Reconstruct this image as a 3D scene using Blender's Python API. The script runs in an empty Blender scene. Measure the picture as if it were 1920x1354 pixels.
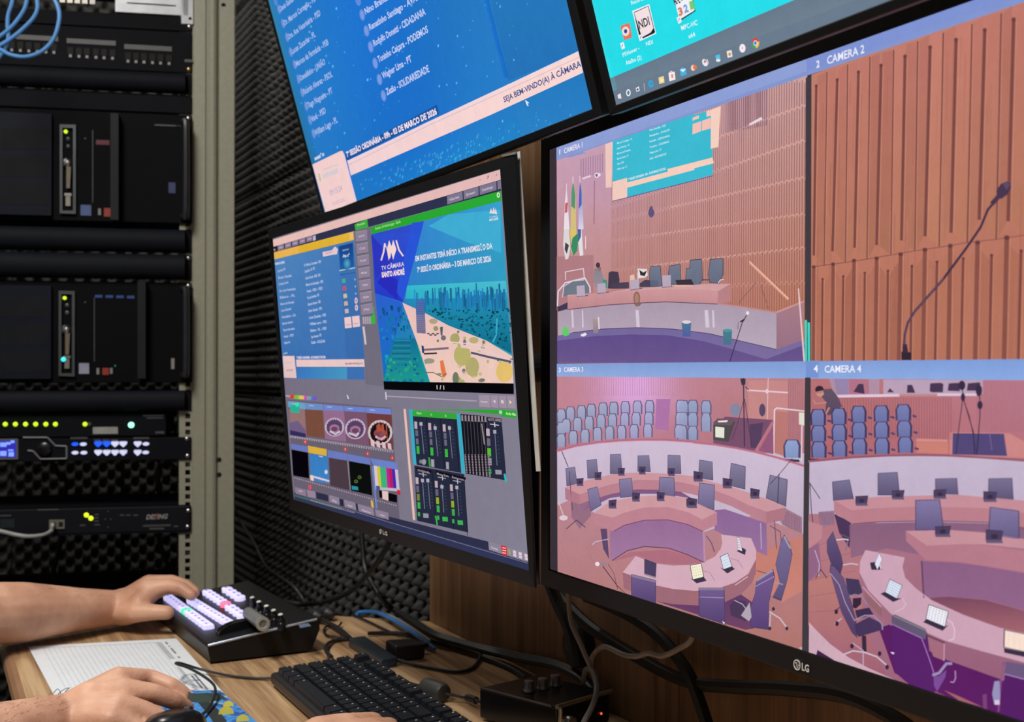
import bpy, bmesh, math, random
from mathutils import Vector as V3, Matrix
random.seed(7)
SC = bpy.context.scene
COL = SC.collection
# ------------------------------------------------------------------ camera
FPX = 2229.0
DESK_Z = 0.74
CAM = V3((0, 0, DESK_Z + 0.39))
PITCH = math.atan(16 / FPX)
YAW = math.radians(90) - math.atan(1097 / FPX)
FWD = V3((-math.sin(YAW) * math.cos(PITCH), math.cos(YAW) * math.cos(PITCH), math.sin(PITCH)))
RGT = V3((math.cos(YAW), math.sin(YAW), 0))
UPV = RGT.cross(FWD)
cd = bpy.data.cameras.new('camera')
cam = bpy.data.objects.new('camera', cd)
COL.objects.link(cam)
cam.location = CAM
cam.rotation_euler = (math.radians(90) + PITCH, 0, YAW)
cd.sensor_width = 36
cd.lens = FPX / 1920 * 36
cd.clip_start = 0.02
cd.dof.use_dof = True
cd.dof.focus_distance = 1.0
cd.dof.aperture_fstop = 13
SC.camera = cam
# ------------------------------------------------------------------ view, world, lights
SC.view_settings.view_transform = 'Standard'
SC.view_settings.look = 'None'
SC.view_settings.gamma = 1
SC.view_settings.exposure = 0
SC.view_settings.use_curve_mapping = False
SC.cycles.use_denoising = True
SC.cycles.max_bounces = 6
SC.cycles.sample_clamp_indirect = 3
w = bpy.data.worlds.new('world')
SC.world = w
w.use_nodes = True
w.node_tree.nodes['Background'].inputs[0].default_value = (0.9, 0.95, 1.0, 1)
w.node_tree.nodes['Background'].inputs[1].default_value = 0.02


def area(name, loc, target, size, power, color=(1, 1, 1), sy=None):
    l = bpy.data.lights.new(name, 'AREA')
    l.shape = 'RECTANGLE'
    l.size = size
    l.size_y = sy or size
    l.energy = power
    l.color = color
    o = bpy.data.objects.new(name, l)
    COL.objects.link(o)
    o.location = loc
    o.rotation_euler = (V3(target) - V3(loc)).to_track_quat('-Z', 'Y').to_euler()
    return o


area('ceiling_and_fill_light', (-0.5, -0.7, 2.52), (-0.5, -0.7, 0), 1.2, 17, (1.0, 0.96, 0.9), 0.3)
area('ceiling_and_fill_light', (-0.95, -0.4, 2.52), (-0.95, -0.4, 0), 0.8, 31, (1.0, 0.96, 0.9), 0.3)  # extra fill lamp added to brighten the desk, paper and hands
area('ceiling_and_fill_light', (-2.6, 0.42, 2.52), (-2.6, 0.42, 0), 0.4, 13, (1.0, 0.96, 0.9), 0.3)  # added wall wash with no known fixture, brightens the upper foam


# ------------------------------------------------------------------ pixel -> world
def ray(px, py):
    return FWD + RGT * ((px - 960) / FPX) - UPV * ((py - 677) / FPX)


def onplane(px, py, p0, n):
    d = ray(px, py)
    return CAM + d * ((V3(p0) - CAM).dot(n) / d.dot(n))


def P(px, py, z=DESK_Z):
    return onplane(px, py, (0, 0, z), V3((0, 0, 1)))


def PW(px, py, y):
    return onplane(px, py, (0, y, 0), V3((0, 1, 0)))


def PD(px, py, depth):
    return CAM + ray(px, py) * depth


# ------------------------------------------------------------------ materials
def lin(c):
    return tuple((v / 255 / 12.92 if v / 255 <= 0.04045 else ((v / 255 + 0.055) / 1.055) ** 2.4) for v in c[:3])


MATS = {}


def mat(name, col, rough=0.5, metal=0.0, var=0.12, scale=40.0, bump=0.0, emit=None, es=1.0, coat=0.0, spec=0.5):
    if name in MATS:
        return MATS[name]
    m = bpy.data.materials.new(name)
    m.use_nodes = True
    nt = m.node_tree
    b = nt.nodes['Principled BSDF']
    c = lin(col)
    tc = nt.nodes.new('ShaderNodeTexCoord')
    no = nt.nodes.new('ShaderNodeTexNoise')
    no.inputs['Scale'].default_value = scale
    no.inputs['Detail'].default_value = 4
    nt.links.new(tc.outputs['Object'], no.inputs['Vector'])
    rp = nt.nodes.new('ShaderNodeValToRGB')
    rp.color_ramp.elements[0].position = 0.3
    rp.color_ramp.elements[1].position = 0.7
    rp.color_ramp.elements[0].color = tuple(v * (1 - var) for v in c) + (1,)
    rp.color_ramp.elements[1].color = tuple(min(1, v * (1 + var)) for v in c) + (1,)
    nt.links.new(no.outputs['Fac'], rp.inputs[0])
    nt.links.new(rp.outputs[0], b.inputs['Base Color'])
    b.inputs['Roughness'].default_value = rough
    b.inputs['Metallic'].default_value = metal
    b.inputs['Specular IOR Level'].default_value = spec
    if coat:
        b.inputs['Coat Weight'].default_value = coat
        b.inputs['Coat Roughness'].default_value = 0.1
    if bump:
        bp = nt.nodes.new('ShaderNodeBump')
        bp.inputs['Strength'].default_value = bump
        bp.inputs['Distance'].default_value = 0.002
        nt.links.new(no.outputs['Fac'], bp.inputs['Height'])
        nt.links.new(bp.outputs[0], b.inputs['Normal'])
    if emit:
        b.inputs['Emission Color'].default_value = lin(emit) + (1,)
        b.inputs['Emission Strength'].default_value = es
    MATS[name] = m
    return m


def wood(name, dark, mid, light, rough=0.45, vert=False, scale=1.0):
    if name in MATS:
        return MATS[name]
    m = bpy.data.materials.new(name)
    m.use_nodes = True
    nt = m.node_tree
    b = nt.nodes['Principled BSDF']
    tc = nt.nodes.new('ShaderNodeTexCoord')
    mp = nt.nodes.new('ShaderNodeMapping')
    mp.inputs['Scale'].default_value = (9 * scale, 1, 0.7 * scale) if vert else (0.9 * scale, 11 * scale, 8)
    nt.links.new(tc.outputs['Object'], mp.inputs[0])
    n1 = nt.nodes.new('ShaderNodeTexNoise')
    n1.inputs['Scale'].default_value = 3.0
    n1.inputs['Detail'].default_value = 8
    n1.inputs['Distortion'].default_value = 0.9
    nt.links.new(mp.outputs[0], n1.inputs['Vector'])
    mp2 = nt.nodes.new('ShaderNodeMapping')
    mp2.inputs['Scale'].default_value = (70, 1, 1.5) if vert else (2.5, 90, 20)
    nt.links.new(tc.outputs['Object'], mp2.inputs[0])
    n2 = nt.nodes.new('ShaderNodeTexNoise')
    n2.inputs['Scale'].default_value = 3.0
    n2.inputs['Detail'].default_value = 5
    nt.links.new(mp2.outputs[0], n2.inputs['Vector'])
    mx = nt.nodes.new('ShaderNodeMath')
    mx.operation = 'MULTIPLY_ADD'
    mx.inputs[1].default_value = 0.35
    nt.links.new(n2.outputs['Fac'], mx.inputs[0])
    ma = nt.nodes.new('ShaderNodeMath')
    ma.operation = 'MULTIPLY'
    ma.inputs[1].default_value = 0.75
    nt.links.new(n1.outputs['Fac'], ma.inputs[0])
    nt.links.new(ma.outputs[0], mx.inputs[2])
    rp = nt.nodes.new('ShaderNodeValToRGB')
    e = rp.color_ramp.elements
    e[0].position = 0.38
    e[0].color = lin(dark) + (1,)
    e[1].position = 0.68
    e[1].color = lin(light) + (1,)
    k = e.new(0.54)
    k.color = lin(mid) + (1,)
    nt.links.new(mx.outputs[0], rp.inputs[0])
    nt.links.new(rp.outputs[0], b.inputs['Base Color'])
    b.inputs['Roughness'].default_value = rough
    bp = nt.nodes.new('ShaderNodeBump')
    bp.inputs['Strength'].default_value = 0.15
    bp.inputs['Distance'].default_value = 0.001
    nt.links.new(mx.outputs[0], bp.inputs['Height'])
    nt.links.new(bp.outputs[0], b.inputs['Normal'])
    MATS[name] = m
    return m


M_BLACK = mat('black_plastic', (30, 31, 34), 0.45)
M_BLACKG = mat('black_gloss', (22, 23, 27), 0.25)
M_BEZEL = mat('bezel_plastic', (15, 17, 20), 0.5, bump=0.05, scale=300, spec=.3)
M_RACKB = mat('rack_black', (13, 15, 21), 0.7, spec=.12)
M_FOAM = mat('foam', (56, 56, 55), 0.95, bump=0.2, scale=400)
M_BEIGE = mat('beige_paint', (152, 151, 133), 0.4, var=0.05, bump=0.1, scale=120)
M_STEEL = mat('steel', (190, 190, 185), 0.3, 0.9)
M_GREY = mat('grey_plastic', (120, 122, 124), 0.4)
M_SILVER = mat('silver', (200, 200, 200), 0.28, 1.0)
M_WHITE = mat('white_plastic', (225, 225, 220), 0.4)
M_HOLE = mat('hole_black', (6, 6, 6), 0.9)
M_WALL = mat('wall_paint', (150, 146, 138), 0.9, var=0.04, scale=8)
M_FLOOR = mat('floor_vinyl', (95, 92, 88), 0.6, scale=12)
M_CEIL = mat('ceiling_paint', (205, 203, 198), 0.9, var=0.03)
M_DESK = wood('desk_wood', (112, 82, 55), (168, 133, 97), (200, 168, 128), 0.42)
M_PANEL = wood('panel_wood', (95, 68, 46), (128, 95, 66), (150, 115, 82), 0.5, True)


# ------------------------------------------------------------------ mesh builder (world coordinates)
class MB:
    def __init__(s):
        s.v = []
        s.f = []
        s.mi = []

    def add(s, vs, fs, mi=0):
        n = len(s.v)
        s.v += [tuple(p) for p in vs]
        s.f += [tuple(i + n for i in f) for f in fs]
        s.mi += [mi] * len(fs)
        return s

    def hexa(s, b, t, mi=0):          # 4 bottom, 4 top points
        return s.add(list(b) + list(t), [(3, 2, 1, 0), (4, 5, 6, 7), (0, 1, 5, 4), (1, 2, 6, 5), (2, 3, 7, 6), (3, 0, 4, 7)], mi)

    def box(s, lo, hi, mi=0, M=None, bev=0.0, seg=2):
        lo, hi = V3(lo), V3(hi)
        if bev:
            bm = bmesh.new()
            bmesh.ops.create_cube(bm, size=1)
            for q in bm.verts:
                q.co = V3([(lo[i] + hi[i]) / 2 + q.co[i] * (hi[i] - lo[i]) for i in range(3)])
            bmesh.ops.bevel(bm, geom=bm.edges[:], offset=bev, segments=seg, profile=0.5, affect='EDGES')
            vs = [q.co.copy() for q in bm.verts]
            bm.verts.index_update()
            fs = [tuple(q.index for q in f.verts) for f in bm.faces]
            bm.free()
        else:
            vs = [V3((x, y, z)) for z in (lo.z, hi.z) for x, y in ((lo.x, lo.y), (hi.x, lo.y), (hi.x, hi.y), (lo.x, hi.y))]
            fs = [(3, 2, 1, 0), (4, 5, 6, 7), (0, 1, 5, 4), (1, 2, 6, 5), (2, 3, 7, 6), (3, 0, 4, 7)]
        if M is not None:
            vs = [M @ q for q in vs]
        s.add(vs, fs, mi)
        return s

    def prism(s, pts, off, mi=0):      # polygon pts extruded by vector off
        n = len(pts)
        a = [V3(p) for p in pts]
        b = [p + V3(off) for p in a]
        s.add(a + b, [tuple(range(n))[::-1], tuple(range(n, 2 * n))] + [(i, (i + 1) % n, n + (i + 1) % n, n + i) for i in range(n)], mi)
        return s

    def ring(s, outer, inner, off, mi=0):   # frame between two loops of the same length, extruded
        n = len(outer)
        o, i_ = [V3(p) for p in outer], [V3(p) for p in inner]
        off = V3(off)
        vs = o + i_ + [p + off for p in o] + [p + off for p in i_]
        fs = []
        for k in range(n):
            j = (k + 1) % n
            fs += [(k, j, n + j, n + k), (2 * n + k, 3 * n + k, 3 * n + j, 2 * n + j), (k, 2 * n + k, 2 * n + j, j), (n + k, n + j, 3 * n + j, 3 * n + k)]
        s.add(vs, fs, mi)
        return s

    def cyl(s, a, b, r, seg=16, r2=None, mi=0, cap=True):
        a, b = V3(a), V3(b)
        r2 = r if r2 is None else r2
        d = (b - a).normalized()
        x = d.orthogonal().normalized()
        y = d.cross(x)
        vs = [a + (x * math.cos(t) + y * math.sin(t)) * r for t in [2 * math.pi * k / seg for k in range(seg)]]
        vs += [b + (x * math.cos(t) + y * math.sin(t)) * r2 for t in [2 * math.pi * k / seg for k in range(seg)]]
        fs = [(k, (k + 1) % seg, seg + (k + 1) % seg, seg + k) for k in range(seg)]
        if cap:
            fs += [tuple(range(seg))[::-1], tuple(range(seg, 2 * seg))]
        s.add(vs, fs, mi)
        return s

    def lathe(s, a, axis, prof, seg=20, mi=0):   # prof: [(radius, height)] along axis from a
        a = V3(a)
        d = V3(axis).normalized()
        x = d.orthogonal().normalized()
        y = d.cross(x)
        vs = []
        for r, h in prof:
            vs += [a + d * h + (x * math.cos(2 * math.pi * k / seg) + y * math.sin(2 * math.pi * k / seg)) * r for k in range(seg)]
        fs = []
        for i in range(len(prof) - 1):
            for k in range(seg):
                j = (k + 1) % seg
                fs.append((i * seg + k, i * seg + j, (i + 1) * seg + j, (i + 1) * seg + k))
        fs += [tuple(range(seg))[::-1], tuple(range((len(prof) - 1) * seg, len(prof) * seg))]
        s.add(vs, fs, mi)
        return s

    def tube(s, pts, r, seg=8, sub=6, mi=0):
        pts = [V3(p) for p in pts]
        q = []
        n = len(pts)
        for i in range(n - 1):
            p0, p1, p2, p3 = pts[max(i - 1, 0)], pts[i], pts[i + 1], pts[min(i + 2, n - 1)]
            for k in range(sub):
                t = k / sub
                q.append(0.5 * ((2 * p1) + (p2 - p0) * t + (2 * p0 - 5 * p1 + 4 * p2 - p3) * t * t + (3 * p1 - p0 - 3 * p2 + p3) * t ** 3))
        q.append(pts[-1])
        d0 = (q[1] - q[0]).normalized()
        x = d0.orthogonal().normalized()
        vs = []
        for i, p in enumerate(q):
            d = (q[min(i + 1, len(q) - 1)] - q[max(i - 1, 0)]).normalized()
            x = (x - d * x.dot(d))
            x = x.normalized() if x.length > 1e-6 else d.orthogonal().normalized()
            y = d.cross(x)
            vs += [p + (x * math.cos(2 * math.pi * k / seg) + y * math.sin(2 * math.pi * k / seg)) * r for k in range(seg)]
        fs = []
        for i in range(len(q) - 1):
            for k in range(seg):
                j = (k + 1) % seg
                fs.append((i * seg + k, i * seg + j, (i + 1) * seg + j, (i + 1) * seg + k))
        fs += [tuple(range(seg))[::-1], tuple(range((len(q) - 1) * seg, len(q) * seg))]
        s.add(vs, fs, mi)
        return s

    def build(s, name, m, parent=None, smooth=False):
        me = bpy.data.meshes.new(name)
        me.from_pydata(s.v, [], s.f)
        for mm in (m if isinstance(m, (list, tuple)) else [m]):
            me.materials.append(mm)
        me.polygons.foreach_set('material_index', s.mi)
        bm = bmesh.new()
        bm.from_mesh(me)
        bmesh.ops.recalc_face_normals(bm, faces=bm.faces)
        bm.to_mesh(me)
        bm.free()
        o = bpy.data.objects.new(name, me)
        COL.objects.link(o)
        if parent is not None:
            o.parent = parent
            me.transform(wm(parent).inverted())
        if smooth:
            me.polygons.foreach_set('use_smooth', [True] * len(me.polygons))
            try:
                me.set_sharp_from_angle(angle=math.radians(40))
            except Exception:
                pass
        me.update()
        return o


def wm(o):
    m = Matrix.LocRotScale(o.location, o.rotation_euler, o.scale)
    return wm(o.parent) @ m if o.parent else m


def tag(o, label=None, cat=None, group=None, kind=None):
    if label:
        o['label'] = label
    if cat:
        o['category'] = cat
    if group:
        o['group'] = group
    if kind:
        o['kind'] = kind
    return o


def thing(name, label, cat, loc=(0, 0, 0), rotz=0.0, group=None):
    o = bpy.data.objects.new(name, None)
    COL.objects.link(o)
    o.empty_display_size = 0.05
    o.location = loc
    o.rotation_euler = (0, 0, rotz)
    return tag(o, label, cat, group)


def single(mb, name, m, label, cat, loc, group=None, smooth=True):   # a thing that is one mesh, with its origin at loc
    o = mb.build(name, m, None, smooth)
    o.data.transform(Matrix.Translation(-V3(loc)))
    o.location = loc
    return tag(o, label, cat, group)


def struct(mb, name, m, smooth=False):
    return tag(mb.build(name, m, None, smooth), kind='structure')


# ------------------------------------------------------------------ text as flat mesh pieces
TXT = {}


def text_geo(s, bold=0.0):
    k = (s, bold)
    if k not in TXT:
        c = bpy.data.curves.new('t', 'FONT')
        c.body = s
        c.resolution_u = 2
        c.offset = bold
        o = bpy.data.objects.new('t', c)
        COL.objects.link(o)
        me = o.to_mesh()
        vs = [tuple(q.co) for q in me.vertices]
        fs = [tuple(p.vertices) for p in me.polygons]
        o.to_mesh_clear()
        bpy.data.objects.remove(o)
        bpy.data.curves.remove(c)
        if not vs:
            vs, fs = [(0, 0, 0), (1, 0, 0), (1, 1, 0)], []
        x0, x1 = min(q[0] for q in vs), max(q[0] for q in vs)
        TXT[k] = ([((q[0] - x0) / max(x1 - x0, 1e-6), q[1] / 0.7, 0) for q in vs], fs, (x1 - x0) / 0.7)
    return TXT[k]


# ------------------------------------------------------------------ room
XL, XR, YB, YF, ZC = -3.4, 1.6, 0.76, -2.2, 2.6
b = MB().box((XL - 0.1, YF - 0.1, -0.1), (XR + 0.1, YB + 0.2, 0))
struct(b, 'floor', M_FLOOR)
b = MB().box((XL - 0.1, YF - 0.1, ZC), (XR + 0.1, YB + 0.2, ZC + 0.1))
struct(b, 'ceiling', M_CEIL)
PANEL_X = PW(805, 1166, 0.70).x
wall_back = struct(MB().box((XL - 0.1, YB, 0), (PANEL_X, YB + 0.1, ZC)), 'wall_back', M_WALL)
struct(MB().box((PANEL_X, YB, 0), (XR + 0.1, YB + 0.1, ZC)), 'wall_back_right', M_WALL)
wall_left = struct(MB().box((XL - 0.1, YF, 0), (XL, YB, ZC)), 'wall_left', M_WALL)
struct(MB().box((XR, YF, 0), (XR + 0.1, YB, ZC)), 'wall_right', M_WALL)
struct(MB().box((XL - 0.1, YF - 0.1, 0), (XR + 0.1, YF, ZC)), 'wall_front', M_WALL)


def foam_mesh():
    n, per, T = 84, 12, 0.5
    a = 0.018
    vs, fs = [], []
    for j in range(n + 1):
        for i in range(n + 1):
            x, z = T * i / n, T * j / n
            kx, kz = 2 * math.pi * per * i / n, 2 * math.pi * per * j / n
            h = math.cos(kx) * math.cos(kz)
            h = math.copysign(abs(h) ** 0.8, h)
            ed = min(i, j, n - i, n - j)
            vs.append((x, -(0.022 + a * h) if ed > 0 else -0.006, z))
    for j in range(n):
        for i in range(n):
            q = j * (n + 1) + i
            fs.append((q, q + 1, q + n + 2, q + n + 1))
    me = bpy.data.meshes.new('foam_panel')
    me.from_pydata(vs, [], fs)
    me.materials.append(M_FOAM)
    me.polygons.foreach_set('use_smooth', [True] * len(me.polygons))
    me.update()
    return me


FM = foam_mesh()
x = PANEL_X
while x > XL + 0.1:
    w_ = 0.5
    for k in range(5):
        o = bpy.data.objects.new('foam_panel', FM)
        COL.objects.link(o)
        o.parent = wall_back
        o.location = (max(x - w_, XL + 0.001), YB - 0.0005, 0.07 + 0.5 * k)
    x -= w_
for i in range(5):
    for k in range(5):
        o = bpy.data.objects.new('foam_panel', FM)
        COL.objects.link(o)
        o.parent = wall_left
        o.rotation_euler = (0, 0, math.radians(90))
        o.location = (XL + 0.0005, 0.70 - 0.5 * (i + 1), 0.07 + 0.5 * k)

# wood back panel behind the monitors and the desk
t = thing('wood_panel', 'dark brown wood back panel standing behind the monitors and the desk', 'panel', (PANEL_X + 0.8, 0.70, 0))
x0 = PANEL_X
seams = [x0, PW(1272, 1300, 0.70).x, XR - 0.02]
for a_, b_ in zip(seams, seams[1:]):
    MB().box((a_ + 0.0008, 0.70, 0.0), (b_ - 0.0008, 0.718, 2.4), bev=0.0008, seg=1).build('board', M_PANEL, t)
for zz in (0.3, 1.2, 2.1):
    MB().box((x0 + 0.03, 0.718, zz), (XR - 0.03, YB - 0.001, zz + 0.05)).build('batten', M_PANEL, t)

# desk
t = thing('desk', 'brown wood-grain desk along the wall under the monitors', 'desk', (-0.6, 0.4, 0))
YD0, YD1 = 0.107, 0.699
pts = [(-1.71, YD1), (-1.815, 0.58), (-1.90, 0.43), (-1.944, YD0 + 0.012), (-1.940, YD0), (1.2, YD0), (1.2, YD1)]
MB().prism([(x, y, DESK_Z - 0.028) for x, y in pts], (0, 0, 0.028)).build('desk_top', M_DESK, t)
M_LIP = mat('desk_edge_band', (150, 112, 84), 0.4, var=0.1, scale=20)
mb = MB()
for q in range(6):
    a0, a1 = math.pi * q / 6, math.pi * (q + 1) / 6
    mb.hexa([(x, YD0 - 0.0125 * math.sin(a), DESK_Z - 0.014 + 0.014 * math.cos(a)) for x, a in ((-1.94, a0), (1.2, a0), (1.2, a1), (-1.94, a1))],
            [(x, YD0 - 0.0005, DESK_Z - 0.014 + 0.014 * math.cos(a) * 0.9) for x, a in ((-1.94, a0), (1.2, a0), (1.2, a1), (-1.94, a1))])
mb.build('edge_band', M_LIP, t)
for xx in (-1.80, 0.9):
    MB().box((xx, YD0 + 0.05, 0.0), (xx + 0.025, 0.62, DESK_Z - 0.028)).build('side_panel', M_DESK, t)
MB().box((-1.775, 0.58, 0.35), (0.9, 0.598, DESK_Z - 0.028)).build('back_panel', M_DESK, t)


# ------------------------------------------------------------------ screens
def screen_mat():
    m = bpy.data.materials.new('screen_picture_light')
    m.use_nodes = True
    nt = m.node_tree
    nt.nodes.clear()
    a = nt.nodes.new('ShaderNodeVertexColor')
    a.layer_name = 'Col'
    e = nt.nodes.new('ShaderNodeEmission')
    o = nt.nodes.new('ShaderNodeOutputMaterial')
    tc = nt.nodes.new('ShaderNodeTexCoord')
    no = nt.nodes.new('ShaderNodeTexNoise')
    no.inputs['Scale'].default_value = 420
    no.inputs['Detail'].default_value = 2
    nt.links.new(tc.outputs['Object'], no.inputs['Vector'])
    mr = nt.nodes.new('ShaderNodeMapRange')
    mr.inputs['From Min'].default_value = 0.3
    mr.inputs['From Max'].default_value = 0.7
    mr.inputs['To Min'].default_value = 0.955
    mr.inputs['To Max'].default_value = 1.045
    n2 = nt.nodes.new('ShaderNodeTexNoise')
    n2.inputs['Scale'].default_value = 70
    n2.inputs['Detail'].default_value = 6
    nt.links.new(tc.outputs['Object'], n2.inputs['Vector'])
    mxn = nt.nodes.new('ShaderNodeMath')
    mxn.operation = 'MULTIPLY_ADD'
    mxn.inputs[1].default_value = .6
    nt.links.new(n2.outputs['Fac'], mxn.inputs[0])
    mx2 = nt.nodes.new('ShaderNodeMath')
    mx2.operation = 'MULTIPLY'
    mx2.inputs[1].default_value = .4
    nt.links.new(no.outputs['Fac'], mx2.inputs[0])
    nt.links.new(mx2.outputs[0], mxn.inputs[2])
    nt.links.new(mxn.outputs[0], mr.inputs[0])
    nt.links.new(a.outputs[0], e.inputs[0])
    nt.links.new(mr.outputs[0], e.inputs[1])
    nt.links.new(e.outputs[0], o.inputs[0])
    m.cycles.emission_sampling = 'NONE'
    return m


M_PIC = screen_mat()
M_DARKSCREEN = mat('screen_glass', (14, 14, 17), 0.25, var=0.02)


class Pic:
    def __init__(s, O, U, V, W, H):
        s.O, s.U, s.V, s.W, s.H = V3(O), V3(U).normalized(), V3(V).normalized(), W, H
        s.N = -(s.U.cross(s.V)).normalized()
        s.v, s.f, s.c = [], [], []

    def uv(s, px, py):
        d = onplane(px, py, s.O, s.N) - s.O
        return d.dot(s.U), d.dot(s.V)

    def w(s, u, v, L=0):
        return s.O + s.U * u + s.V * v + s.N * (0.0002 + L * 2.2e-5)

    def pt(s, px, py, L):
        u, v = s.uv(px, py)
        u = min(max(u, 0), s.W)
        v = min(max(v, 0), s.H)
        return s.w(u, v, L)

    def raw(s, vs, fs, cols):
        n = len(s.v)
        s.v += vs
        for f, c in zip(fs, cols):
            s.f.append(tuple(i + n for i in f))
            s.c.append(c)

    def poly(s, pts, col, L=1):
        s.raw([s.pt(x, y, L) for x, y in pts], [tuple(range(len(pts)))], [[lin(col)] * len(pts)])

    def grad(s, q, cols, L=0, n=6, m=6, fn=None):   # q: TL TR BR BL px
        vs, fs, cc = [], [], []
        cl = [lin(c) for c in cols]
        cv = []
        for j in range(m + 1):
            for i in range(n + 1):
                a, b = i / n, j / m
                x = (q[0][0] * (1 - a) + q[1][0] * a) * (1 - b) + (q[3][0] * (1 - a) + q[2][0] * a) * b
                y = (q[0][1] * (1 - a) + q[1][1] * a) * (1 - b) + (q[3][1] * (1 - a) + q[2][1] * a) * b
                c = tuple((cl[0][k] * (1 - a) + cl[1][k] * a) * (1 - b) + (cl[3][k] * (1 - a) + cl[2][k] * a) * b for k in range(3))
                if fn:
                    c = fn(x, y, c)
                vs.append(s.pt(x, y, L))
                cv.append(c)
        for j in range(m):
            for i in range(n):
                k = j * (n + 1) + i
                f = (k, k + 1, k + n + 2, k + n + 1)
                fs.append(f)
                cc.append([cv[h] for h in f])
        s.raw(vs, fs, cc)

    def vgrad(s, pts, c0, c1, L=1):      # polygon, colour by height from c0 (top) to c1 (bottom)
        y0, y1 = min(p[1] for p in pts), max(p[1] for p in pts)
        a, b = lin(c0), lin(c1)
        s.raw([s.pt(x, y, L) for x, y in pts], [tuple(range(len(pts)))],
              [[tuple(a[k] + (b[k] - a[k]) * (y - y0) / max(1e-6, y1 - y0) for k in range(3)) for x, y in pts]])

    def line(s, pts, wd, col, L=2):
        for (x0, y0), (x1, y1) in zip(pts, pts[1:]):
            dx, dy = x1 - x0, y1 - y0
            l = math.hypot(dx, dy) or 1
            nx, ny = -dy / l * wd / 2, dx / l * wd / 2
            ex, ey = dx / l * wd * 0.2, dy / l * wd * 0.2
            s.poly([(x0 - ex + nx, y0 - ey + ny), (x1 + ex + nx, y1 + ey + ny), (x1 + ex - nx, y1 + ey - ny), (x0 - ex - nx, y0 - ey - ny)], col, L)

    def ell(s, cx, cy, rx, ry, col, L=2, rot=0, n=16):
        r = math.radians(rot)
        s.poly([(cx + rx * math.cos(t) * math.cos(r) - ry * math.sin(t) * math.sin(r), cy + rx * math.cos(t) * math.sin(r) + ry * math.sin(t) * math.cos(r))
                for t in [2 * math.pi * k / n for k in range(n)]], col, L)

    def halo(s, cx, cy, rx, ry, c_in, c_out, L=1, n=20):
        a, b = lin(c_in), lin(c_out)
        vs = [s.pt(cx, cy, L)] + [s.pt(cx + rx * math.cos(2 * math.pi * k / n), cy + ry * math.sin(2 * math.pi * k / n), L) for k in range(n)]
        s.raw(vs, [(0, 1 + k, 1 + (k + 1) % n) for k in range(n)], [[a, b, b]] * n)

    def seat(s, x, y, wd, h, col, dark, L=3):        # rounded back with a darker edge
        s.poly([(x - wd * .55, y + h), (x - wd * .58, y + h * .3), (x - wd * .4, y - 1.5), (x + wd * .4, y - 1.5), (x + wd * .6, y + h * .3), (x + wd * .58, y + h)], dark, L)
        c2 = tuple(min(255, q + 14) for q in col)
        s.vgrad([(x - wd * .42, y + h), (x - wd * .47, y + h * .3), (x - wd * .3, y), (x + wd * .3, y), (x + wd * .44, y + h * .3), (x + wd * .42, y + h)], c2, col, L + 1)

    def text(s, t, p1, p2, h, col, L=3, bold=0.0, down=None):     # baseline from p1 to p2 (px), cap height h px at p1
        vs, fs, asp = text_geo(t, bold)
        a, b = V3(s.pt(*p1, L)), V3(s.pt(*p2, L))
        u0, v0 = s.uv(*p1)
        u1, v1 = s.uv(p1[0], p1[1] - h)
        hh = abs(v1 - v0)
        out = [a + (b - a) * q[0] - s.V * (hh * q[1]) for q in vs]
        s.raw(out, fs, [[lin(col)] * len(f) for f in fs])

    def build(s, parent, name='screen_picture'):
        me = bpy.data.meshes.new(name)
        me.from_pydata([tuple(v) for v in s.v], [], s.f)
        me.materials.append(M_PIC)
        ca = me.color_attributes.new('Col', 'FLOAT_COLOR', 'CORNER')
        flat = []
        for p, c in zip(me.polygons, s.c):
            for q in c:
                flat += [q[0], q[1], q[2], 1.0]
        ca.data.foreach_set('color', flat)
        o = bpy.data.objects.new(name, me)
        COL.objects.link(o)
        o.parent = parent
        me.transform(wm(parent).inverted())
        return o


def monitor(label, S, outer, inner=None, back=0.05, thin=0.012, inset=0.995, raise_=0.0012, arm=True, yend=0.70, silver=False):
    """S: Pic, outer: 4 world points TL TR BR BL on the screen plane"""
    c = sum(outer, V3((0, 0, 0))) / 4
    t = thing('monitor', label, 'monitor', c - S.N * 0.02)
    inn = inner or [S.w(0, 0), S.w(S.W, 0), S.w(S.W, S.H), S.w(0, S.H)]
    inn = [p - S.N * 0.0002 for p in inn]
    # bezel with rounded outer corners
    mb = MB()
    mb.ring([p + S.N * raise_ * .4 for p in outer], [p + S.N * raise_ for p in inn], -S.N * thin)
    o = mb.build('bezel', M_BEZEL, t)
    bv = o.modifiers.new('bevel', 'BEVEL')
    bv.width = 0.0012
    bv.segments = 2
    bv.limit_method = 'ANGLE'
    MB().prism([p - S.N * 0.0003 for p in inn], -S.N * 0.006).build('screen_glass', M_DARKSCREEN, t)
    S.build(t)
    # back shell
    def sh(k, off):
        return [c + (p - c) * k - S.N * off for p in outer]
    mb = MB()
    mb.hexa(sh(inset, thin), sh(inset * .97, thin + .01))
    mb.hexa(sh(inset * .8, thin + .01), sh(0.6, back))
    mb.build('back_shell', M_BLACK, t)
    if arm:
        cc = c - S.N * back
        mb = MB().box(cc + V3((-.05, -.002, -.05)), cc + V3((.05, .004, .05)))
        mb.cyl(cc + V3((0, .004, 0)), (cc.x, yend - .008, cc.z), 0.016)
        mb.box((cc.x - .04, yend - .008, cc.z - .09), (cc.x + .04, yend - .0005, cc.z + .09))
        mb.build('mounting_arm', M_BLACK, t)
    return t


def T(x0, y0, s):
    def f(*pts):
        return [(x0 + a / s, y0 + b / s) for a, b in pts]
    f.s = s
    return f


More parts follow.
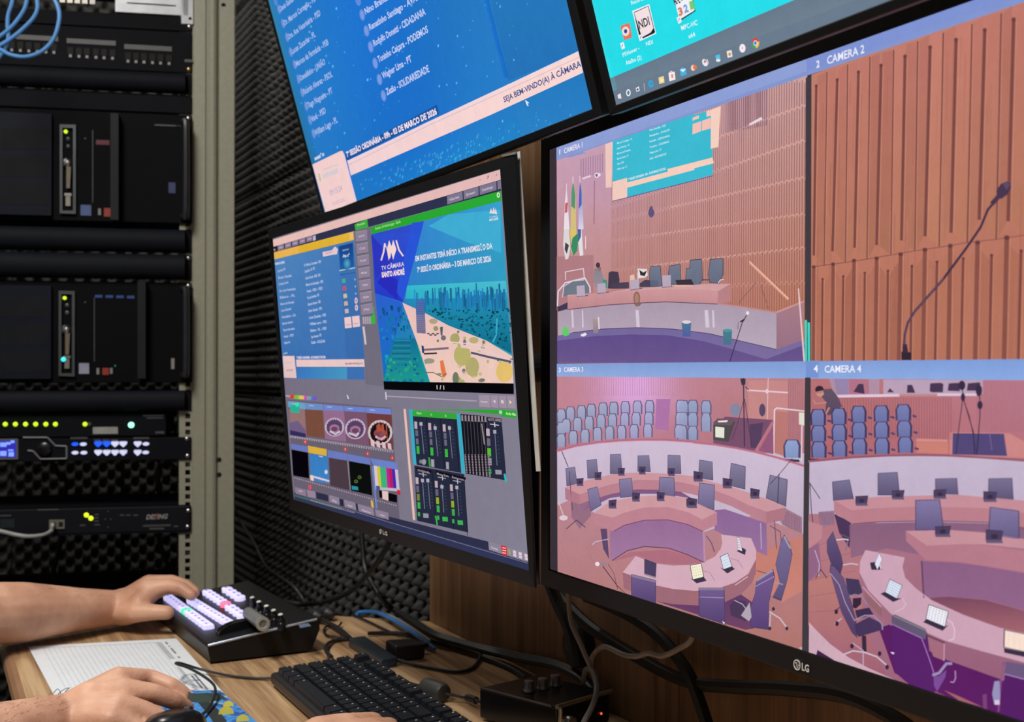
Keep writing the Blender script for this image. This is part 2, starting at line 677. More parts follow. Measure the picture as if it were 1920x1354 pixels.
A = T(1020, 430, 3.6923)
B = T(1020, 180, 5.4143)
C_ = T(1260, 120, 4.368)
D = T(1480, 0, 1.934)
E_ = T(1020, 680, 4.836)
F_ = T(1280, 680, 4.835)
G = T(1020, 940, 3.6923)
H_ = T(1500, 680, 2.0095)
I_ = T(1660, 1090, 5.127)
J_ = T(1500, 900, 3.5636)

# ============ big right-hand monitor with the four camera pictures
RY = 0.521
tl = PW(1031, 281, RY)
S = Pic(tl, (1, 0, 0), (0, 0, -1), 0.722, 0.3908)
0 and print('HCHK', S.uv(1047, 1072), S.uv(1505, 1218), S.uv(1888, 1342), S.uv(1480,121), S.uv(1831,0))


def topl(x):
    return 277 - 0.3545 * (x - 1044)


def botl(x):
    return 1072 + 0.321 * (x - 1047)


# whole picture base, dark margin
S.grad([(1031, 281), (2690, -420), (2690, 1620), (1032, 1067)], [(44, 38, 44)] * 4, 0, 2, 2)
BLUE = (140, 162, 218)
# --- camera 1 wall
def fn1(x, y, c):
    r = math.exp(-(((x - 1120) / 90) ** 2 + ((y - 330) / 70) ** 2))
    return tuple(a + (b - a) * r * .5 for a, b in zip(c, lin((190, 150, 190))))


S.grad([(1044, 290), (1514, 140), (1512, 681), (1046, 681)], [(208, 160, 176), (206, 160, 156), (186, 112, 72), (180, 118, 104)], 1, 24, 24, fn1)
# slats of camera 1
x = 1148.0
k = 0
rows = [(C_((400, 590), (1100, 330))), (C_((400, 860), (1090, 620))), (C_((0, 1170), (1090, 925))), (C_((-300, 1420), (1090, 1225))), [(1120, 510), (1511, 463)], [(1140, 545), (1511, 528)]]
while x < 1511:
    ytop = max(topl(x) + 23, 150)
    st = 2.6 + (x - 1148) / 363 * 2.4
    yb = 640 if x > 1375 else 575
    for a, b_ in zip([None] + rows, rows + [None]):
        ya = ytop if a is None else a[0][1] + (a[1][1] - a[0][1]) * (x - a[0][0]) / (a[1][0] - a[0][0])
        yc = yb if b_ is None else b_[0][1] + (b_[1][1] - b_[0][1]) * (x - b_[0][0]) / (b_[1][0] - b_[0][0])
        ya, yc = max(ya, ytop), max(yc, ytop)
        if yc - ya < 3:
            continue
        j = (k % 2) * 4
        fr = (x - 1148) / 363
        fy = min(1, max(0, (ya - 150) / 400))
        dk = (int(176 - 26 * fr), int(128 - 26 * fr - 18 * fy), int(130 - 30 * fr - 36 * fy))
        S.line([(x, ya + 1 + j), (x - .5, yc - 3 + j)], 1.0 + 0.7 * fr, dk, 2)
    x += st
    k += 1
for r in rows[:5]:
    (xa, ya), (xb, yb) = r
    n = 40
    for i in range(n):
        xx, yy = xa + (xb - xa) * i / n, ya + (yb - ya) * i / n
        if xx > 1350 - 130 * (r is not rows[0]) and yy > topl(xx) + 24:
            S.line([(xx, yy + 1), (xx + (xb - xa) / n * .6, yy - 1)], 1.3, (226, 168, 152), 3)
# purplish shade above
for i in range(22):
    xx = 1362 + i * 3.6
    S.line([(xx, max(topl(xx) + 24, 150)), (xx - .3, topl(xx) + 85 + i * .6)], 1.7, (142, 104, 122), 3)
S.poly(C_((632, 490), (735, 433), (745, 455), (640, 505)), (235, 215, 222), 4)
# left columns and projection screen
S.poly(B((625, 490), (700, 462), (690, 928), (630, 932)), (240, 200, 190), 3)
S.poly(B((700, 458), (1516, 180), (1516, 862), (700, 1065)), (24, 188, 212), 4)
S.poly(C_((-10, 470), (390, 360), (335, 700), (337, 908), (-10, 1000)), (24, 188, 212), 4)
S.poly(C_((322, 375), (402, 345), (382, 680), (320, 695)), (248, 208, 190), 5)
S.poly(C_((285, 385), (322, 375), (322, 425), (285, 432)), (246, 200, 190), 6)
for q in [((172, 492), (242, 468), (242, 550), (170, 578)), ((248, 466), (320, 440), (320, 528), (248, 548)), ((172, 440), (222, 420), (225, 445), (170, 465))]:
    S.poly(C_(*q), (244, 192, 176), 6)
S.poly(B((698, 872), (848, 830), (848, 1030), (698, 1065)), (246, 206, 190), 6)
S.line(B((848, 905), (1516, 728)), 9.5, (250, 206, 186), 6)
S.line(C_((-20, 882), (331, 792)), 11, (250, 206, 186), 6)
S.line(B((700, 1068), (1516, 862)), 1.4, (90, 80, 150), 6)
S.line(C_((0, 1003), (340, 915)), 1.4, (90, 80, 150), 6)
S.text('7ª SESSÃO ORDINÁRIA - 09h - 03 DE MARÇO DE 2026', *B((862, 858), (1238, 748)), 4.2, (238, 240, 250), 7, .02)
for i, (t_, x_) in enumerate([('Marcos Cortegão - PL', 900), ('Lucas Zacarias - PL', 872), ('Marcos da Farmácia', 882), ('Ricardo Alvarez - PT', 862), ('Vavá - PSD', 815), ('William Lago - PL', 848)]):
    S.text(t_, *B((745, 490 + i * 53), (x_, 490 + i * 53 - (x_ - 745) * .3)), 3.6, (205, 232, 245), 7, .02)
for i, (t_, x_) in enumerate([('Nino Brandão - PSD', 1240), ('Renatinho - AVANTE', 1280), ('Rodolfo - CIDADANIA', 1282), ('Toninho - PODEMOS', 1275), ('Wagner Lima - PT', 1195), ('Zezão - SOLIDARIEDADE', 1245)]):
    S.text(t_, *B((1075, 358 + i * 58), (x_, 358 + i * 58 - (x_ - 1075) * .3)), 3.8, (205, 232, 245), 7, .02)
S.line(B((398, 838), (475, 812)), 3.4, (232, 208, 225), 4)
S.ell(*B((537, 805))[0], 4, 5, (240, 225, 235), 4)
S.ell(*B((537, 805))[0], 2.2, 3, (110, 90, 120), 5)
S.ell(*B((565, 800))[0], 2.4, 3.4, (235, 225, 235), 5)
S.line(B((515, 860), (510, 1300)), 2, (165, 115, 130), 3)
for j in range(10):
    S.line(B((380 + j * 24, 640 - j * 6), (380 + j * 24, 830 - j * 6)), 1.5, (160, 124, 152), 3)
S.ell(*B((1092, 1185))[0], 5.5, 9, (92, 80, 120), 4)
S.ell(*B((1092, 1150))[0], 3.2, 6, (92, 80, 120), 4)
# flags
S.vgrad(B((232, 900), (245, 1100), (262, 1354), (205, 1354), (215, 1080)), (225, 210, 225), (235, 225, 235), 4)
S.poly(B((218, 1090), (245, 1080), (240, 1180), (215, 1190)), (200, 90, 90), 5)
S.poly(B((300, 870), (325, 1000), (328, 1354), (272, 1354), (280, 1050)), (210, 190, 120), 4)
S.poly(B((298, 860), (322, 1010), (318, 1150), (280, 1120), (282, 980)), (80, 150, 110), 5)
S.vgrad(B((372, 860), (388, 1000), (405, 1354), (352, 1354), (360, 1000)), (70, 100, 190), (215, 215, 235), 4)
S.poly(B((365, 900), (382, 950), (385, 1100), (355, 1150), (360, 1000)), (70, 95, 190), 5)
S.poly(A((140, 0), (175, 0), (185, 130), (170, 205), (150, 210), (135, 110)), (220, 215, 215), 5)
S.poly(A((150, 90), (175, 110), (160, 170), (145, 140)), (60, 60, 60), 6)
S.poly(A((183, 0), (225, 0), (232, 90), (205, 185), (190, 150)), (222, 196, 90), 5)
S.poly(A((200, 60), (245, 20), (232, 150), (205, 185), (188, 120)), (40, 140, 95), 6)
S.poly(A((235, 0), (262, 0), (275, 180), (250, 185), (240, 100)), (225, 222, 228), 5)
S.poly(A((235, 0), (258, 0), (258, 50), (240, 90)), (60, 90, 170), 6)
S.line(A((290, 50), (290, 135)), 1.6, (235, 215, 225), 5)
for p in ((232, 60), (297, -10), (368, -20)):
    S.line(B((p[0], 830 + p[1]), (p[0], 900 + p[1])), 1.4, (235, 210, 215), 5)
# left door area, arch
S.poly(A((90, 190), (345, 178), (345, 440), (90, 560)), (178, 122, 128), 4)
S.line(A((152, 350), (150, 295), (275, 272), (282, 345)), 1.8, (228, 200, 212), 5)
S.poly(A((125, 470), (135, 400), (180, 365), (285, 350), (315, 400), (315, 440), (165, 460)), (108, 118, 132), 5)
S.line(A((95, 530), (100, 430), (150, 370), (285, 337), (320, 400), (322, 440)), 2.4, (228, 212, 225), 6)
S.line(A((130, 470), (140, 395), (200, 358), (280, 350)), 1.6, (215, 205, 220), 6)
S.poly(A((92, 540), (165, 505), (165, 560), (100, 575)), (60, 50, 80), 5)
# people and chairs behind the bench
S.vgrad(A((350, 275), (375, 262), (402, 290), (412, 350), (410, 400), (362, 405), (345, 360)), (132, 128, 140), (150, 140, 150), 5)
S.ell(*A((376, 248))[0], 4, 5, (62, 48, 56), 6)
S.ell(*A((385, 274))[0], 3.3, 4.6, (150, 96, 86), 5)
S.poly(A((405, 345), (438, 352), (442, 405), (425, 410)), (40, 150, 130), 6)
CH = (96, 106, 128)
S.poly(A((450, 300), (470, 290), (515, 295), (525, 345), (522, 412), (445, 410)), (60, 52, 72), 6)
S.poly(A((470, 372), (590, 365), (590, 410), (470, 412)), (70, 60, 80), 6)
for q in [((740, 260), (805, 254), (818, 395), (740, 395), (733, 320)), ((872, 256), (943, 243), (948, 345), (935, 378), (885, 380), (866, 315)),
          ((1016, 216), (1092, 209), (1098, 350), (1080, 376), (1030, 370), (1010, 290)), ((990, 274), (1070, 265), (1078, 380), (1030, 396), (985, 345)),
          ((1156, 210), (1240, 205), (1240, 310), (1215, 372), (1150, 366), (1143, 310))]:
    pp = A(*q)
    mx_, my_ = sum(p[0] for p in pp) / len(pp), sum(p[1] for p in pp) / len(pp)
    S.poly([(mx_ + (a - mx_) * 1.1, my_ + (b - my_) * 1.06) for a, b in pp], (66, 60, 84), 5)
    S.vgrad(pp, (112, 120, 140), CH, 6)
S.poly(A((665, 375), (700, 350), (790, 355), (800, 400), (660, 400)), (62, 60, 82), 6)
S.poly(A((650, 272), (715, 275), (722, 320), (700, 335), (655, 340)), (225, 220, 215), 7)
S.poly(A((662, 280), (690, 300), (715, 285), (700, 325), (670, 318)), (40, 36, 44), 8)
S.line(A((652, 300), (654, 390)), 1.5, (220, 215, 230), 8)
S.poly(A((597, 320), (625, 312), (632, 345), (598, 380)), (232, 190, 165), 7)
S.line(A((1100, 350), (1150, 350)), 2, (70, 60, 80), 6)
S.line(A((1210, 372), (1225, 350), (1247, 347)), 1.8, (215, 205, 220), 7)
# curved bench
S.poly(A((165, 455), (420, 442), (590, 412), (820, 396), (1040, 385), (1120, 378), (1295, 378), (1205, 430), (1100, 420), (800, 416), (500, 435), (300, 450), (165, 468)), (212, 158, 160), 7)
S.vgrad(A((165, 462), (300, 447), (500, 432), (800, 414), (1100, 416), (1207, 428), (1207, 514), (1050, 503), (850, 498), (650, 506), (450, 520), (300, 535), (168, 552)), (208, 150, 152), (190, 132, 138), 8)
S.poly(A((1207, 428), (1295, 380), (1295, 500), (1207, 514)), (184, 126, 130), 8)
for q in [((228, 392), (283, 388), (288, 462), (232, 466)), ((370, 378), (428, 372), (433, 438), (374, 444)), ((600, 352), (660, 345), (664, 412), (600, 420)), ((822, 320), (880, 316), (882, 398), (824, 402))]:
    S.poly(A(*q), (184, 168, 188), 9)
    a, b_ = A(q[3], q[2])
    S.line([a, (b_[0] + 5, b_[1] - 1)], 2, (90, 80, 110), 9)
S.poly(A((912, 352), (1022, 346), (1042, 384), (925, 384)), (46, 40, 52), 9)
S.line(A((890, 392), (1030, 392)), 2.4, (228, 178, 160), 9)
S.vgrad(A((100, 570), (168, 552), (450, 522), (650, 508), (850, 500), (1050, 505), (1207, 516), (1350, 535), (1612, 575), (1612, 830), (1400, 780), (1150, 722), (900, 690), (650, 680), (400, 690), (200, 715), (100, 738)), (170, 152, 172), (186, 168, 186), 7)
for x_, w_ in ((200, 4), (650, 7), (1130, 8), (1175, 4), (270, 3)):
    S.poly(A((x_ - w_ * 2, 560), (x_ + w_, 560), (x_ + w_ * 2.4, 680), (x_ - w_, 680)), (214, 198, 214), 8)
S.line(A((1207, 516), (1350, 533), (1610, 575)), 2.6, (196, 132, 130), 9)
S.vgrad(A((1612, 575), (1800, 503), (1792, 768), (1612, 830)), (168, 122, 134), (150, 108, 128), 7)
S.line(A((1612, 575), (1802, 500)), 3.2, (206, 148, 142), 9)
S.line(A((165, 556), (450, 524), (650, 511), (850, 503), (1205, 518)), 1.5, (104, 72, 96), 9)
S.ell(*A((645, 478))[0], 6.5, 13, (150, 100, 84), 9)
S.ell(*A((645, 478))[0], 4, 9, (170, 126, 110), 10)
S.poly(A((625, 515), (680, 510), (665, 532), (640, 535)), (130, 100, 100), 9)
# floor
S.vgrad(A((94, 738), (200, 715), (400, 690), (650, 680), (900, 690), (1150, 722), (1400, 780), (1612, 832), (1792, 768), (1808, 800), (1540, 902), (1300, 830), (1100, 775), (850, 735), (600, 730), (350, 742), (94, 775)), (112, 100, 158), (122, 106, 160), 8)
S.vgrad(A((94, 772), (350, 740), (600, 728), (850, 733), (1100, 773), (1300, 828), (1540, 900), (1812, 797), (1812, 925), (94, 925)), (92, 72, 138), (102, 80, 140), 9)
S.line(A((200, 716), (400, 691), (650, 681), (900, 691), (1150, 723), (1400, 782), (1612, 832)), 1.3, (70, 50, 90), 9)
S.poly(A((145, 668), (172, 690), (178, 730), (150, 742), (125, 725), (132, 690)), (90, 205, 96), 11)
S.poly(A((258, 728), (290, 715), (300, 730), (280, 742), (258, 740)), (236, 225, 236), 11)
S.vgrad(A((340, 622), (385, 622), (378, 720), (345, 720)), (168, 150, 150), (140, 128, 140), 11)
S.line(A((380, 610), (385, 690)), 2.6, (238, 205, 215), 12)
S.vgrad(A((956, 645), (1022, 645), (1016, 742), (964, 742)), (66, 118, 150), (74, 90, 160), 11)
S.ell(*A((990, 642))[0], 8.5, 3.2, (224, 212, 220), 12)
S.vgrad(A((1242, 702), (1306, 702), (1300, 800), (1246, 800)), (52, 126, 140), (66, 112, 140), 11)
S.ell(*A((1274, 700))[0], 8.7, 3, (70, 150, 160), 12)
S.line(A((1412, 585), (1375, 650), (1340, 760), (1290, 915)), 1.6, (42, 34, 52), 12)
S.line(A((1365, 640), (1390, 625)), 3, (42, 34, 52), 12)
S.line(A((1345, 690), (1350, 640)), .8, (42, 34, 52), 12)
S.ell(*A((1413, 580))[0], 3, 3.6, (235, 225, 235), 13)
S.line(A((1430, 232), (1692, 482)), 4.6, (226, 156, 130), 9)
S.line(A((1425, 222), (1698, 482)), 1.6, (244, 190, 166), 10)
S.line(A((1472, 372), (1358, 500), (1356, 520)), 1, (120, 78, 84), 9)
S.line(A((1502, 385), (1556, 548)), 1, (120, 78, 84), 9)
S.poly(A((1761, 410), (1770, 410), (1812, 915), (1800, 915)), (238, 200, 200), 12)
# --- bands
S.grad([(1044, 277), (2690, topl(2690)), (2690, topl(2690) + 50), (1044, 301)], [(126, 146, 204), (118, 140, 206), (124, 148, 214), (128, 150, 210)], 5, 12, 1)
for xa, xb in ((1044, 1310), (1310, 1513), (1513, 2690)):
    S.poly([(xa, topl(xa)), (xb, topl(xb)), (xb, 300 - .354 * (xb - 1044)), (xa, 300 - .354 * (xa - 1044))], (138, 158, 216) if xa < 1500 else (122, 146, 214), 8)
S.poly([(1044, 290), (1066, 296), (1100, 287), (1085, 280), (1050, 285)], (134, 150, 208), 8)
S.grad([(1045, 682), (2690, 666), (2690, 719), (1045, 706)], [(126, 158, 214), (118, 156, 226), (128, 170, 240), (140, 170, 222)], 14, 12, 1)
S.poly([(1512, 676.5), (1536, 676), (1536, 708.5), (1512, 708)], (112, 148, 214), 15)
S.text('1', (1049.5, 290), (1051.5, 289.5), 9, (222, 222, 250), 17, .03)
S.text('CAMERA 1', (1058.5, 288), (1093, 276), 9.5, (232, 224, 246), 17, .02)
S.text('2', (1532, 127.5), (1538, 125.5), 13, (236, 236, 250), 17, .03)
S.text('CAMERA 2', (1552, 121), (1622, 99), 15, (236, 236, 250), 17, .015)
S.text('3', (1048.5, 698), (1052.5, 698), 8.5, (232, 228, 250), 17, .03)
S.text('CAMERA 3', (1058.5, 697.6), (1094.5, 697), 9, (236, 228, 246), 17, .02)
S.text('4', (1527, 697.5), (1535, 697.5), 12.5, (244, 244, 252), 17, .03)
S.text('CAMERA 4', (1547.5, 698.5), (1616, 698), 13, (240, 240, 252), 17, .015)
S.poly([(1512, 146), (1522.5, 143), (1521, 677), (1510, 677)], (56, 52, 58), 16)
S.poly([(1510.5, 708), (1520.5, 708), (1517, 1226), (1505, 1222)], (54, 50, 56), 16)
S.poly(A((1810, 628), (1825, 628), (1826, 912), (1811, 912)), (40, 214, 200), 18)
S.poly(A((1830, 645), (1846, 645), (1847, 912), (1832, 912)), (40, 214, 200), 18)
# --- camera 2: slatted wall with gooseneck microphone
S.grad([(1522, 140), (2690, -300), (2690, 672), (1521, 677)], [(192, 124, 104), (196, 118, 108), (180, 104, 84), (186, 112, 82)], 1, 8, 8)
up = [(99, 312, 90, 925, 0), (138, 262, 128, 962, 1), (175, 290, 158, 910, 0), (213, 235, 205, 952, 1), (252, 262, 238, 897, 0), (294, 207, 283, 938, 1), (334, 238, 318, 887, 0), (380, 182, 370, 922, 1),
      (421, 205, 408, 870, 0), (467, 150, 457, 908, 1), (512, 172, 494, 855, 0), (560, 120, 545, 893, 1), (606, 145, 588, 842, 0), (664, 88, 647, 878, 1), (710, 110, 690, 795, 0), (770, 50, 752, 868, 1), (815, 72, 795, 800, 0), (880, 10, 862, 850, 1), (928, 30, 905, 780, 0)]
lo_ = [(90, 968, 88), (122, 1012, 119), (160, 958, 157), (197, 1002, 193), (236, 945, 232), (275, 990, 272), (318, 937, 313), (359, 982, 355), (405, 922, 398), (446, 965, 441), (493, 906, 486), (537, 950, 530), (585, 892, 578), (632, 938, 624), (684, 880, 675), (735, 926, 727), (790, 862, 780), (842, 910, 832), (900, 845, 890)]
rs = random.Random(3)
edges = [u[0] for u in up if u[4]] + [960]
for i in range(len(up) - 1):
    a, b_ = up[i], up[i + 1]
    j = rs.uniform(-9, 9)
    col = (184 + j, 114 + j * .8, 92 + j * .6)
    ty = lambda u: min(u[1], 320 - .362 * (u[0] - 60))
    S.vgrad(D((a[0] + 4, ty(a) - 30 if not a[4] else a[1]), (b_[0] - 4, ty(b_) - 30 if not b_[4] else b_[1]), (b_[2] - 4, b_[3]), (a[2] + 4, a[3])), (col[0] + 8, col[1] + 2, col[2] + 8), (col[0] - 4, col[1], col[2] - 8), 2)
for i in range(len(lo_) - 1):
    a, b_ = lo_[i], lo_[i + 1]
    j = rs.uniform(-10, 8)
    S.poly(D((a[0] + 3, a[1] + 20), (b_[0] - 3, b_[1] + 20), (b_[2] - 3, 1306), (a[2] + 3, 1306)), (178 + j, 108 + j * .8, 82 + j * .6), 2)
for k_ in range(16):
    xx = 985 + k_ * 78
    S.line(D((xx, -160 - k_ * 32), (xx - 10, 850 - k_ * 10)), 9, (122, 66, 58), 4)
    S.line(D((xx + 40, 840 - k_ * 12), (xx + 36, 1300)), 8, (124, 66, 56), 4)
for i in range(170):
    xx = rs.uniform(90, 880)
    y0_ = rs.uniform(330 - .36 * (xx - 60), 1150)
    y1_ = min(y0_ + rs.uniform(60, 320), 1300)
    j = rs.uniform(-12, 10)
    S.line(D((xx, y0_), (xx - (y1_ - y0_) * .02, y1_)), rs.uniform(.6, 1.8), (182 + j, 112 + j, 90 + j), 3)
for xt, yt, xb, yb, full in up:
    w_ = (2.2 if full else 4.6) * (1 + (xt - 100) / 1500)
    S.line(D((xt, yt), (xb, yb)), w_, (122, 66, 58), 4)
    S.line([(D((xt, yt))[0][0] + w_ * .75, D((xt, yt))[0][1]), (D((xb, yb))[0][0] + w_ * .75, D((xb, yb))[0][1])], 1.2, (206, 136, 112), 4)
    if not full:
        S.ell(*D((xt, yt))[0], w_ * .62, w_ * .7, (108, 56, 52), 5)
for i, (xt, yt, xb) in enumerate(lo_):
    w_ = (3.8 if i % 2 else 6.2) * (1 + (xt - 100) / 1600)
    S.line(D((xt, yt), (xb, 1306)), w_, (124, 66, 56) if i % 2 else (136, 76, 62), 4)
    S.line([(D((xt, yt))[0][0] + w_ * .7, D((xt, yt))[0][1] + 2), (D((xb, 1306))[0][0] + w_ * .7, 675)], 1.3, (204, 134, 104), 4)
    S.ell(*D((xt, yt))[0], w_ * .6, w_ * .5, (100, 52, 48), 5)
sh_ = [(82, 968), (205, 952), (283, 940), (370, 925), (408, 918), (457, 910), (545, 897), (647, 880), (752, 868), (862, 852)]
for (xa, ya), (xb, yb) in zip(sh_, sh_[1:]):
    S.line(D((xa, ya), (xb, yb)), 1.2, (112, 62, 58), 5)
S.line(D((418, 1262), (421, 1212), (432, 1170), (458, 1128), (560, 1012), (640, 905), (695, 825), (722, 760), (750, 728)), 4.6, (62, 40, 62), 8)
S.line(D((420, 1255), (424, 1205), (436, 1166), (462, 1124), (562, 1008)), 1.2, (120, 90, 120), 9)
S.line(D((738, 738), (772, 700)), 9, (70, 48, 66), 9)
S.poly(D((752, 692), (768, 668), (790, 658), (805, 665), (806, 682), (792, 706), (770, 722), (756, 712)), (66, 46, 74), 10)
S.poly(D((776, 668), (790, 660), (803, 668), (790, 690)), (92, 68, 100), 11)
S.poly(D((408, 1275), (444, 1278), (444, 1306), (408, 1306)), (40, 26, 42), 9)
S.poly(D((413, 1248), (428, 1248), (433, 1280), (412, 1280)), (52, 34, 54), 9)
# --- camera 3
def fn3(x, y, c):
    r = math.exp(-(((x - 1190) / 70) ** 2 + ((y - 722) / 60) ** 2))
    return tuple(a + (b - a) * r for a, b in zip(c, lin((224, 168, 226))))


S.grad([(1045, 706), (1511, 708), (1510, 850), (1045, 850)], [(196, 130, 140), (188, 124, 130), (180, 112, 120), (186, 120, 140)], 1, 24, 12, fn3)
S.grad([(1045, 850), (1510, 850), (1506, 1224), (1046, 1072)], [(206, 186, 208), (200, 184, 204), (170, 104, 98), (186, 130, 126)], 1, 12, 12)
S.poly(E_((1020, 330), (1150, 330), (1130, 620), (1010, 600)), (176, 112, 168), 2)
x = 1050
while x < 1395:
    S.line([(x, 708), (x, 742)], .8, (192, 124, 150), 2)
    x += 4.4
SEAT, SDK = (150, 156, 186), (98, 92, 132)
rowsE = [[(145, 425), (243, 405), (342, 394), (432, 381), (538, 368), (635, 362), (740, 357), (850, 352), (960, 348), (1240, 345)],
         [(118, 545), (205, 516), (307, 502), (412, 490), (520, 475), (623, 468), (735, 459), (838, 456), (953, 453), (1236, 456)],
         [(160, 650), (268, 622), (375, 609), (488, 592), (598, 580), (707, 574), (820, 567), (945, 560), (1228, 568)]]
for r, row in enumerate(rowsE):
    for x_, y_ in row:
        px, py = E_((x_, y_))[0]
        px = max(px, 1053)
        S.seat(px, py, 15.5, 24, SEAT if x_ < 700 else (158, 156, 196), SDK, 3 + r * 2)
for r, row in enumerate([[(10, 348), (95, 345), (215, 350)], [(8, 455), (95, 457), (215, 460)], [(0, 575), (95, 580)]]):
    for x_, y_ in row:
        px, py = F_((x_, y_))[0]
        S.seat(px, py, 17.5, 25 if not (r == 1 and x_ == 215) else 34, (140, 150, 186), SDK, 3 + r * 2)
S.ell(*F_((480, 430))[0], 10, 12.5, (132, 134, 160), 4)
S.ell(*F_((725, 430))[0], 6, 12, (84, 70, 100), 5)
S.poly(F_((595, 160), (955, 165), (955, 500), (790, 540), (595, 510)), (200, 134, 132), 2)
x = 963
while x < 1105:
    S.line(F_((x, 140), (x, 690)), .9, (160, 96, 104), 2)
    x += 16
S.line(F_((590, 250), (955, 272)), 3, (232, 196, 208), 3)
S.line(F_((778, 140), (770, 510)), 1.4, (230, 190, 200), 3)
S.ell(*F_((768, 260))[0], 3, 4.5, (232, 200, 212), 4)
S.line(F_((828, 830), (835, 430), (855, 412), (1105, 440)), 2.6, (234, 206, 216), 5)
S.poly(F_((1058, 450), (1106, 455), (1106, 570), (1058, 560)), (224, 222, 210), 6)
S.poly(F_((845, 440), (955, 450), (950, 860), (840, 820)), (190, 118, 110), 3)
S.line(F_((1085, 570), (1080, 890)), 3, (225, 196, 210), 6)
S.poly(F_((390, 490), (830, 520), (660, 800), (280, 730), (290, 560)), (120, 74, 106), 5)
S.poly(F_((280, 560), (480, 530), (420, 720), (280, 700)), (72, 70, 72), 6)
S.poly(F_((320, 528), (415, 522), (405, 540), (330, 542)), (238, 228, 232), 8)
S.poly(F_((278, 545), (320, 505), (480, 515), (440, 570), (290, 562)), (104, 82, 92), 7)
S.poly(F_((300, 580), (382, 588), (380, 685), (300, 675)), (228, 230, 212), 8)
S.poly(F_((610, 560), (735, 545), (700, 780), (620, 770)), (82, 56, 92), 6)
S.line(F_((820, 540), (670, 795)), 5, (188, 112, 128), 7)
S.poly(F_((825, 560), (828, 830), (690, 800)), (150, 84, 120), 6)
S.line(F_((555, 140), (560, 480), (565, 760)), 2.2, (58, 46, 66), 9)
S.line(F_((560, 330), (500, 560), (450, 700)), 1, (66, 52, 72), 9)
S.line(F_((565, 330), (600, 560), (630, 770)), 1.3, (66, 52, 72), 9)
S.poly(F_((525, 145), (575, 145), (572, 200), (540, 205)), (50, 44, 60), 10)
S.line(F_((572, 220), (605, 250)), 1.5, (50, 44, 60), 10)
S.seat(*F_((995, 705))[0], 28, 33, (128, 148, 196), (74, 66, 104), 8)
S.poly(F_((920, 870), (1060, 880), (1065, 905), (925, 890)), (60, 50, 80), 7)
# white parapet
par = E_((122, 800), (300, 752), (500, 722), (700, 705), (900, 698), (1100, 699), (1354, 716)) + F_((100, 722), (300, 742), (500, 775), (660, 808), (880, 865), (1104, 935))
S.vgrad(par + [(1509, 1010), (1300, 1000), (1047, 990)], (206, 188, 212), (196, 176, 198), 10)
S.line(par, 3.4, (182, 106, 128), 11)
S.line([(a, b + 2.4) for a, b in par], 1, (214, 150, 170), 12)
S.poly(G((1620, 20), (1790, 110), (1790, 235), (1650, 160)), (164, 120, 140), 11)
for i in range(14):
    S.line(G((1640 + i * 11, 50 + i * 5), (1640 + i * 11, 150 + i * 6.5)), .8, (110, 74, 104), 12)
# wooden floor of camera 3
S.vgrad([(1046, 948), (1085, 930), (1140, 990), (1300, 1005), (1430, 960), (1455, 980), (1509, 1002), (1506, 1224), (1047, 1072)], (186, 130, 142), (178, 114, 104), 13)
for i in range(9):
    S.line([(1050 + i * 50, 1010 + i * 13), (1068 + i * 52, 1056 + i * 14)], .8, (180, 114, 122), 14)
S.vgrad(G((1240, 150), (1550, 330), (1790, 240), (1790, 620), (1650, 700), (1450, 560), (1300, 400)), (196, 120, 104), (204, 128, 112), 14)
# chairs (polygon, darker rim)
def chair(pp, col=(104, 98, 130), L=15):
    mx_, my_ = sum(p[0] for p in pp) / len(pp), sum(p[1] for p in pp) / len(pp)
    S.poly([(mx_ + (a - mx_) * 1.07, my_ + (b - my_) * 1.05) for a, b in pp], (74, 60, 98), L)
    S.vgrad(pp, tuple(min(255, c + 26) for c in col), tuple(c - 4 for c in col), L + 1)


for q in [((395, 888), (480, 878), (498, 1040), (402, 1048)), ((608, 836), (698, 831), (713, 1005), (606, 1005)), ((858, 846), (955, 843), (968, 988), (856, 985)),
          ((1131, 841), (1238, 844), (1246, 1005), (1127, 1005)), ((202, 962), (284, 948), (303, 1095), (212, 1118))]:
    chair(E_(*q))
for q in [((160, 884), (272, 902), (278, 1062), (150, 1045)), ((447, 914), (572, 945), (568, 1145), (428, 1110)), ((800, 1022), (952, 1064), (938, 1300), (766, 1225))]:
    chair(F_(*q))
S.line(F_((880, 1010), (865, 1310)), 1.6, (66, 46, 72), 18)
S.line(F_((1000, 870), (880, 1015), (800, 1100)), 1.2, (66, 46, 72), 18)
# outer desk
top_o = E_((195, 1133), (400, 1064), (620, 1012), (850, 996), (1100, 1006), (1354, 1028)) + F_((200, 1060), (500, 1142), (780, 1240), (940, 1312))
bot_o = G((1545, 72)) + F_((600, 1290), (450, 1215), (300, 1160), (100, 1108)) + E_((1250, 1085), (1100, 1068), (850, 1062), (620, 1102), (420, 1162), (330, 1196))
S.poly(top_o + bot_o, (206, 148, 156), 19)
low = [(p[0], p[1] + 18) for p in bot_o]
S.poly(bot_o[::-1] + low, (188, 126, 140), 20)
S.poly(G((1545, 72), (1680, 42), (1670, 130), (1545, 152)), (176, 116, 128), 20)
S.poly([(E_((195, 1133))[0]), (E_((330, 1196))[0]), (E_((335, 1288))[0]), (E_((200, 1240))[0])], (180, 118, 134), 20)
S.vgrad([low[-1], low[-2], low[-3], low[-4], low[-5], low[-6]] + E_((1354, 1235), (1100, 1190), (850, 1190), (600, 1230), (350, 1354)), (128, 82, 124), (140, 96, 140), 18)
S.vgrad(G((1185, 60), (1260, 55), (1545, 152), (1550, 380), (1400, 310), (1185, 200)), (140, 98, 150), (150, 110, 156), 18)
S.line(G((1505, 150), (1510, 330)), 1.4, (200, 170, 205), 20)
S.line(G((1600, 130), (1615, 330)), 1.2, (70, 46, 76), 20)
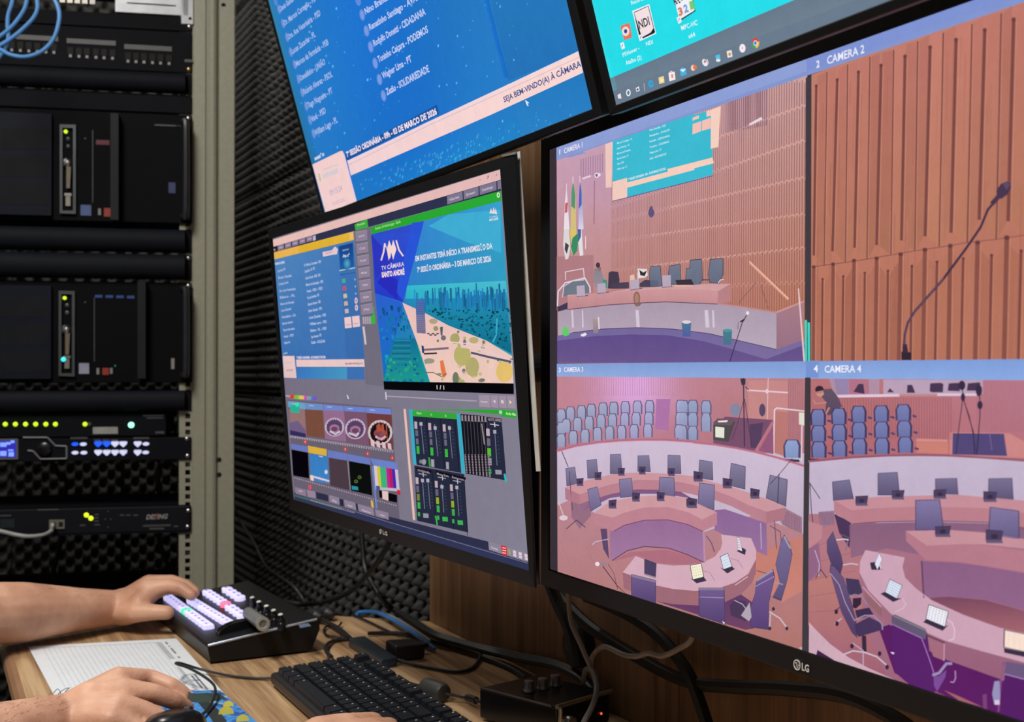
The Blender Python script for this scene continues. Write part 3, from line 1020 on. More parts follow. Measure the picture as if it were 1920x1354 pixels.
S.poly(G((190, 10), (320, -20), (330, 100), (250, 190), (195, 110)), (150, 106, 128), 18)
S.line(G((160, 190), (230, 130), (290, 180)), 1.5, (80, 56, 80), 19)
S.line(G((1570, 170), (1640, 210), (1650, 290)), 1.5, (90, 70, 110), 21)
for q in [((690, 1062), (798, 1048), (813, 1210), (700, 1223)), ((1057, 1040), (1183, 1046), (1193, 1213), (1050, 1195)), ((402, 1152), (488, 1128), (523, 1290), (432, 1345))]:
    chair(E_(*q), (110, 100, 140), 21)
chair(F_((162, 1092), (293, 1112), (288, 1335), (146, 1282)), (110, 100, 140), 21)
# inner curved desk
ti = G((350, 80)) + E_((600, 1262), (850, 1214), (1100, 1202), (1300, 1228)) + G((1060, 12), (1203, 76), (1100, 126), (1000, 74), (860, 40), (700, 43), (560, 79), (480, 113))
S.poly(ti, (208, 152, 160), 23)
arc = G((480, 113), (560, 79), (700, 43), (860, 40), (1000, 74), (1100, 126))
arc2 = G((1105, 208), (1000, 160), (860, 128), (700, 131), (560, 166), (490, 206))
S.poly(G((350, 80)) + arc + G((1203, 76), (1203, 163)) + arc2 + G((350, 158)), (192, 128, 142), 24)
S.line(arc2[::-1], 1.6, (120, 72, 104), 25)
S.vgrad(G((462, 205)) + arc2[::-1] + G((1115, 215), (1118, 425), (1000, 372), (870, 327), (700, 315), (580, 345), (480, 412), (462, 395)), (150, 104, 150), (162, 118, 160), 23)
S.line(G((478, 410), (580, 343), (700, 313), (870, 325), (1000, 370), (1116, 424)), 2, (112, 66, 92), 24)
S.line(G((1110, 210), (1118, 420)), 3, (184, 140, 176), 25)
S.poly(G((480, 415), (600, 350), (860, 335), (1010, 380), (1110, 430), (1000, 440), (800, 430), (650, 375)), (176, 106, 124), 22)
S.line(G((340, 300), (360, 280), (450, 262)), 1.8, (196, 180, 205), 22)
S.poly(G((395, 190), (440, 190), (455, 400), (415, 330)), (92, 66, 104), 22)
S.line(G((1130, 240), (1165, 290), (1185, 350)), 2.2, (110, 84, 124), 22)
# front desk
S.poly(G((550, 492), (640, 380), (700, 402), (790, 432), (900, 446), (1000, 441), (1100, 426), (1190, 382), (1228, 330), (1240, 290), (1232, 230), (1440, 255), (1475, 340), (1472, 420), (1420, 502), (1330, 562), (1200, 607), (1050, 620), (900, 607), (780, 582)), (214, 170, 186), 24)
S.poly(G((550, 492), (700, 545), (780, 582), (900, 607), (1050, 620), (1200, 607), (1330, 562), (1420, 502), (1474, 400), (1474, 490), (1450, 560), (1370, 645), (1250, 702), (1080, 722), (900, 712), (780, 692), (557, 600)), (158, 102, 116), 25)
S.vgrad(G((560, 602), (780, 692), (900, 712), (1080, 722), (1250, 702), (1370, 645), (1450, 700), (1460, 880), (1400, 890), (1250, 845), (900, 730), (700, 655)), (92, 50, 104), (110, 60, 96), 24)
S.line(G((1330, 580), (1415, 522)), 1.6, (222, 180, 190), 26)
S.poly(G((1005, 630), (1075, 632), (1075, 718), (1005, 715)), (164, 104, 112), 26)
S.poly(G((700, 396), (785, 428), (780, 525), (700, 500)), (70, 60, 94), 27)
S.line(G((700, 505), (778, 530)), 2, (150, 130, 150), 27)
for q, fc, bq in [(((1020, 445), (1092, 432), (1110, 522), (1038, 540)), (248, 240, 206), ((1038, 540), (1110, 522), (1132, 550), (1062, 568), (1018, 530))),
                  (((1228, 386), (1277, 362), (1306, 450), (1250, 470)), (216, 228, 246), ((1250, 470), (1304, 450), (1328, 468), (1275, 500), (1222, 455))),
                  (((1341, 248), (1362, 256), (1378, 345), (1352, 335)), (232, 224, 244), ((1340, 345), (1378, 320), (1405, 335), (1398, 372)))]:
    S.poly(G(*bq), (52, 44, 72), 26)
    p4 = G(*q)
    mx_, my_ = sum(p[0] for p in p4) / 4, sum(p[1] for p in p4) / 4
    S.poly([(mx_ + (a - mx_) * 1.12, my_ + (b - my_) * 1.08) for a, b in p4], (40, 34, 56), 27)
    S.poly(p4, fc, 28)
    for i in range(4):
        for j in range(4):
            a, b_ = .15 + .22 * i, .18 + .2 * j
            xx = (p4[0][0] * (1 - a) + p4[1][0] * a) * (1 - b_) + (p4[3][0] * (1 - a) + p4[2][0] * a) * b_
            yy = (p4[0][1] * (1 - a) + p4[1][1] * a) * (1 - b_) + (p4[3][1] * (1 - a) + p4[2][1] * a) * b_
            S.ell(xx, yy, 1, .9, (176, 172, 160), 29, n=6)
for q in ((1105, 480), (1300, 395)):
    S.line(G(q, (q[0] + 50, q[1] + 15), (q[0] + 85, q[1] + 70)), .8, (150, 110, 130), 26)
chair(G((615, 508), (775, 548), (775, 702), (615, 652)), (84, 64, 116), 27)
S.line(G((615, 515), (775, 555)), 4, (140, 122, 152), 29)
chair(G((1082, 602), (1250, 602), (1256, 848), (1082, 790)), (84, 62, 116), 27)
S.line(G((1082, 606), (1250, 606)), 5, (138, 120, 148), 29)
S.line(G((1084, 662), (1250, 668)), 1, (190, 160, 195), 29)
chair(G((1668, 240), (1705, 300), (1722, 370), (1690, 540), (1650, 680), (1592, 655), (1640, 560), (1612, 440), (1645, 290)), (92, 80, 124), 27)
S.line(G((1670, 245), (1712, 325)), 3, (168, 158, 180), 29)
S.line(G((1600, 560), (1660, 575)), 2, (160, 150, 180), 29)
chair(G((1478, 550), (1588, 478), (1600, 530), (1562, 700), (1558, 880), (1440, 862), (1436, 740), (1470, 640)), (88, 62, 120), 27)
S.line(G((1478, 548), (1588, 480)), 4, (156, 146, 168), 29)
S.line(G((1600, 520), (1470, 590)), 1.2, (180, 160, 190), 29)
S.line(G((1568, 765), (1640, 810), (1688, 875)), 2.6, (206, 186, 200), 28)
S.line(G((1575, 780), (1568, 870)), 2.4, (196, 176, 196), 28)
for q in ((1688, 880), (1570, 880), (1595, 745)):
    S.ell(*G(q)[0], 3, 3.6, (60, 40, 66), 29)
S.poly(G((1330, 680), (1400, 690), (1440, 780), (1400, 830), (1300, 790), (1290, 720)), (70, 48, 84), 26)
S.line(G((1325, 685), (1380, 712), (1425, 770)), 1.8, (176, 160, 190), 28)
S.poly(G((1370, 790), (1430, 700), (1445, 800), (1425, 830)), (178, 164, 178), 28)
S.line(G((1480, 480), (1550, 500)), 1.2, (70, 46, 70), 28)
S.poly(G((1240, 828), (1262, 842), (1250, 850)), (240, 220, 240), 30)
# little stands with tablets
def tabl(x, y, w_, h_, sk=0.0, L=28):
    S.poly([(x - w_ * .5, y - h_ * .5 + sk), (x + w_ * .5, y - h_ * .5 - sk), (x + w_ * .42, y + h_ * .25), (x - w_ * .5, y + h_ * .25)], (72, 56, 92), L)
    S.poly([(x - w_ * .5, y + h_ * .25), (x + w_ * .42, y + h_ * .25), (x + w_ * .5, y + h_ * .5), (x - w_ * .45, y + h_ * .5)], (96, 84, 116), L)
    S.line([(x - w_ * .5, y - h_ * .5 + sk), (x + w_ * .5, y - h_ * .5 - sk)], .9, (36, 26, 46), L + 1)
    S.ell(x, y - h_ * .02, w_ * .2, h_ * .2, (46, 36, 62), L + 1)


for x_, y_ in ((335, 1085), (498, 1030), (710, 992), (900, 980), (1165, 995)):
    tabl(*E_((x_, y_))[0], 13, 14, .8 if x_ < 600 else 0)
for x_, y_ in ((630, 1285), (843, 1222), (1067, 1218), (1335, 1275)):
    tabl(*E_((x_, y_))[0], 15, 16, 1 if x_ < 700 else -.5)
for x_, y_ in ((150, 1035), (415, 1097), (665, 1190), (98, 1275)):
    tabl(*F_((x_, y_))[0], 18, 18, -1.6)
S.line(G((362, 435), (440, 430)), 4, (150, 130, 150), 28)
S.ell(*G((375, 434))[0], 4.2, 4, (236, 224, 228), 29)
S.line(G((412, 448), (515, 588), (570, 645)), 1.5, (60, 42, 58), 28)
S.line(G((450, 435), (490, 500), (515, 610)), .9, (80, 56, 70), 28)
S.line(E_((165, 800), (225, 945)), 1.4, (66, 50, 66), 20)
S.line(E_((235, 985), (250, 1200), (265, 1340)), 1.2, (80, 56, 84), 20)
S.line(G((105, 0), (140, 100)), 1.8, (228, 190, 190), 26)
S.ell(*G((140, 115))[0], 8, 5, (226, 200, 214), 26)
# --- camera 4
S.grad([(1520.5, 709), (2690, 719), (2690, 940), (1520, 860)], [(184, 110, 110), (196, 140, 176), (190, 116, 132), (178, 98, 106)], 1, 10, 6)
S.poly(H_((110, 58), (300, 62), (300, 120), (130, 125)), (176, 140, 160), 2)
S.poly(H_((130, 60), (185, 60), (185, 120), (140, 120)), (150, 130, 170), 3)
S.poly(H_((186, 62), (260, 62), (262, 118), (186, 118)), (180, 110, 130), 3)
S.poly(H_((315, 64), (690, 66), (690, 118), (315, 118)), (188, 160, 184), 3)
S.line(H_((135, 127), (375, 123)), 5, (226, 200, 222), 4)
S.line(H_((375, 122), (670, 122)), 4, (196, 134, 140), 4)
S.line(H_((520, 121), (665, 121)), 4.5, (222, 196, 218), 5)
for q in [((203, 110), (222, 80), (240, 80), (245, 118)), ((330, 112), (340, 96), (356, 112)), ((404, 114), (406, 84), (424, 84), (436, 114)), ((490, 108), (492, 78), (530, 76), (542, 80), (540, 112), (500, 112)), ((558, 106), (562, 78), (600, 76), (604, 108)), ((630, 106), (634, 78), (680, 74), (684, 106))]:
    S.poly(H_(*q), (66, 46, 78), 6)
x = 140
while x < 575:
    S.line(H_((x, 132), (x, 290)), 1.2, (154, 84, 86), 3)
    x += 10
x = 668
while x < 850:
    S.line(H_((x, 70), (x, 260)), 1.2, (168, 104, 124), 3)
    x += 9
S.poly(H_((440, 286), (558, 290), (556, 300), (440, 298)), (216, 140, 128), 4)
S.poly(H_((440, 300), (560, 302), (560, 345), (440, 340)), (206, 126, 112), 3)
S.poly(H_((565, 262), (790, 266), (850, 300), (850, 360), (565, 350)), (206, 132, 130), 3)
S.poly(H_((577, 266), (770, 268), (782, 352), (575, 346)), (76, 66, 118), 5)
S.line(H_((612, 72), (616, 130), (655, 262), (660, 345)), 1.8, (44, 34, 58), 8)
S.line(H_((616, 130), (600, 250), (590, 342)), 1.6, (44, 34, 58), 8)
S.line(H_((618, 140), (640, 200), (668, 345)), 1, (60, 46, 70), 8)
S.line(H_((678, 90), (680, 200), (668, 345)), 2, (44, 34, 58), 8)
for q in ((612, 86, 6.5, 9), (616, 130, 4, 8), (676, 105, 6, 11), (680, 160, 5, 8)):
    S.ell(*H_(q[:2])[0], q[2], q[3], (46, 34, 62), 9)
S.line(H_((715, 260), (725, 330)), .9, (150, 110, 170), 8)
# person bending over the seats
S.vgrad(H_((92, 100), (120, 98), (145, 130), (160, 165), (130, 185), (110, 200), (96, 190), (100, 150), (84, 130)), (96, 78, 96), (84, 66, 92), 6)
S.ell(*H_((75, 102))[0], 8, 7.5, (44, 26, 40), 7)
S.poly(H_((62, 110), (88, 104), (92, 120), (78, 130), (66, 124)), (206, 146, 132), 7)
S.line(H_((100, 150), (60, 155), (52, 140)), 3, (196, 130, 120), 8)
S.line(H_((112, 170), (98, 195)), 3.4, (196, 130, 120), 8)
for i, (x_, y_) in enumerate([(70, 176), (148, 172), (223, 166), (308, 164), (391, 160)]):
    for r in range(3):
        dx = (-3, 0, 6)[r] * (1 if i > 1 else -1) * .7
        px, py = H_((x_ + r * (4 if i == 4 else 1.5), y_ + r * 61 + (2 if i < 2 else 0)))[0]
        S.seat(max(px, 1534), py, 25, 29, (104, 112, 166), (58, 48, 92), 9 + r * 2)
        S.line([(px + 18, py + 20), (px + 24, py + 22)], 4, (74, 60, 104), 8)
par = H_((36, 372), (200, 357), (330, 350), (450, 348), (560, 350), (700, 358), (1000, 380))
S.vgrad([(1519, 866)] + par + [(2690, 960), (2690, 1120), (1990, 1010), (1518, 970)], (198, 182, 206), (192, 170, 198), 16)
S.line([(1519, 866)] + par, 4, (150, 84, 104), 17)
S.vgrad([(1518, 965), (1990, 990), (2690, 1060), (2690, 1620), (1518, 1226)], (170, 110, 130), (150, 84, 110), 15)
S.vgrad(H_((35, 570), (140, 570), (250, 700), (230, 1000), (60, 1000), (34, 950)), (176, 116, 130), (184, 112, 112), 17)
S.vgrad(H_((34, 830), (140, 790), (250, 1000), (330, 1180), (250, 1160), (34, 990)), (190, 122, 112), (160, 92, 112), 18)
for i in range(5):
    S.line(H_((40, 700 + i * 60), (210, 640 + i * 72)), 1, (158, 96, 110), 19)
S.poly(H_((72, 562), (132, 558), (132, 600), (90, 625)), (156, 116, 140), 18)
for i in range(10):
    S.line(H_((74 + i * 6, 564), (78 + i * 6, 612)), .8, (110, 76, 110), 19)
S.line(H_((40, 452), (46, 560), (52, 605)), 1.4, (50, 36, 56), 19)
S.line(H_((40, 455), (78, 512)), 1.4, (50, 36, 56), 19)


def chair4(pp, col=(94, 86, 122), L=19):
    chair(pp, col, L)


for q in [((126, 450), (188, 442), (203, 512), (130, 520)), ((298, 418), (368, 414), (377, 498), (298, 498)), ((515, 438), (592, 436), (597, 496), (515, 494)), ((716, 438), (800, 436), (805, 516), (714, 510))]:
    chair4(H_(*q))
# back desk
S.poly(H_((130, 520), (300, 505), (600, 498), (850, 520), (850, 570), (700, 556), (450, 548), (200, 568), (195, 562)), (200, 140, 150), 21)
S.poly(H_((130, 520), (198, 556), (300, 548), (450, 542), (700, 548), (1000, 585), (1000, 650), (850, 622), (700, 600), (500, 594), (300, 598), (202, 608), (132, 565)), (188, 124, 136), 22)
S.line(H_((202, 608), (300, 600), (500, 596), (700, 602), (900, 630)), 2, (120, 74, 96), 23)
S.vgrad(H_((188, 612), (300, 604), (500, 600), (700, 606), (1000, 640), (1000, 740), (430, 720), (330, 700), (195, 736)), (136, 92, 124), (146, 98, 124), 20)
S.poly(H_((132, 570), (195, 600), (190, 700), (150, 640)), (70, 46, 84), 20)
for q in [((441, 520), (528, 518), (543, 628), (441, 630)), ((722, 546), (826, 560), (828, 665), (716, 650))]:
    chair4(H_(*q), (102, 92, 138), 24)
# inner desk camera 4
S.poly(H_((402, 634), (560, 630), (700, 640), (1000, 690), (1000, 740), (850, 702), (700, 686), (600, 684), (480, 690)), (200, 142, 152), 25)
S.poly(H_((402, 634), (478, 690), (600, 684), (700, 688), (850, 706), (1000, 742), (1000, 830), (850, 790), (700, 765), (600, 750), (478, 744), (404, 672)), (184, 120, 136), 26)
S.vgrad(H_((462, 748), (600, 754), (700, 768), (850, 794), (1000, 832), (1000, 1000), (850, 932), (700, 892), (560, 882), (472, 886)), (140, 92, 132), (148, 98, 140), 25)
S.line(H_((462, 748), (470, 886)), 3, (96, 60, 96), 27)
S.vgrad(H_((470, 888), (560, 882), (700, 894), (850, 936), (1000, 1000), (1000, 1060), (700, 980), (560, 930), (500, 905)), (120, 66, 92), (176, 104, 110), 26)
# near curved desk
S.poly(J_((64, 1155), (66, 950), (120, 1010), (210, 1098), (330, 1185), (460, 1255), (640, 1340), (640, 1354), (420, 1300)), (208, 168, 184), 22)
S.poly(J_((-4, 1122), (24, 1110), (24, 1150), (10, 1145)), (206, 166, 182), 15)
S.poly(J_((122, 1135), (235, 1205), (228, 1212), (115, 1172)), (56, 20, 60), 23)
S.poly(H_((250, 706), (398, 734), (390, 770), (400, 810), (440, 850), (500, 895), (620, 950), (760, 1000), (1000, 1050), (1000, 1180), (850, 1130), (700, 1090), (552, 1048), (460, 1008), (345, 945), (262, 860), (228, 800), (230, 750)), (206, 162, 182), 27)
S.vgrad(H_((228, 790), (262, 858), (345, 945), (460, 1008), (552, 1048), (700, 1090), (850, 1130), (1000, 1175), (1000, 1300), (780, 1200), (552, 1118), (470, 1075), (345, 990), (240, 890), (228, 820)), (166, 108, 128), (146, 88, 116), 28)
S.vgrad(H_((345, 985), (552, 1116), (780, 1196), (1000, 1290), (1000, 1420), (700, 1330), (560, 1260), (360, 1170), (300, 1000)), (84, 2, 92), (92, 2, 98), 26)
S.line(H_((240, 845), (310, 920)), 1.2, (226, 180, 196), 30)
S.poly(H_((245, 860), (312, 925), (312, 960), (250, 900)), (150, 98, 108), 29)
S.poly(I_((415, 548), (578, 605), (578, 765), (470, 720)), (166, 104, 124), 30)
S.line(I_((415, 520), (580, 590)), 2.2, (74, 40, 60), 31)
S.line(I_((577, 600), (575, 765)), 1.4, (220, 170, 190), 31)
S.poly(I_((575, 1045), (720, 1105), (950, 1210), (720, 1150)), (164, 96, 104), 30)
S.poly(I_((945, 1090), (985, 1080), (990, 1240), (950, 1220)), (120, 60, 116), 30)
# tablets camera 4
for face, fc, base, T_ in [([(508, 560), (538, 490), (555, 530), (525, 598)], (226, 228, 246), [(475, 552), (508, 548), (540, 580), (560, 600), (485, 600)], J_),
                           ([(578, 748), (608, 665), (688, 705), (655, 790)], (222, 232, 248), [(545, 760), (572, 748), (655, 790), (690, 790), (630, 815)], J_),
                           ([(405, 358), (432, 228), (612, 292), (582, 432)], (240, 238, 246), [(374, 392), (405, 362), (585, 432), (620, 418), (562, 475)], I_),
                           ([(1158, 630), (1162, 470), (1500, 540), (1500, 705)], (250, 224, 206), [(1150, 640), (1500, 710), (1500, 760), (1155, 685)], I_)]:
    S.poly(T_(*base), (46, 36, 62), 31)
    p4 = T_(face[1], face[2], face[3], face[0])
    mx_, my_ = sum(p[0] for p in p4) / 4, sum(p[1] for p in p4) / 4
    S.poly([(mx_ + (a - mx_) * 1.07, my_ + (b - my_) * 1.09) for a, b in p4], (50, 42, 66), 32)
    S.poly(p4, fc, 33)
    if fc[0] != 226:
        for i in range(6):
            for j in range(5):
                a, b_ = .1 + .16 * i, .14 + .18 * j
                xx = (p4[0][0] * (1 - a) + p4[1][0] * a) * (1 - b_) + (p4[3][0] * (1 - a) + p4[2][0] * a) * b_
                yy = (p4[0][1] * (1 - a) + p4[1][1] * a) * (1 - b_) + (p4[3][1] * (1 - a) + p4[2][1] * a) * b_
                S.ell(xx, yy, 1.1, 1.3, (150, 160, 190) if fc[0] < 245 else (236, 200, 180), 34, n=6)
S.line(I_((600, 365), (655, 400), (678, 470), (670, 550), (620, 572)), 1.4, (236, 206, 226), 31)
S.line(J_((690, 790), (715, 830), (700, 855), (640, 885)), 1, (226, 200, 220), 31)
S.line(J_((540, 565), (550, 600)), 1.2, (240, 236, 246), 34)
for x_, y_, w_, h_ in ((237, 521, 24, 18), (374, 499, 24, 17), (532, 496, 25, 17), (721, 506, 26, 19), (543, 637, 30, 20), (737, 656, 33, 24)):
    tabl(*H_((x_, y_))[0], w_, h_, -1 if x_ > 600 else .6, 31)
# near chairs camera 4
DK = (70, 52, 96)
S.line(J_((250, 400), (300, 395), (330, 400)), 2.4, (212, 200, 216), 24)
S.line(J_((325, 410), (312, 470)), 2.2, (130, 110, 140), 24)
chair4(J_((228, 348), (245, 400), (280, 500), (292, 560), (272, 640), (225, 590), (190, 480), (190, 410)), DK, 29)
S.line(J_((295, 568), (350, 558), (395, 566)), 2, (206, 196, 214), 31)
S.poly(J_((310, 655), (400, 665), (425, 750), (390, 775), (330, 765)), (60, 48, 86), 31)
chair4(J_((215, 575), (235, 580), (300, 660), (345, 800), (378, 930), (380, 1010), (385, 1045), (350, 1010), (285, 880), (235, 700), (212, 620)), (80, 56, 100), 32)
S.line(J_((212, 625), (270, 700), (310, 820), (372, 940)), 1.5, (176, 156, 190), 34)
S.poly(J_((370, 965), (470, 915), (560, 960), (560, 1000), (400, 1048), (385, 1030)), (62, 44, 86), 34)
S.poly(J_((375, 870), (470, 852), (500, 900), (390, 930)), (52, 36, 74), 33)
S.line(J_((375, 935), (440, 905), (500, 905), (555, 960), (560, 1000)), 2.4, (158, 140, 174), 35)
S.line(J_((335, 785), (370, 765), (420, 775), (455, 830)), 2.2, (150, 130, 164), 33)
S.poly(J_((360, 790), (418, 785), (415, 830), (380, 860), (360, 850)), (40, 24, 54), 32)
S.line(J_((435, 1045), (438, 1140)), 8, (44, 26, 56), 33)
S.line(J_((300, 1165), (360, 1142), (435, 1150), (520, 1180), (590, 1240)), 2.6, (206, 192, 212), 33)
S.line(J_((360, 1090), (430, 1140), (430, 1240)), 2.2, (186, 166, 190), 33)
for q in ((355, 1110), (590, 1250), (250, 880), (255, 960), (540, 1160)):
    S.ell(*J_(q)[0], 3.4, 4.6, (44, 24, 56), 34)
S.line(J_((240, 960), (285, 925)), 2, (200, 180, 200), 33)
S.line(J_((250, 870), (275, 850)), 2, (80, 50, 90), 33)
pc = I_((75, 340), (100, 320), (395, 455), (415, 500), (440, 700), (490, 880), (505, 1050), (480, 1090), (240, 990), (110, 880), (70, 500))
S.poly(pc, (84, 12, 104), 36)
S.poly(I_((80, 335), (105, 318), (400, 455), (412, 500), (395, 560), (340, 540), (72, 410)), (96, 84, 112), 37)
S.line(I_((70, 408), (200, 470), (360, 545), (390, 620), (440, 760), (480, 880)), 1.6, (170, 120, 190), 38)
S.line(I_((100, 335), (400, 470)), 2.4, (134, 128, 142), 38)
S.line(I_((470, 900), (530, 880), (600, 790), (650, 790)), 5, (158, 140, 186), 38)
S.poly(I_((475, 905), (530, 910), (600, 850), (590, 920), (510, 1060), (480, 1000)), (120, 70, 150), 37)
S.poly(I_((62, 678), (98, 685), (95, 700), (75, 695)), (240, 220, 245), 38)
S.line(I_((685, 860), (688, 930), (670, 970), (640, 965)), 1.8, (190, 150, 200), 38)
S.poly(I_((1170, 780), (1300, 790), (1600, 860), (1600, 1300), (1330, 1354), (1130, 1280)), (80, 8, 98), 37)
S.poly(I_((1168, 780), (1180, 770), (1600, 840), (1600, 960), (1330, 930), (1166, 888)), (104, 84, 124), 38)
S.line(I_((1160, 890), (1330, 935), (1600, 990)), 1.6, (180, 140, 200), 39)
S.line(I_((1150, 780), (1120, 1000), (1100, 1250)), 3.4, (130, 70, 130), 37)
S.poly(I_((1062, 960), (1110, 955), (1118, 1100), (1110, 1180), (1060, 1180), (1040, 1080)), (150, 146, 190), 38)
S.poly(I_((1062, 1140), (1112, 1140), (1112, 1185), (1065, 1185)), (216, 200, 226), 39)
S.poly(I_((1115, 795), (1150, 795), (1150, 950), (1120, 960)), (150, 94, 124), 37)
S.line(H_((150, 645), (190, 660)), 1, (130, 100, 130), 24)
# left piece of the neighbouring desk in camera 4
S.poly(J_((62, 275), (155, 305), (150, 390), (62, 460)), (192, 130, 140), 21)
S.poly(J_((62, 460), (130, 420), (150, 600), (62, 680)), (146, 96, 130), 20)
S.line(J_((105, 470), (135, 560), (130, 640)), 1.4, (210, 180, 212), 22)
S.line(J_((110, 655), (145, 600), (185, 655)), 1.5, (44, 30, 50), 22)
def veil(S_, k, v, sat):      # lilac glare haze painted into the picture colours, slightly desaturated too
    v = lin(v)
    for fc in S_.c:
        for q_ in range(len(fc)):
            c_ = fc[q_]
            g_ = .3 * c_[0] + .55 * c_[1] + .15 * c_[2]
            fc[q_] = tuple((g_ + (c_[h] - g_) * sat) * (1 - k) + v[h] * k for h in range(3))


veil(S, .03, (196, 165, 190), .94)
out = [tl + V3((-.018, 0, .013)), tl + V3((.740, 0, .013)), tl + V3((.740, 0, -.4085)), tl + V3((-.018, 0, -.4085))]
mon = monitor('large black monitor showing four camera pictures of a council chamber', S, out, arm='the large four-picture monitor', back=0.06)


# maker's emblem and letters on a lower bezel
def emblem(parent, cx, cy, r, S_, letters, lx0, lx1, ly0, ly1, hcap, col):
    m = mat('emblem_print', col, 0.4, 0.2)
    mb = MB()
    c3 = onplane(cx, cy, S_.O, S_.N) + S_.N * 0.0016
    n = 20
    o_ = [c3 + S_.U * r * math.cos(2 * math.pi * k / n) + S_.V * r * math.sin(2 * math.pi * k / n) for k in range(n)]
    i_ = [c3 + (p - c3) * .8 for p in o_]
    mb.ring(o_, i_, -S_.N * 0.0006)
    for u0, v0, u1, v1 in ((-.1, -.5, .05, .5), (-.1, .35, .35, .5), (.3, -.1, .62, .05)):
        mb.prism([c3 + S_.U * r * a + S_.V * r * b for a, b in ((u0, v0), (u1, v0), (u1, v1), (u0, v1))], -S_.N * 0.0006)
    mb.prism([c3 + S_.U * r * (-.42 + .14 * math.cos(t)) + S_.V * r * (-.3 + .14 * math.sin(t)) for t in [k * .785 for k in range(8)]], -S_.N * 0.0006)
    a, b = [onplane(*p, S_.O, S_.N) + S_.N * 0.0016 for p in ((lx0, ly0), (lx1, ly1))]
    vs, fs, asp = text_geo(letters, .03)
    mb.add([a + (b - a) * q[0] - S_.V * hcap * q[1] for q in vs], fs)
    mb.build('emblem', m, parent)


emblem(mon, 1497.5, 1246.5, 0.0035, S, 'LG', 1507, 1520.5, 1256, 1260.5, 0.0047, (215, 215, 215))
U1 = T(480, 0, 5.3333)
U2 = T(800, 0, 5.3333)
U3 = T(560, 180, 5.3333)
U0 = T(510, 0, 11.98)
U9 = T(530, 100, 11.98)
TILT = math.radians(15.6)
UY = 0.47
VD = V3((0, math.sin(TILT), -math.cos(TILT)))
# ============ upper-left monitor: list of names on blue
bl, br = PW(609.5, 400.5, UY), PW(1111.5, 207.6, UY)
UW = (br - bl).length
UH = UW * 9 / 16
Ux = V3((1, 0, 0))
S = Pic(bl - VD * UH, Ux, VD, UW, UH)


def fnb(x, y, c):
    # soft vertical light brushed over the blue
    a = 0.5 + 0.5 * math.sin(x * .021 + y * .006)
    r = math.exp(-(((x - 900) / 190) ** 2 + ((y - 330 + (x - 850) * .38) / 60) ** 2))
    d = lin((34, 140, 205))
    g = math.exp(-((x - .25 * y - 700) / 130) ** 2) * .9
    e_ = lin((28, 112, 206))
    c = tuple(v * (1 - g) + e_[k] * g for k, v in enumerate(c))
    return tuple(v * (0.96 + .08 * a) * (1 - r * .7) + d[k] * r * .7 for k, v in enumerate(c))


def uvq(S_, u0, v0, u1, v1):
    def pr(u, v):
        w_ = S_.O + S_.U * (u * S_.W) + S_.V * (v * S_.H) - CAM
        z = w_.dot(FWD)
        return (960 + FPX * w_.dot(RGT) / z, 677 - FPX * w_.dot(UPV) / z)
    return [pr(u0, v0), pr(u1, v0), pr(u1, v1), pr(u0, v1)]


S.grad(uvq(S, 0, 0, 1, 1), [(46, 132, 204), (40, 116, 186), (40, 126, 196), (36, 118, 190)], 0, 70, 60, fnb)
# left edge a touch greener
S.grad(uvq(S, 0, 0, .04, .84), [(56, 138, 178), (40, 128, 200), (36, 118, 190), (40, 116, 160)], 2, 4, 4)
# curved lighter panel at the right
S.vgrad([(918, -60), (921, 0), (926, 30), (935, 62), (943, 95), (950, 125), (953, 152), (1100, 90), (1085, 20), (1060, -100)], (38, 122, 188), (38, 114, 184), 3)
S.line([(912, -20), (917, 8), (925, 38), (934, 75), (943, 108), (952, 145)], 4, (28, 108, 194), 3)
S.line([(908, -20), (913, 8), (921, 38), (930, 75), (939, 108), (948, 145)], 4, (30, 112, 202), 3)
S.vgrad([(962, 195), (968, 215), (985, 262), (1112, 208), (1100, 140)], (38, 122, 192), (44, 130, 198), 3)
rs = random.Random(5)
for i in range(260):
    x_, y_ = rs.uniform(560, 1000), rs.uniform(0, 330)
    if y_ > 400 - (x_ - 560) * .45:
        continue
    k_ = rs.random() ** 3
    S.ell(x_, y_, .7 + 1.2 * k_, 1 + 2 * k_, (int(40 + 60 * k_), int(128 + 52 * k_), int(212 + 30 * k_)), 4, n=6)
for i in range(220):
    x_ = rs.gauss(840, 90)
    y_ = 318 - (x_ - 800) * .385 + rs.uniform(-28, 26)
    if y_ < 302 - (x_ - 720) * .41 or x_ < 675:
        continue
    S.ell(x_, y_, rs.uniform(.8, 1.6), rs.uniform(1.5, 4.5), (int(rs.uniform(40, 90)), int(rs.uniform(135, 175)), 214), 4, n=6, rot=15)
TX = (168, 188, 236)
left = [('Denis Gambá - PL', (527.0, 21.5), (560, -6)), ('Dr. Marcos Cortegão - PL', (534.5, 48), (592, 1.5)),
        ('Dra. Ana Veterinária - PSD', (542, 74), (602, 28)), ('Lucas Zacarias - PL', (549, 101.5), (592.5, 68)),
        ('Marcos da Farmácia - PSB', (556.5, 125), (617, 83)), ('Oswaldinho - UNIÃO', (563.5, 152), (611, 120)),
        ('Ricardo Alvarez - PSOL', (570.5, 177.5), (624.5, 143)), ('Tiago Nogueira - PT', (578, 203), (624.5, 174)),
        ('Vavá - PSD', (585, 229), (612, 211)), ('William Lago - PL', (592, 254.5), (634, 229))]
for i, (t_, a, b_) in enumerate(left):
    S.text(t_, a, b_, 12, TX, 6, .028)
    S.ell(a[0] - 3.5, a[1] - 4, 3.2, 9.5, (88, 140, 212), 5, rot=-12)
    S.ell(a[0] - 3.5, a[1] - 4, 2, 7, (120, 150, 214), 6, rot=-12)
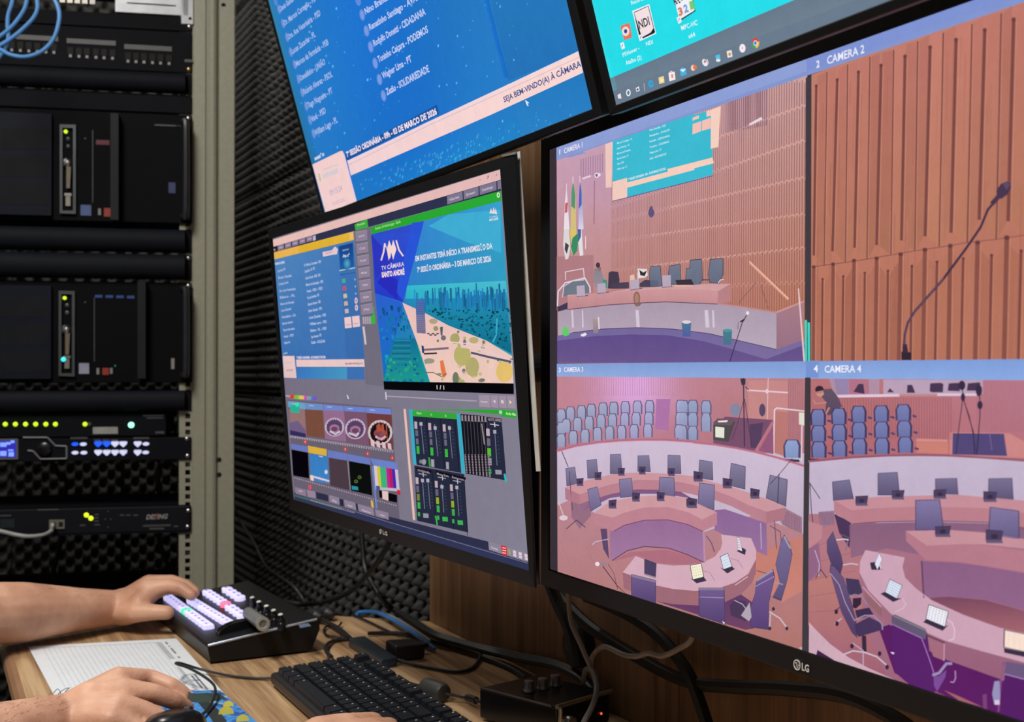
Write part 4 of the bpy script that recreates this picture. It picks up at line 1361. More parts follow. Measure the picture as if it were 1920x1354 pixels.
S.ell(517, 2, 3.2, 9, (88, 140, 212), 5, rot=-12)
right = [('Nino Brandão - PRD', (686, 27), (758, -20)), ('Renatinho Santiago - AVANTE', (694, 57), (800, -10)), ('Rodolfo Donetti - CIDADANIA', (702, 87), (799, 26.5)),
         ('Toninho Caiçara - PODEMOS', (710.5, 117.5), (804, 60)), ('Wagner Lima - PT', (718.5, 148), (773, 115)), ('Zezão - SOLIDARIEDADE', (726, 178.5), (806, 134))]
for t_, a, b_ in right:
    S.text(t_, a, b_, 13.5, (196, 206, 244), 6, .026)
    S.ell(a[0] - 6.5, a[1] + 1, 5, 11, (98, 140, 218), 5, rot=-10)
    S.ell(a[0] - 6.5, a[1] + 1, 3.4, 8.5, (122, 156, 226), 6, rot=-10)
S.ell(672, 1, 5, 10, (98, 140, 218), 5, rot=-10)
PK = (244, 212, 210)
S.vgrad(U3((490, 652)) + [(800, 229.7), (1085, 96.6), (1094, 136)] + U3((1920, 190), (525, 795)), (250, 216, 210), (240, 208, 210), 6)
S.line([(655, 309), (800, 237), (1087, 107)], 1.1, (206, 182, 192), 8)
S.line(U3((490, 652)) + [(1085, 96.6)], 1.6, (232, 216, 240), 8)
S.poly([(647, 289), (820, 196), (824, 214), (651, 301)], (28, 84, 156), 6)
S.text('7ª SESSÃO ORDINÁRIA - 09h - 03 DE MARÇO DE 2026', (651.5, 294.5), (820.5, 213.5), 10.5, (240, 226, 240), 9, .04)
S.text('SEJA BEM-VINDO(A) À CÂMARA', (946, 192), (1091, 124), 11, (62, 82, 140), 9, .02)
S.poly(U3((140, 685), (420, 550), (440, 548), (455, 575), (580, 1055), (275, 1180)), (242, 206, 204), 8)
S.line(U3((455, 580), (580, 1055)), 1.6, (226, 208, 240), 9)
S.text('sessão', (591, 301), (609, 291), 8, (210, 214, 224), 9, .05)
S.text('CÂMARA MUNICIPAL', (605, 320), (634, 310), 3.2, (196, 200, 200), 9, .02)
S.text('SANTO ANDRÉ', (607, 335), (635, 324), 9, (176, 200, 220), 9, .02)
S.poly([(597, 326), (600, 325), (603, 338), (600, 341)], (190, 196, 140), 9)
S.text('09:15:24', (620, 367), (643, 357), 11, (158, 158, 196), 9, .0)
S.text('03/03/2026', (625, 386), (647.5, 377), 7, (184, 172, 198), 9, .0)
S.poly([(985, 187), (993.5, 193), (989.5, 194), (992, 198), (990, 199), (987.5, 195)], (230, 234, 248), 9)
ob = bl - Ux * .010 + VD * .006
obr = br + Ux * .012 + VD * .006
out = [S.w(0, 0) - Ux * .010 - VD * .01, S.w(UW, 0) + Ux * .012 - VD * .01, obr, ob]
monitor('black monitor tilted forward above the smaller one, showing a list of names on blue', S, out, arm='the monitor with the list of names', back=0.05)

# ============ upper-right monitor: desktop
bl = PW(1156, 197, UY)
S = Pic(bl - VD * UH, Ux, VD, UW, UH)
S.grad(uvq(S, 0, 0, 1, .948), [(36, 214, 226), (38, 236, 246), (38, 240, 250), (40, 220, 232)], 0, 8, 8)
S.grad([(1103, -6), (1112, -9), (1158, 170), (1149, 171)], [(70, 214, 224), (38, 222, 234), (40, 226, 238), (70, 218, 224)], 1, 3, 3)
S.grad(uvq(S, 0, .948, 1, 1), [(104, 122, 140)] * 2 + [(116, 132, 148)] * 2, 1, 4, 1)
U4 = T(1080, 0, 5.3333)
S.poly([(1149.5, 171), (1700, -36), (1720, -20), (1156.5, 197)], (106, 124, 142), 2)
W_ = (240, 246, 250)
S.poly(U4((445, 260), (540, 225), (565, 375), (485, 402)), (226, 120, 96), 4)
S.ell(*U4((500, 312))[0], 7, 9, (240, 220, 220), 5)
S.ell(*U4((500, 312))[0], 3, 4, (40, 70, 130), 6)
S.poly(U4((565, 110), (735, 40), (805, 335), (640, 412)), (242, 244, 248), 4)
S.poly(U4((580, 122), (728, 55), (795, 320), (790, 330), (650, 395), (640, 380)), (30, 34, 40), 5)
S.poly(U4((585, 128), (724, 64), (778, 280), (750, 325), (668, 370), (655, 345)), (246, 226, 228), 6)
S.text('NDI', U4((640, 290))[0], U4((745, 245))[0], 17, (40, 44, 56), 7, .02)
S.text('NDI', U4((708, 460))[0], U4((775, 435))[0], 8, W_, 7, .01)
S.poly(U4((632, 352), (660, 340), (672, 392), (645, 408)), (240, 240, 250), 7)
S.line(U4((648, 385), (656, 358)), 1, (90, 70, 130), 8)
S.poly(U4((445, 432), (480, 420), (495, 480), (462, 495)), (240, 240, 250), 7)
S.line(U4((462, 470), (472, 442)), 1, (70, 60, 130), 8)
S.text('PSViewer -', U4((475, 570))[0], U4((640, 495))[0], 8, W_, 7, .01)
S.text('Atalho (2)', U4((505, 650))[0], U4((660, 590))[0], 8.5, W_, 7, .01)
S.text('Recorder', U4((560, 48))[0], U4((705, -10))[0], 8, W_, 7, .01)
S.poly(U4((975, 0), (1165, -60), (1198, 110), (1060, 200)), (30, 34, 40), 4)
S.poly(U4((990, 5), (1158, -60), (1190, 98), (1182, 108), (1058, 185), (1035, 190)), (240, 240, 246), 5)
for q in ((1000, 15), (1025, 5), (1012, 32), (1040, 22), (1062, -4)):
    S.ell(*U4(q)[0], 1.8, 1.8, (30, 34, 40), 6)
for ch, xx, yy, cc in (('3', 1035, 158, (214, 122, 90)), ('2', 1090, 128, (120, 160, 216)), ('1', 1150, 95, (126, 200, 110))):
    S.text(ch, U4((xx, yy))[0], U4((xx + 42, yy - 18))[0], 15, cc, 7, .05)
S.poly(U4((1010, 175), (1045, 160), (1062, 218), (1028, 240)), (240, 240, 250), 7)
S.line(U4((1028, 212), (1040, 182)), 1, (110, 60, 110), 8)
S.text('MPC-HC', U4((1062, 305))[0], U4((1222, 245))[0], 9.5, W_, 7, .01)
S.text('x64', U4((1130, 385))[0], U4((1198, 360))[0], 8.5, W_, 7, .01)
S.poly(U4((418, 950), (448, 932), (458, 985), (425, 985)), (246, 226, 226), 4)
S.ell(*U4((527, 927))[0], 4.3, 6.6, W_, 4)
S.ell(*U4((527, 927))[0], 2.4, 4.3, (104, 122, 140), 5)
S.poly(U4((600, 880), (632, 862), (640, 905), (608, 920)), (232, 232, 240), 4)
S.poly(U4((608, 888), (626, 880), (630, 900), (612, 908)), (80, 84, 110), 5)
S.line(U4((682, 835), (690, 910)), 1, (190, 196, 206), 4)
S.ell(*U4((752, 838))[0], 4.8, 7.2, (38, 170, 226), 4)
S.ell(*U4((756, 832))[0], 1.6, 2, (104, 122, 140), 5)
S.line(U4((740, 846), (775, 834)), 1.2, (104, 122, 140), 5)
S.poly(U4((828, 775), (880, 760), (888, 825), (836, 840)), (246, 214, 150), 4)
S.poly(U4((845, 795), (872, 786), (876, 810), (850, 818)), (250, 232, 190), 5)
S.poly(U4((928, 730), (990, 715), (998, 795), (938, 812)), (246, 236, 236), 4)
S.line(U4((940, 728), (950, 712), (968, 716)), 1.2, (240, 240, 240), 4)
S.poly(U4((952, 745), (975, 738), (978, 778), (958, 782)), (230, 150, 130), 5)
S.poly(U4((1042, 695), (1065, 672), (1102, 685), (1110, 745), (1052, 762)), (70, 180, 226), 4)
S.poly(U4((1042, 697), (1102, 686), (1075, 722)), (226, 240, 250), 5)
S.ell(*U4((1175, 678))[0], 4.2, 5.6, (240, 214, 206), 4)
S.ell(*U4((1192, 672))[0], 3.6, 4.6, (232, 120, 60), 5)
S.ell(*U4((1290, 625))[0], 4.4, 7, (244, 232, 236), 4, rot=-20)
S.line(U4((1312, 590), (1325, 625), (1310, 660)), 1.4, (244, 232, 236), 4)
S.ell(*U4((1292, 615))[0], 1.8, 2.8, (150, 110, 140), 5)
S.poly(U4((1398, 555), (1440, 542), (1448, 590), (1406, 600)), (90, 196, 232), 4)
S.ell(*U4((1425, 603))[0], 4.2, 2.8, (240, 240, 244), 4)
S.poly(U4((1510, 512), (1558, 500), (1568, 565), (1520, 578)), (248, 236, 232), 4)
S.ell(*U4((1540, 542))[0], 2.6, 3.6, (214, 150, 110), 5)
S.ell(*U4((1668, 482))[0], 5.8, 8.2, (246, 236, 240), 4)
S.ell(*U4((1668, 480))[0], 1.2, 1.6, (220, 90, 90), 5)
cx_, cy_ = U4((1798, 430))[0]
for a0, a1, cc in ((200, 340, (222, 66, 58)), (340, 450, (244, 200, 60)), (90, 200, (70, 168, 84))):
    pp = [(cx_, cy_)] + [(cx_ + 7 * math.cos(math.radians(a)), cy_ + 10 * math.sin(math.radians(a))) for a in range(a0, a1 + 1, 20)]
    S.poly(pp, cc, 4)
S.ell(cx_, cy_, 3.6, 5.2, (244, 240, 240), 5)
S.ell(cx_, cy_, 2.6, 3.8, (66, 130, 230), 6)
out = [S.w(0, 0) - Ux * .012 - VD * .01, S.w(UW, 0) + Ux * .012 - VD * .01, S.w(UW, UH) + Ux * .012 + VD * .006, S.w(0, UH) - Ux * .012 + VD * .006]
monitor('black monitor above the large one, showing a turquoise computer desktop with icons', S, out, arm='the monitor with the turquoise desktop', back=0.05)

# ============ smaller monitor with the mixing software
sc_ = 0.598 / 0.16


def c2w(v):
    return RGT * v[0] - UPV * v[1] + FWD * v[2]


mc = CAM + c2w((-0.038777 * sc_, 0.002451 * sc_, 0.337557 * sc_))
mu = c2w((0.492142, -0.00139, -0.870514))
mv = c2w((0.071808, 0.996656, 0.039005))
MW, MH = 0.602, 0.340
S = Pic(mc - mu * MW / 2 - mv * MH / 2, mu, mv, MW, MH)
M1 = T(500, 400, 4.2333)
M2 = T(680, 300, 3.2242)
M3 = T(520, 700, 4.5115)
M4 = T(720, 700, 3.3833)
M5 = T(530, 880, 15.93)
GY = (128, 122, 138)
S.grad([(506, 449), (939, 317), (993, 1070), (551, 936)], [(120, 116, 136), (126, 124, 142), (132, 128, 146), (116, 108, 124)], 0, 16, 16)
PKM = (230, 186, 182)
S.vgrad([(507, 451), (938, 318), (939, 337), (508, 464)], (226, 184, 184), (232, 190, 180), 1)
S.poly([(508, 464), (939, 337), (940, 358), (510, 475)], (46, 50, 76), 1)
for i in range(5):
    a = 521 + i * 13.4
    S.poly([(a, 460.5 - (i * 13.4) * .3), (a + 11.5, 457 - i * 4), (a + 12, 467 - i * 4), (a + .5, 470.5 - i * 4)], (138, 122, 146), 2)
    S.line([(a + 3, 465 - i * 4), (a + 9, 463 - i * 4)], 2, (184, 172, 192), 3)
S.poly([(509, 464), (519, 461), (520, 472), (511, 474)], (36, 30, 40), 2)
S.ell(514.5, 468.5, 2.6, 2.2, (150, 148, 160), 3)
S.poly([(587, 443), (592, 441), (592.5, 450), (587.5, 452)], (196, 180, 206), 2)
for xa, xb, t_ in ((838.5, 867.5, 'Fullscreen'), (869.5, 897.5, 'Stream'), (899.5, 931, 'Settings'), (933, 940, '')):
    f_ = lambda x: 337 + (939 - x) * .2945
    S.poly([(xa, f_(xa) + .8), (xb, f_(xb) + .8), (xb + .6, f_(xb) + 17), (xa + .6, f_(xa) + 17)], (126, 118, 142), 2)
    if t_:
        S.text(t_, (xa + 5, f_(xa) + 10.5), (xb - 6, f_(xb) + 13), 5, (206, 188, 208), 4, .02)
S.line(M2((755, 112), (762, 105), (762, 95), (755, 100)), 1, (110, 70, 80), 3)
S.line(M2((708, 122), (716, 120)), 1, (140, 90, 96), 3)
S.line(M2((808, 96), (814, 86)), 1, (140, 90, 96), 3)
# yellow title
S.vgrad([(511, 474), (663, 434), (664, 450), (512.5, 487)], (226, 178, 60), (218, 172, 40), 3)
S.poly([(511, 474), (560, 461), (561, 475), (512.5, 487)], (230, 178, 82), 4)
S.poly(M1((658, 158), (688, 150), (690, 205), (660, 212)), (232, 190, 110), 5)
S.poly([(665, 421), (689, 410.5), (691, 426), (667, 432)], (60, 168, 66), 3)
S.text('Preview', (670, 424.5), (685, 420), 4.5, (180, 220, 150), 5, .02)
# names list
S.grad([(512.5, 487.5), (664, 450.5), (684.5, 712), (530.5, 709.5)], [(80, 132, 186), (66, 120, 184), (62, 112, 178), (54, 106, 172)], 3, 8, 8)
S.vgrad(M1((568, 265), (690, 225), (780, 1160), (640, 1160)), (62, 116, 180), (58, 106, 170), 4)
S.vgrad(M1((575, 262), (685, 235), (695, 425), (585, 445)), (24, 62, 128), (30, 94, 166), 5)
S.halo(*M1((640, 400))[0], 8, 12, (84, 176, 196), (28, 84, 156), 6)
S.text('BEM-VINDO', M1((605, 302))[0], M1((655, 290))[0], 3, (170, 190, 226), 7, .02)
S.text('Ata nº', M1((605, 352))[0], M1((662, 342))[0], 6, (206, 210, 236), 7, .04)
S.line(M1((580, 455), (703, 432)), 1.8, (190, 206, 180), 6)
S.line(M1((585, 488), (705, 470)), 1.6, (40, 88, 156), 6)
for i in range(5):
    cc = ((70, 170, 150), (190, 80, 120), (196, 190, 150), (206, 170, 150), (206, 176, 180))[i]
    S.poly(M1((598 + i * 6, 520 + i * 60), (626 + i * 6, 517 + i * 60), (630 + i * 6, 550 + i * 60), (600 + i * 6, 555 + i * 60)), cc, 6)
for i in range(5):
    xx, yy = M1((703 + i * 3, 525 + i * 56))[0]
    S.ell(xx, yy, 1.4 + (i > 2) * 1.6, 2 + (i > 2) * 4, (222, 190, 210) if i > 2 else (150, 180, 214), 6)
    if i > 2:
        S.ell(xx, yy, 1.2, 3, (176, 120, 140), 7)
S.poly(M1((618, 828), (672, 820), (678, 908), (624, 914)), (234, 200, 200), 6)
S.poly(M1((680, 818), (738, 812), (744, 898), (686, 906)), (234, 200, 200), 6)
S.text('Sim', M1((636, 893))[0], M1((668, 888))[0], 3.5, (150, 110, 120), 7)
S.text('Não', M1((697, 885))[0], M1((728, 880))[0], 3.5, (150, 110, 120), 7)
S.poly(M1((445, 308), (520, 292), (545, 262), (568, 285), (560, 325), (520, 330), (450, 345)), (226, 200, 206), 6)
S.text('sessão', M1((470, 325))[0], M1((520, 312))[0], 4, (206, 150, 150), 7, .03)
S.text('VEREADORES', M1((68, 412))[0], M1((145, 395))[0], 4, (206, 214, 236), 7, .04)
nl = ['Carlos Ferreira - MDB', 'Denis Gambá', 'Dr. Marcos Cortegão', 'Dra. Ana Veterinária', 'Edson - PL', 'Marcos da Farmácia', 'Lucas Zacarias', 'Oswaldinho - UN', 'Ricardo Alvarez', 'Tiago Nogueira', 'Vavá - PSD', 'William Lago']
for i in range(12):
    a, b_ = M1((90 + i * 4.6, 470 + i * 52))[0], M1(((150, 200, 175, 232, 228, 220, 198, 232, 210, 226, 218, 190)[i], 450 + i * 52.5))[0]
    S.text(nl[i], a, b_, 4.6, (176, 190, 224), 7, .03)
    a, b_ = M1((300 + i * 5, 422 + i * 52))[0], M1(((435, 385, 430, 452, 446, 420, 432, 442, 474, 480, 478, 438)[i], 392 + i * 53))[0]
    S.text(nl[(i * 5 + 2) % 12] + ' - PSD', a, b_, 5, (184, 198, 230), 7, .03)
S.text('Zezão - SOLIDAR', M1((355, 1036))[0], M1((468, 1024))[0], 5, (184, 198, 230), 7, .03)
S.text('7ª SESSÃO ORDINÁRIA - 03 DE MARÇO DE 2026', M1((240, 1155))[0], M1((470, 1150))[0], 4.2, (226, 222, 240), 7, .04)
S.poly(M1((235, 1162), (775, 1158), (780, 1218), (240, 1218)), (232, 198, 196), 6)
S.text('SEJA BEM-VINDO(A) À C', M1((625, 1200))[0], M1((768, 1198))[0], 3, (110, 90, 110), 7, .03)
S.grad(M1((240, 1222), (640, 1222), (640, 1318), (245, 1310)), [(60, 114, 186), (70, 150, 190), (70, 150, 196), (58, 120, 190)], 5, 4, 2)
S.vgrad(M1((130, 1132), (222, 1132), (240, 1308), (140, 1305)), (232, 198, 196), (224, 192, 190), 7)
S.text('sessão', M1((135, 1120))[0], M1((168, 1112))[0], 3.4, (190, 190, 200), 7, .03)
S.text('09:15:24', M1((162, 1255))[0], M1((210, 1252))[0], 3.6, (160, 130, 150), 8, .03)
S.text('SANTO ANDRÉ', M1((150, 1195))[0], M1((205, 1190))[0], 3, (190, 190, 196), 8, .03)
# transition buttons column
S.poly([(664, 433), (695, 425), (720, 725), (686, 720)], (112, 108, 124), 2)
lb = ['Quick Play', 'Cut', 'Fade', 'Merge', 'Wipe', 'Slide', 'Fly']
for i in range(7):
    x0, y0 = 706 + i * 7.2, 150 + i * 97
    S.poly(M1((x0, y0), (x0 + 92, y0 - 17), (x0 + 96, y0 + 66), (x0 + 6, y0 + 80)), (142, 128, 150), 3)
    S.line(M1((x0, y0), (x0 + 92, y0 - 17)), .9, (170, 156, 176), 4)
    S.line(M1((x0 + 6, y0 + 80), (x0 + 96, y0 + 66)), 1.2, (86, 84, 104), 4)
    S.text(lb[i], M1((x0 + 26, y0 + 42))[0], M1((x0 + 72, y0 + 32))[0], 3.6, (206, 196, 214), 5, .02)
for i in range(4):
    S.poly(M1((762 + i * 17, 822), (776 + i * 17, 820), (779 + i * 17, 878), (766 + i * 17, 880)), (170, 158, 174), 3)
S.poly(M1((826, 815), (862, 808), (865, 875), (832, 880)), (60, 176, 70), 4)
S.poly(M1((843, 750), (852, 735), (866, 870), (855, 875)), (66, 170, 86), 3)
S.poly(M1((762, 900), (778, 898), (795, 1040), (780, 1042)), (206, 192, 202), 4)
# output window
S.vgrad([(695.5, 426), (939, 358), (940.5, 376.5), (698, 439)], (44, 170, 54), (40, 162, 48), 3)
S.text('Sessão Ordinária.jpg - Saída', (704, 431), (752, 417.5), 4.6, (170, 220, 150), 5, .02)
S.ell(*M2((822, 212))[0], 3, 5, (206, 236, 190), 5)
S.ell(*M2((822, 212))[0], 1.2, 2.2, (70, 150, 70), 6)


def fns(x, y, c):
    return c


S.grad([(698, 439.5), (940, 376.5), (964, 720), (720, 716)], [(52, 116, 208), (56, 160, 206), (40, 150, 170), (24, 120, 170)], 3, 16, 16)
S.grad(M2((270, 760), (868, 730), (878, 830), (260, 840)), [(54, 186, 204), (76, 190, 208), (66, 176, 200), (44, 176, 200)], 4, 8, 3)
S.vgrad(M2((55, 450), (372, 370), (325, 560), (245, 860), (75, 805)), (50, 82, 206), (38, 56, 200), 5)
S.poly(M2((52, 450), (372, 370), (350, 450), (240, 440)), (46, 76, 200), 6)
S.poly(M2((52, 452), (190, 600), (80, 720)), (44, 54, 190), 6)
S.poly(M2((120, 690), (210, 720), (215, 850), (90, 740)), (40, 44, 186), 6)
S.poly(M2((300, 380), (372, 370), (248, 850), (205, 800)), (42, 84, 214), 6)
S.vgrad(M2((75, 805), (245, 865), (240, 900), (180, 1150), (130, 1320), (95, 1000)), (44, 96, 206), (20, 110, 190), 5)
S.poly(M2((400, 400), (640, 500), (840, 560), (834, 300), (520, 330)), (64, 172, 210), 4)
# mark with three peaks, words
S.poly(M2((150, 535), (162, 485), (180, 530), (168, 598)), (240, 214, 206), 8)
S.poly(M2((162, 485), (148, 545), (160, 610), (178, 545)), (240, 214, 206), 8)
S.poly(M2((186, 482), (172, 545), (186, 604), (206, 540)), (244, 216, 208), 8)
S.line(M2((136, 505), (128, 560), (114, 606)), 3, (240, 214, 206), 8)
S.line(M2((205, 488), (222, 545), (246, 580)), 3, (240, 214, 206), 8)
S.line(M2((136, 505), (150, 540)), 1.5, (240, 214, 206), 8)
S.text('TV CÂMARA', M2((116, 668))[0], M2((253, 640))[0], 8, (226, 206, 220), 8, .02)
S.text('SANTO ANDRÉ', M2((118, 710))[0], M2((256, 690))[0], 9.5, (244, 220, 214), 8, .05)
for q in (((768, 325), (778, 290), (786, 320)), ((782, 325), (795, 284), (804, 325)), ((800, 325), (806, 290), (816, 328))):
    S.poly(M2(*q), (232, 216, 224), 8)
S.text('TV CÂMARA', M2((768, 352))[0], M2((818, 342))[0], 2.6, (200, 214, 226), 8, .02)
S.text('SANTO ANDRÉ', M2((768, 370))[0], M2((822, 360))[0], 4, (226, 220, 230), 8, .05)
S.text('EM INSTANTES TERÁ INÍCIO A TRANSMISSÃO DA', M2((322, 612))[0], M2((788, 535))[0], 9.6, (226, 222, 232), 8, .035)
S.text('7ª SESSÃO ORDINÁRIA – 3 DE MARÇO DE 2026', M2((333, 680))[0], M2((780, 612))[0], 9.6, (226, 222, 232), 8, .035)
# skyline
rs = random.Random(11)
S.vgrad(M2((265, 850), (400, 845), (600, 835), (870, 800), (902, 1170), (750, 1090), (520, 1000), (380, 925)), (36, 146, 186), (14, 104, 130), 5)
for i in range(110):
    x_ = 310 + rs.random() ** .8 * 555
    base = 850 + rs.random() * 70
    h_ = rs.uniform(18, 70) * (1 + (x_ > 420) * .4)
    w_ = rs.uniform(4, 13)
    k_ = rs.uniform(.75, 1.15)
    S.poly(M2((x_, base - h_ - 15), (x_ + w_, base - h_ - 16), (x_ + w_ + 2, base), (x_ + 2, base)), (int(34 * k_), int(122 * k_), int(176 * k_)), 6 + (base > 885))
for i in range(260):
    x_ = rs.uniform(380, 900)
    y_ = rs.uniform(900, 1000 + (x_ - 400) * .36)
    if y_ > 905 + (x_ - 380) * .5:
        continue
    k_ = rs.uniform(.5, 1.25)
    S.ell(*M2((x_, y_))[0], rs.uniform(1, 3.4), rs.uniform(1, 3), (int(16 * k_), int(108 * k_), int(132 * k_)), 8, n=7)
S.vgrad(M2((322, 850), (375, 838), (384, 1050), (330, 1045)), (60, 110, 176), (120, 110, 140), 10)
for i in range(14):
    S.line(M2((326, 870 + i * 12), (380, 866 + i * 12)), .8, (44, 84, 150) if i < 6 else (150, 130, 150), 11)
# the white wedge with the square and trees
S.vgrad(M2((242, 862), (378, 925), (520, 1000), (750, 1092), (905, 1185), (915, 1352), (410, 1345), (340, 1130)), (232, 190, 186), (236, 200, 186), 9)
for i in range(90):
    x_ = rs.uniform(440, 900)
    y_ = rs.uniform(960, 1345)
    if y_ < 960 + (x_ - 440) * .48 or (x_ < 560 and y_ > 1060 and rs.random() < .8):
        continue
    cc = rs.choice([(150, 148, 100), (176, 172, 110), (120, 128, 96), (196, 186, 120), (220, 190, 170), (110, 110, 120)])
    S.ell(*M2((x_, y_))[0], rs.uniform(2, 6), rs.uniform(2, 6), cc, 11, n=8)
for q, rx, ry, cc in (((560, 1080), 9, 10, (170, 164, 106)), ((605, 1180), 16, 20, (184, 176, 108)), ((665, 1250), 13, 18, (176, 168, 110)), ((860, 1280), 16, 20, (226, 190, 110)), ((675, 1090), 9, 6, (182, 172, 120)), ((405, 1215), 10, 5, (150, 150, 130)), ((430, 975), 8, 5, (176, 160, 130)), ((565, 1320), 6, 12, (110, 120, 100))):
    S.ell(*M2(q)[0], rx, ry, cc, 12)
S.line(M2((600, 1125), (700, 1140), (820, 1180), (905, 1220)), 6, (232, 200, 196), 13)
S.line(M2((660, 1165), (760, 1190), (900, 1220)), 4, (80, 84, 110), 14)
S.line(M2((520, 1100), (640, 1110), (760, 1130)), 2, (236, 206, 200), 14)
S.poly(M2((470, 1010), (488, 1008), (485, 1062), (475, 1060)), (80, 90, 110), 13)
S.line(M2((368, 1148), (520, 1138)), 4, (120, 104, 120), 13)
S.line(M2((375, 1172), (450, 1168)), 3, (60, 50, 60), 13)
S.poly(M2((470, 1215), (490, 1210), (510, 1300), (492, 1320), (475, 1270)), (228, 120, 70), 13)
S.line(M2((380, 1285), (430, 1285), (480, 1310), (510, 1290)), 1.4, (100, 80, 90), 14)
S.poly(M2((358, 1120), (372, 1125), (375, 1170), (362, 1165)), (44, 60, 100), 14)
for i in range(5):
    S.ell(*M2((400 + i * 14, 1050 + (i % 2) * 8))[0], 3, 1.6, (70, 70, 80), 13, n=6)
for i in range(90):
    x_, y_ = rs.uniform(880, 1340), 0
    yy = rs.uniform(880, 1340)
    xl = 95 + (yy - 880) * .09
    xr = 245 + (yy - 880) * .33
    xx = rs.uniform(xl, xr)
    k_ = rs.uniform(.7, 1.3)
    S.poly(M2((xx, yy), (xx + rs.uniform(6, 22), yy - 3), (xx + rs.uniform(6, 22), yy + rs.uniform(6, 40)), (xx + 2, yy + rs.uniform(6, 30))), (int(18 * k_), int(min(255, (92 + (yy - 880) * .12) * k_)), int(min(255, 150 * k_))), 7)
S.vgrad(M2((190, 1080), (330, 1080), (400, 1345), (130, 1330)), (20, 110, 150), (30, 150, 140), 8)
for i in range(9):
    S.line(M2((195 - i * 3, 1090 + i * 16), (290, 1090 + i * 16)), 1.8, (26, 88, 130) if i % 2 else (40, 140, 160), 9)
for i in range(40):
    S.ell(*M2((rs.uniform(150, 390), rs.uniform(1200, 1335)))[0], rs.uniform(1.5, 4), rs.uniform(1.5, 3.5), rs.choice([(20, 120, 150), (40, 160, 140), (16, 90, 140), (50, 170, 120)]), 10, n=7)
S.poly(M2((410, 1345), (340, 1130), (330, 1120), (398, 1348)), (24, 150, 160), 12)
S.line(M2((815, 960), (810, 1060), (790, 1100)), 3, (60, 170, 200), 12)
S.poly([(719.8, 715), (964, 719), (964.5, 739), (721, 730.5)], (8, 8, 12), 14)
S.text('1 / 1', M4((338, 100))[0], M4((386, 102))[0], 7, (210, 190, 190), 16, .04)
# slider and play buttons
S.line(M4((14, 145), (588, 176)), 2.4, (164, 156, 170), 3)
S.line(M4((12, 120), (16, 165)), 2.4, (206, 200, 210), 4)
for xa, xb in ((602, 672), (678, 724), (730, 776), (782, 832)):
    S.poly(M4((xa, 137 + (xa - 602) * .03), (xb, 137 + (xb - 602) * .03), (xb + 4, 215 + (xb - 602) * .04), (xa + 4, 212 + (xa - 602) * .04)), (158, 142, 160), 3)
S.text('Restart', M4((616, 184))[0], M4((660, 186))[0], 3.4, (216, 196, 210), 5, .02)
S.poly(M4((692, 178), (708, 168), (709, 190)), (226, 200, 210), 5)
S.poly(M4((744, 170), (760, 172), (761, 192), (745, 190)), (226, 200, 210), 5)
S.poly(M4((798, 170), (812, 184), (799, 196)), (240, 220, 170), 5)
# camera thumbnails
S.poly(M3((85, 222), (965, 292), (1045, 1350), (1173, 1354), (150, 1030)), (104, 96, 112), 1)
S.line(M3((75, 190), (110, 195)), 3, (190, 160, 170), 3)
for i, cc in enumerate([(206, 60, 56), (120, 190, 60), (226, 200, 70), (206, 70, 190), (100, 170, 150), (110, 90, 200)]):
    S.line(M3((112 + i * 36, 196 + i * 3), (150 + i * 36, 199 + i * 3)), 7, cc, 3)
S.line(M3((592, 185), (603, 215)), 2, (220, 214, 226), 3)
tops = [(90, 235, 235, 250), (236, 250, 384, 262), (388, 262, 560, 276), (564, 276, 748, 288), (752, 288, 962, 300)]
low = [((100, 300), (232, 308), (248, 545), (112, 520)), ((236, 306), (384, 312), (404, 548), (250, 530)), ((390, 312), (566, 318), (584, 580), (406, 555)), ((568, 320), (752, 330), (776, 610), (588, 580)), ((756, 335), (968, 350), (984, 650), (778, 610))]
for i, (xa, ya, xb, yb) in enumerate(tops):
    S.poly(M3((xa, ya), (xb, yb), (xb + 6, yb + 58), (xa + 6, ya + 52)), [(108, 160, 196), (108, 140, 196), (112, 132, 200), (110, 130, 202), (112, 132, 204)][i], 2)
    S.line(M3((xa + 35, ya + 22), (xa + 75, ya + 25)), 1.6, (170, 186, 232), 3)
    S.poly(M3(*low[i]), [(148, 112, 112), (120, 76, 60), (146, 106, 140), (120, 84, 110), (110, 60, 60)][i], 3)
S.poly(M3((108, 270), (190, 262), (186, 338), (120, 330)), (40, 176, 150), 4)
S.ell(*M3((170, 265))[0], 3.6, 4, (60, 226, 170), 5)
S.poly(M3((105, 420), (175, 400), (240, 480), (246, 540), (112, 510)), (110, 92, 130), 4)
S.poly(M3((108, 480), (240, 510), (246, 545), (112, 522)), (50, 44, 90), 5)
for i, (cx_, cy_, rx, ry) in enumerate([(485, 455, 82, 80), (662, 470, 88, 88), (872, 500, 104, 106)]):
    px, py = M3((cx_, cy_))[0]
    S.ell(px, py, rx / 4.51, ry / 4.51, (196, 176, 196) if i < 2 else (206, 190, 190), 4)
    S.ell(px, py + 1, rx / 4.51 * .82, ry / 4.51 * .84, (88, 64, 100) if i < 2 else (26, 16, 22), 5)
    for k in range(9):
        a = math.radians(200 + k * 17.5)
        S.ell(px + rx / 4.51 * .8 * math.cos(a), py + ry / 4.51 * .82 * math.sin(a), 1, 1.8, (80, 64, 110), 6, n=6)
    S.ell(px, py + 2, rx / 4.51 * .52, ry / 4.51 * .4, (160, 116, 144) if i < 2 else (150, 70, 56), 6)
    S.ell(px, py + 3.5, rx / 4.51 * .34, ry / 4.51 * .24, (104, 66, 96), 7)
    S.line([(px - 8 + (i == 1) * -4, py + 8), (px + 2, py + 13), (px + 10 - (i == 1) * 4, py + 8)], 4, (206, 186, 200), 7)
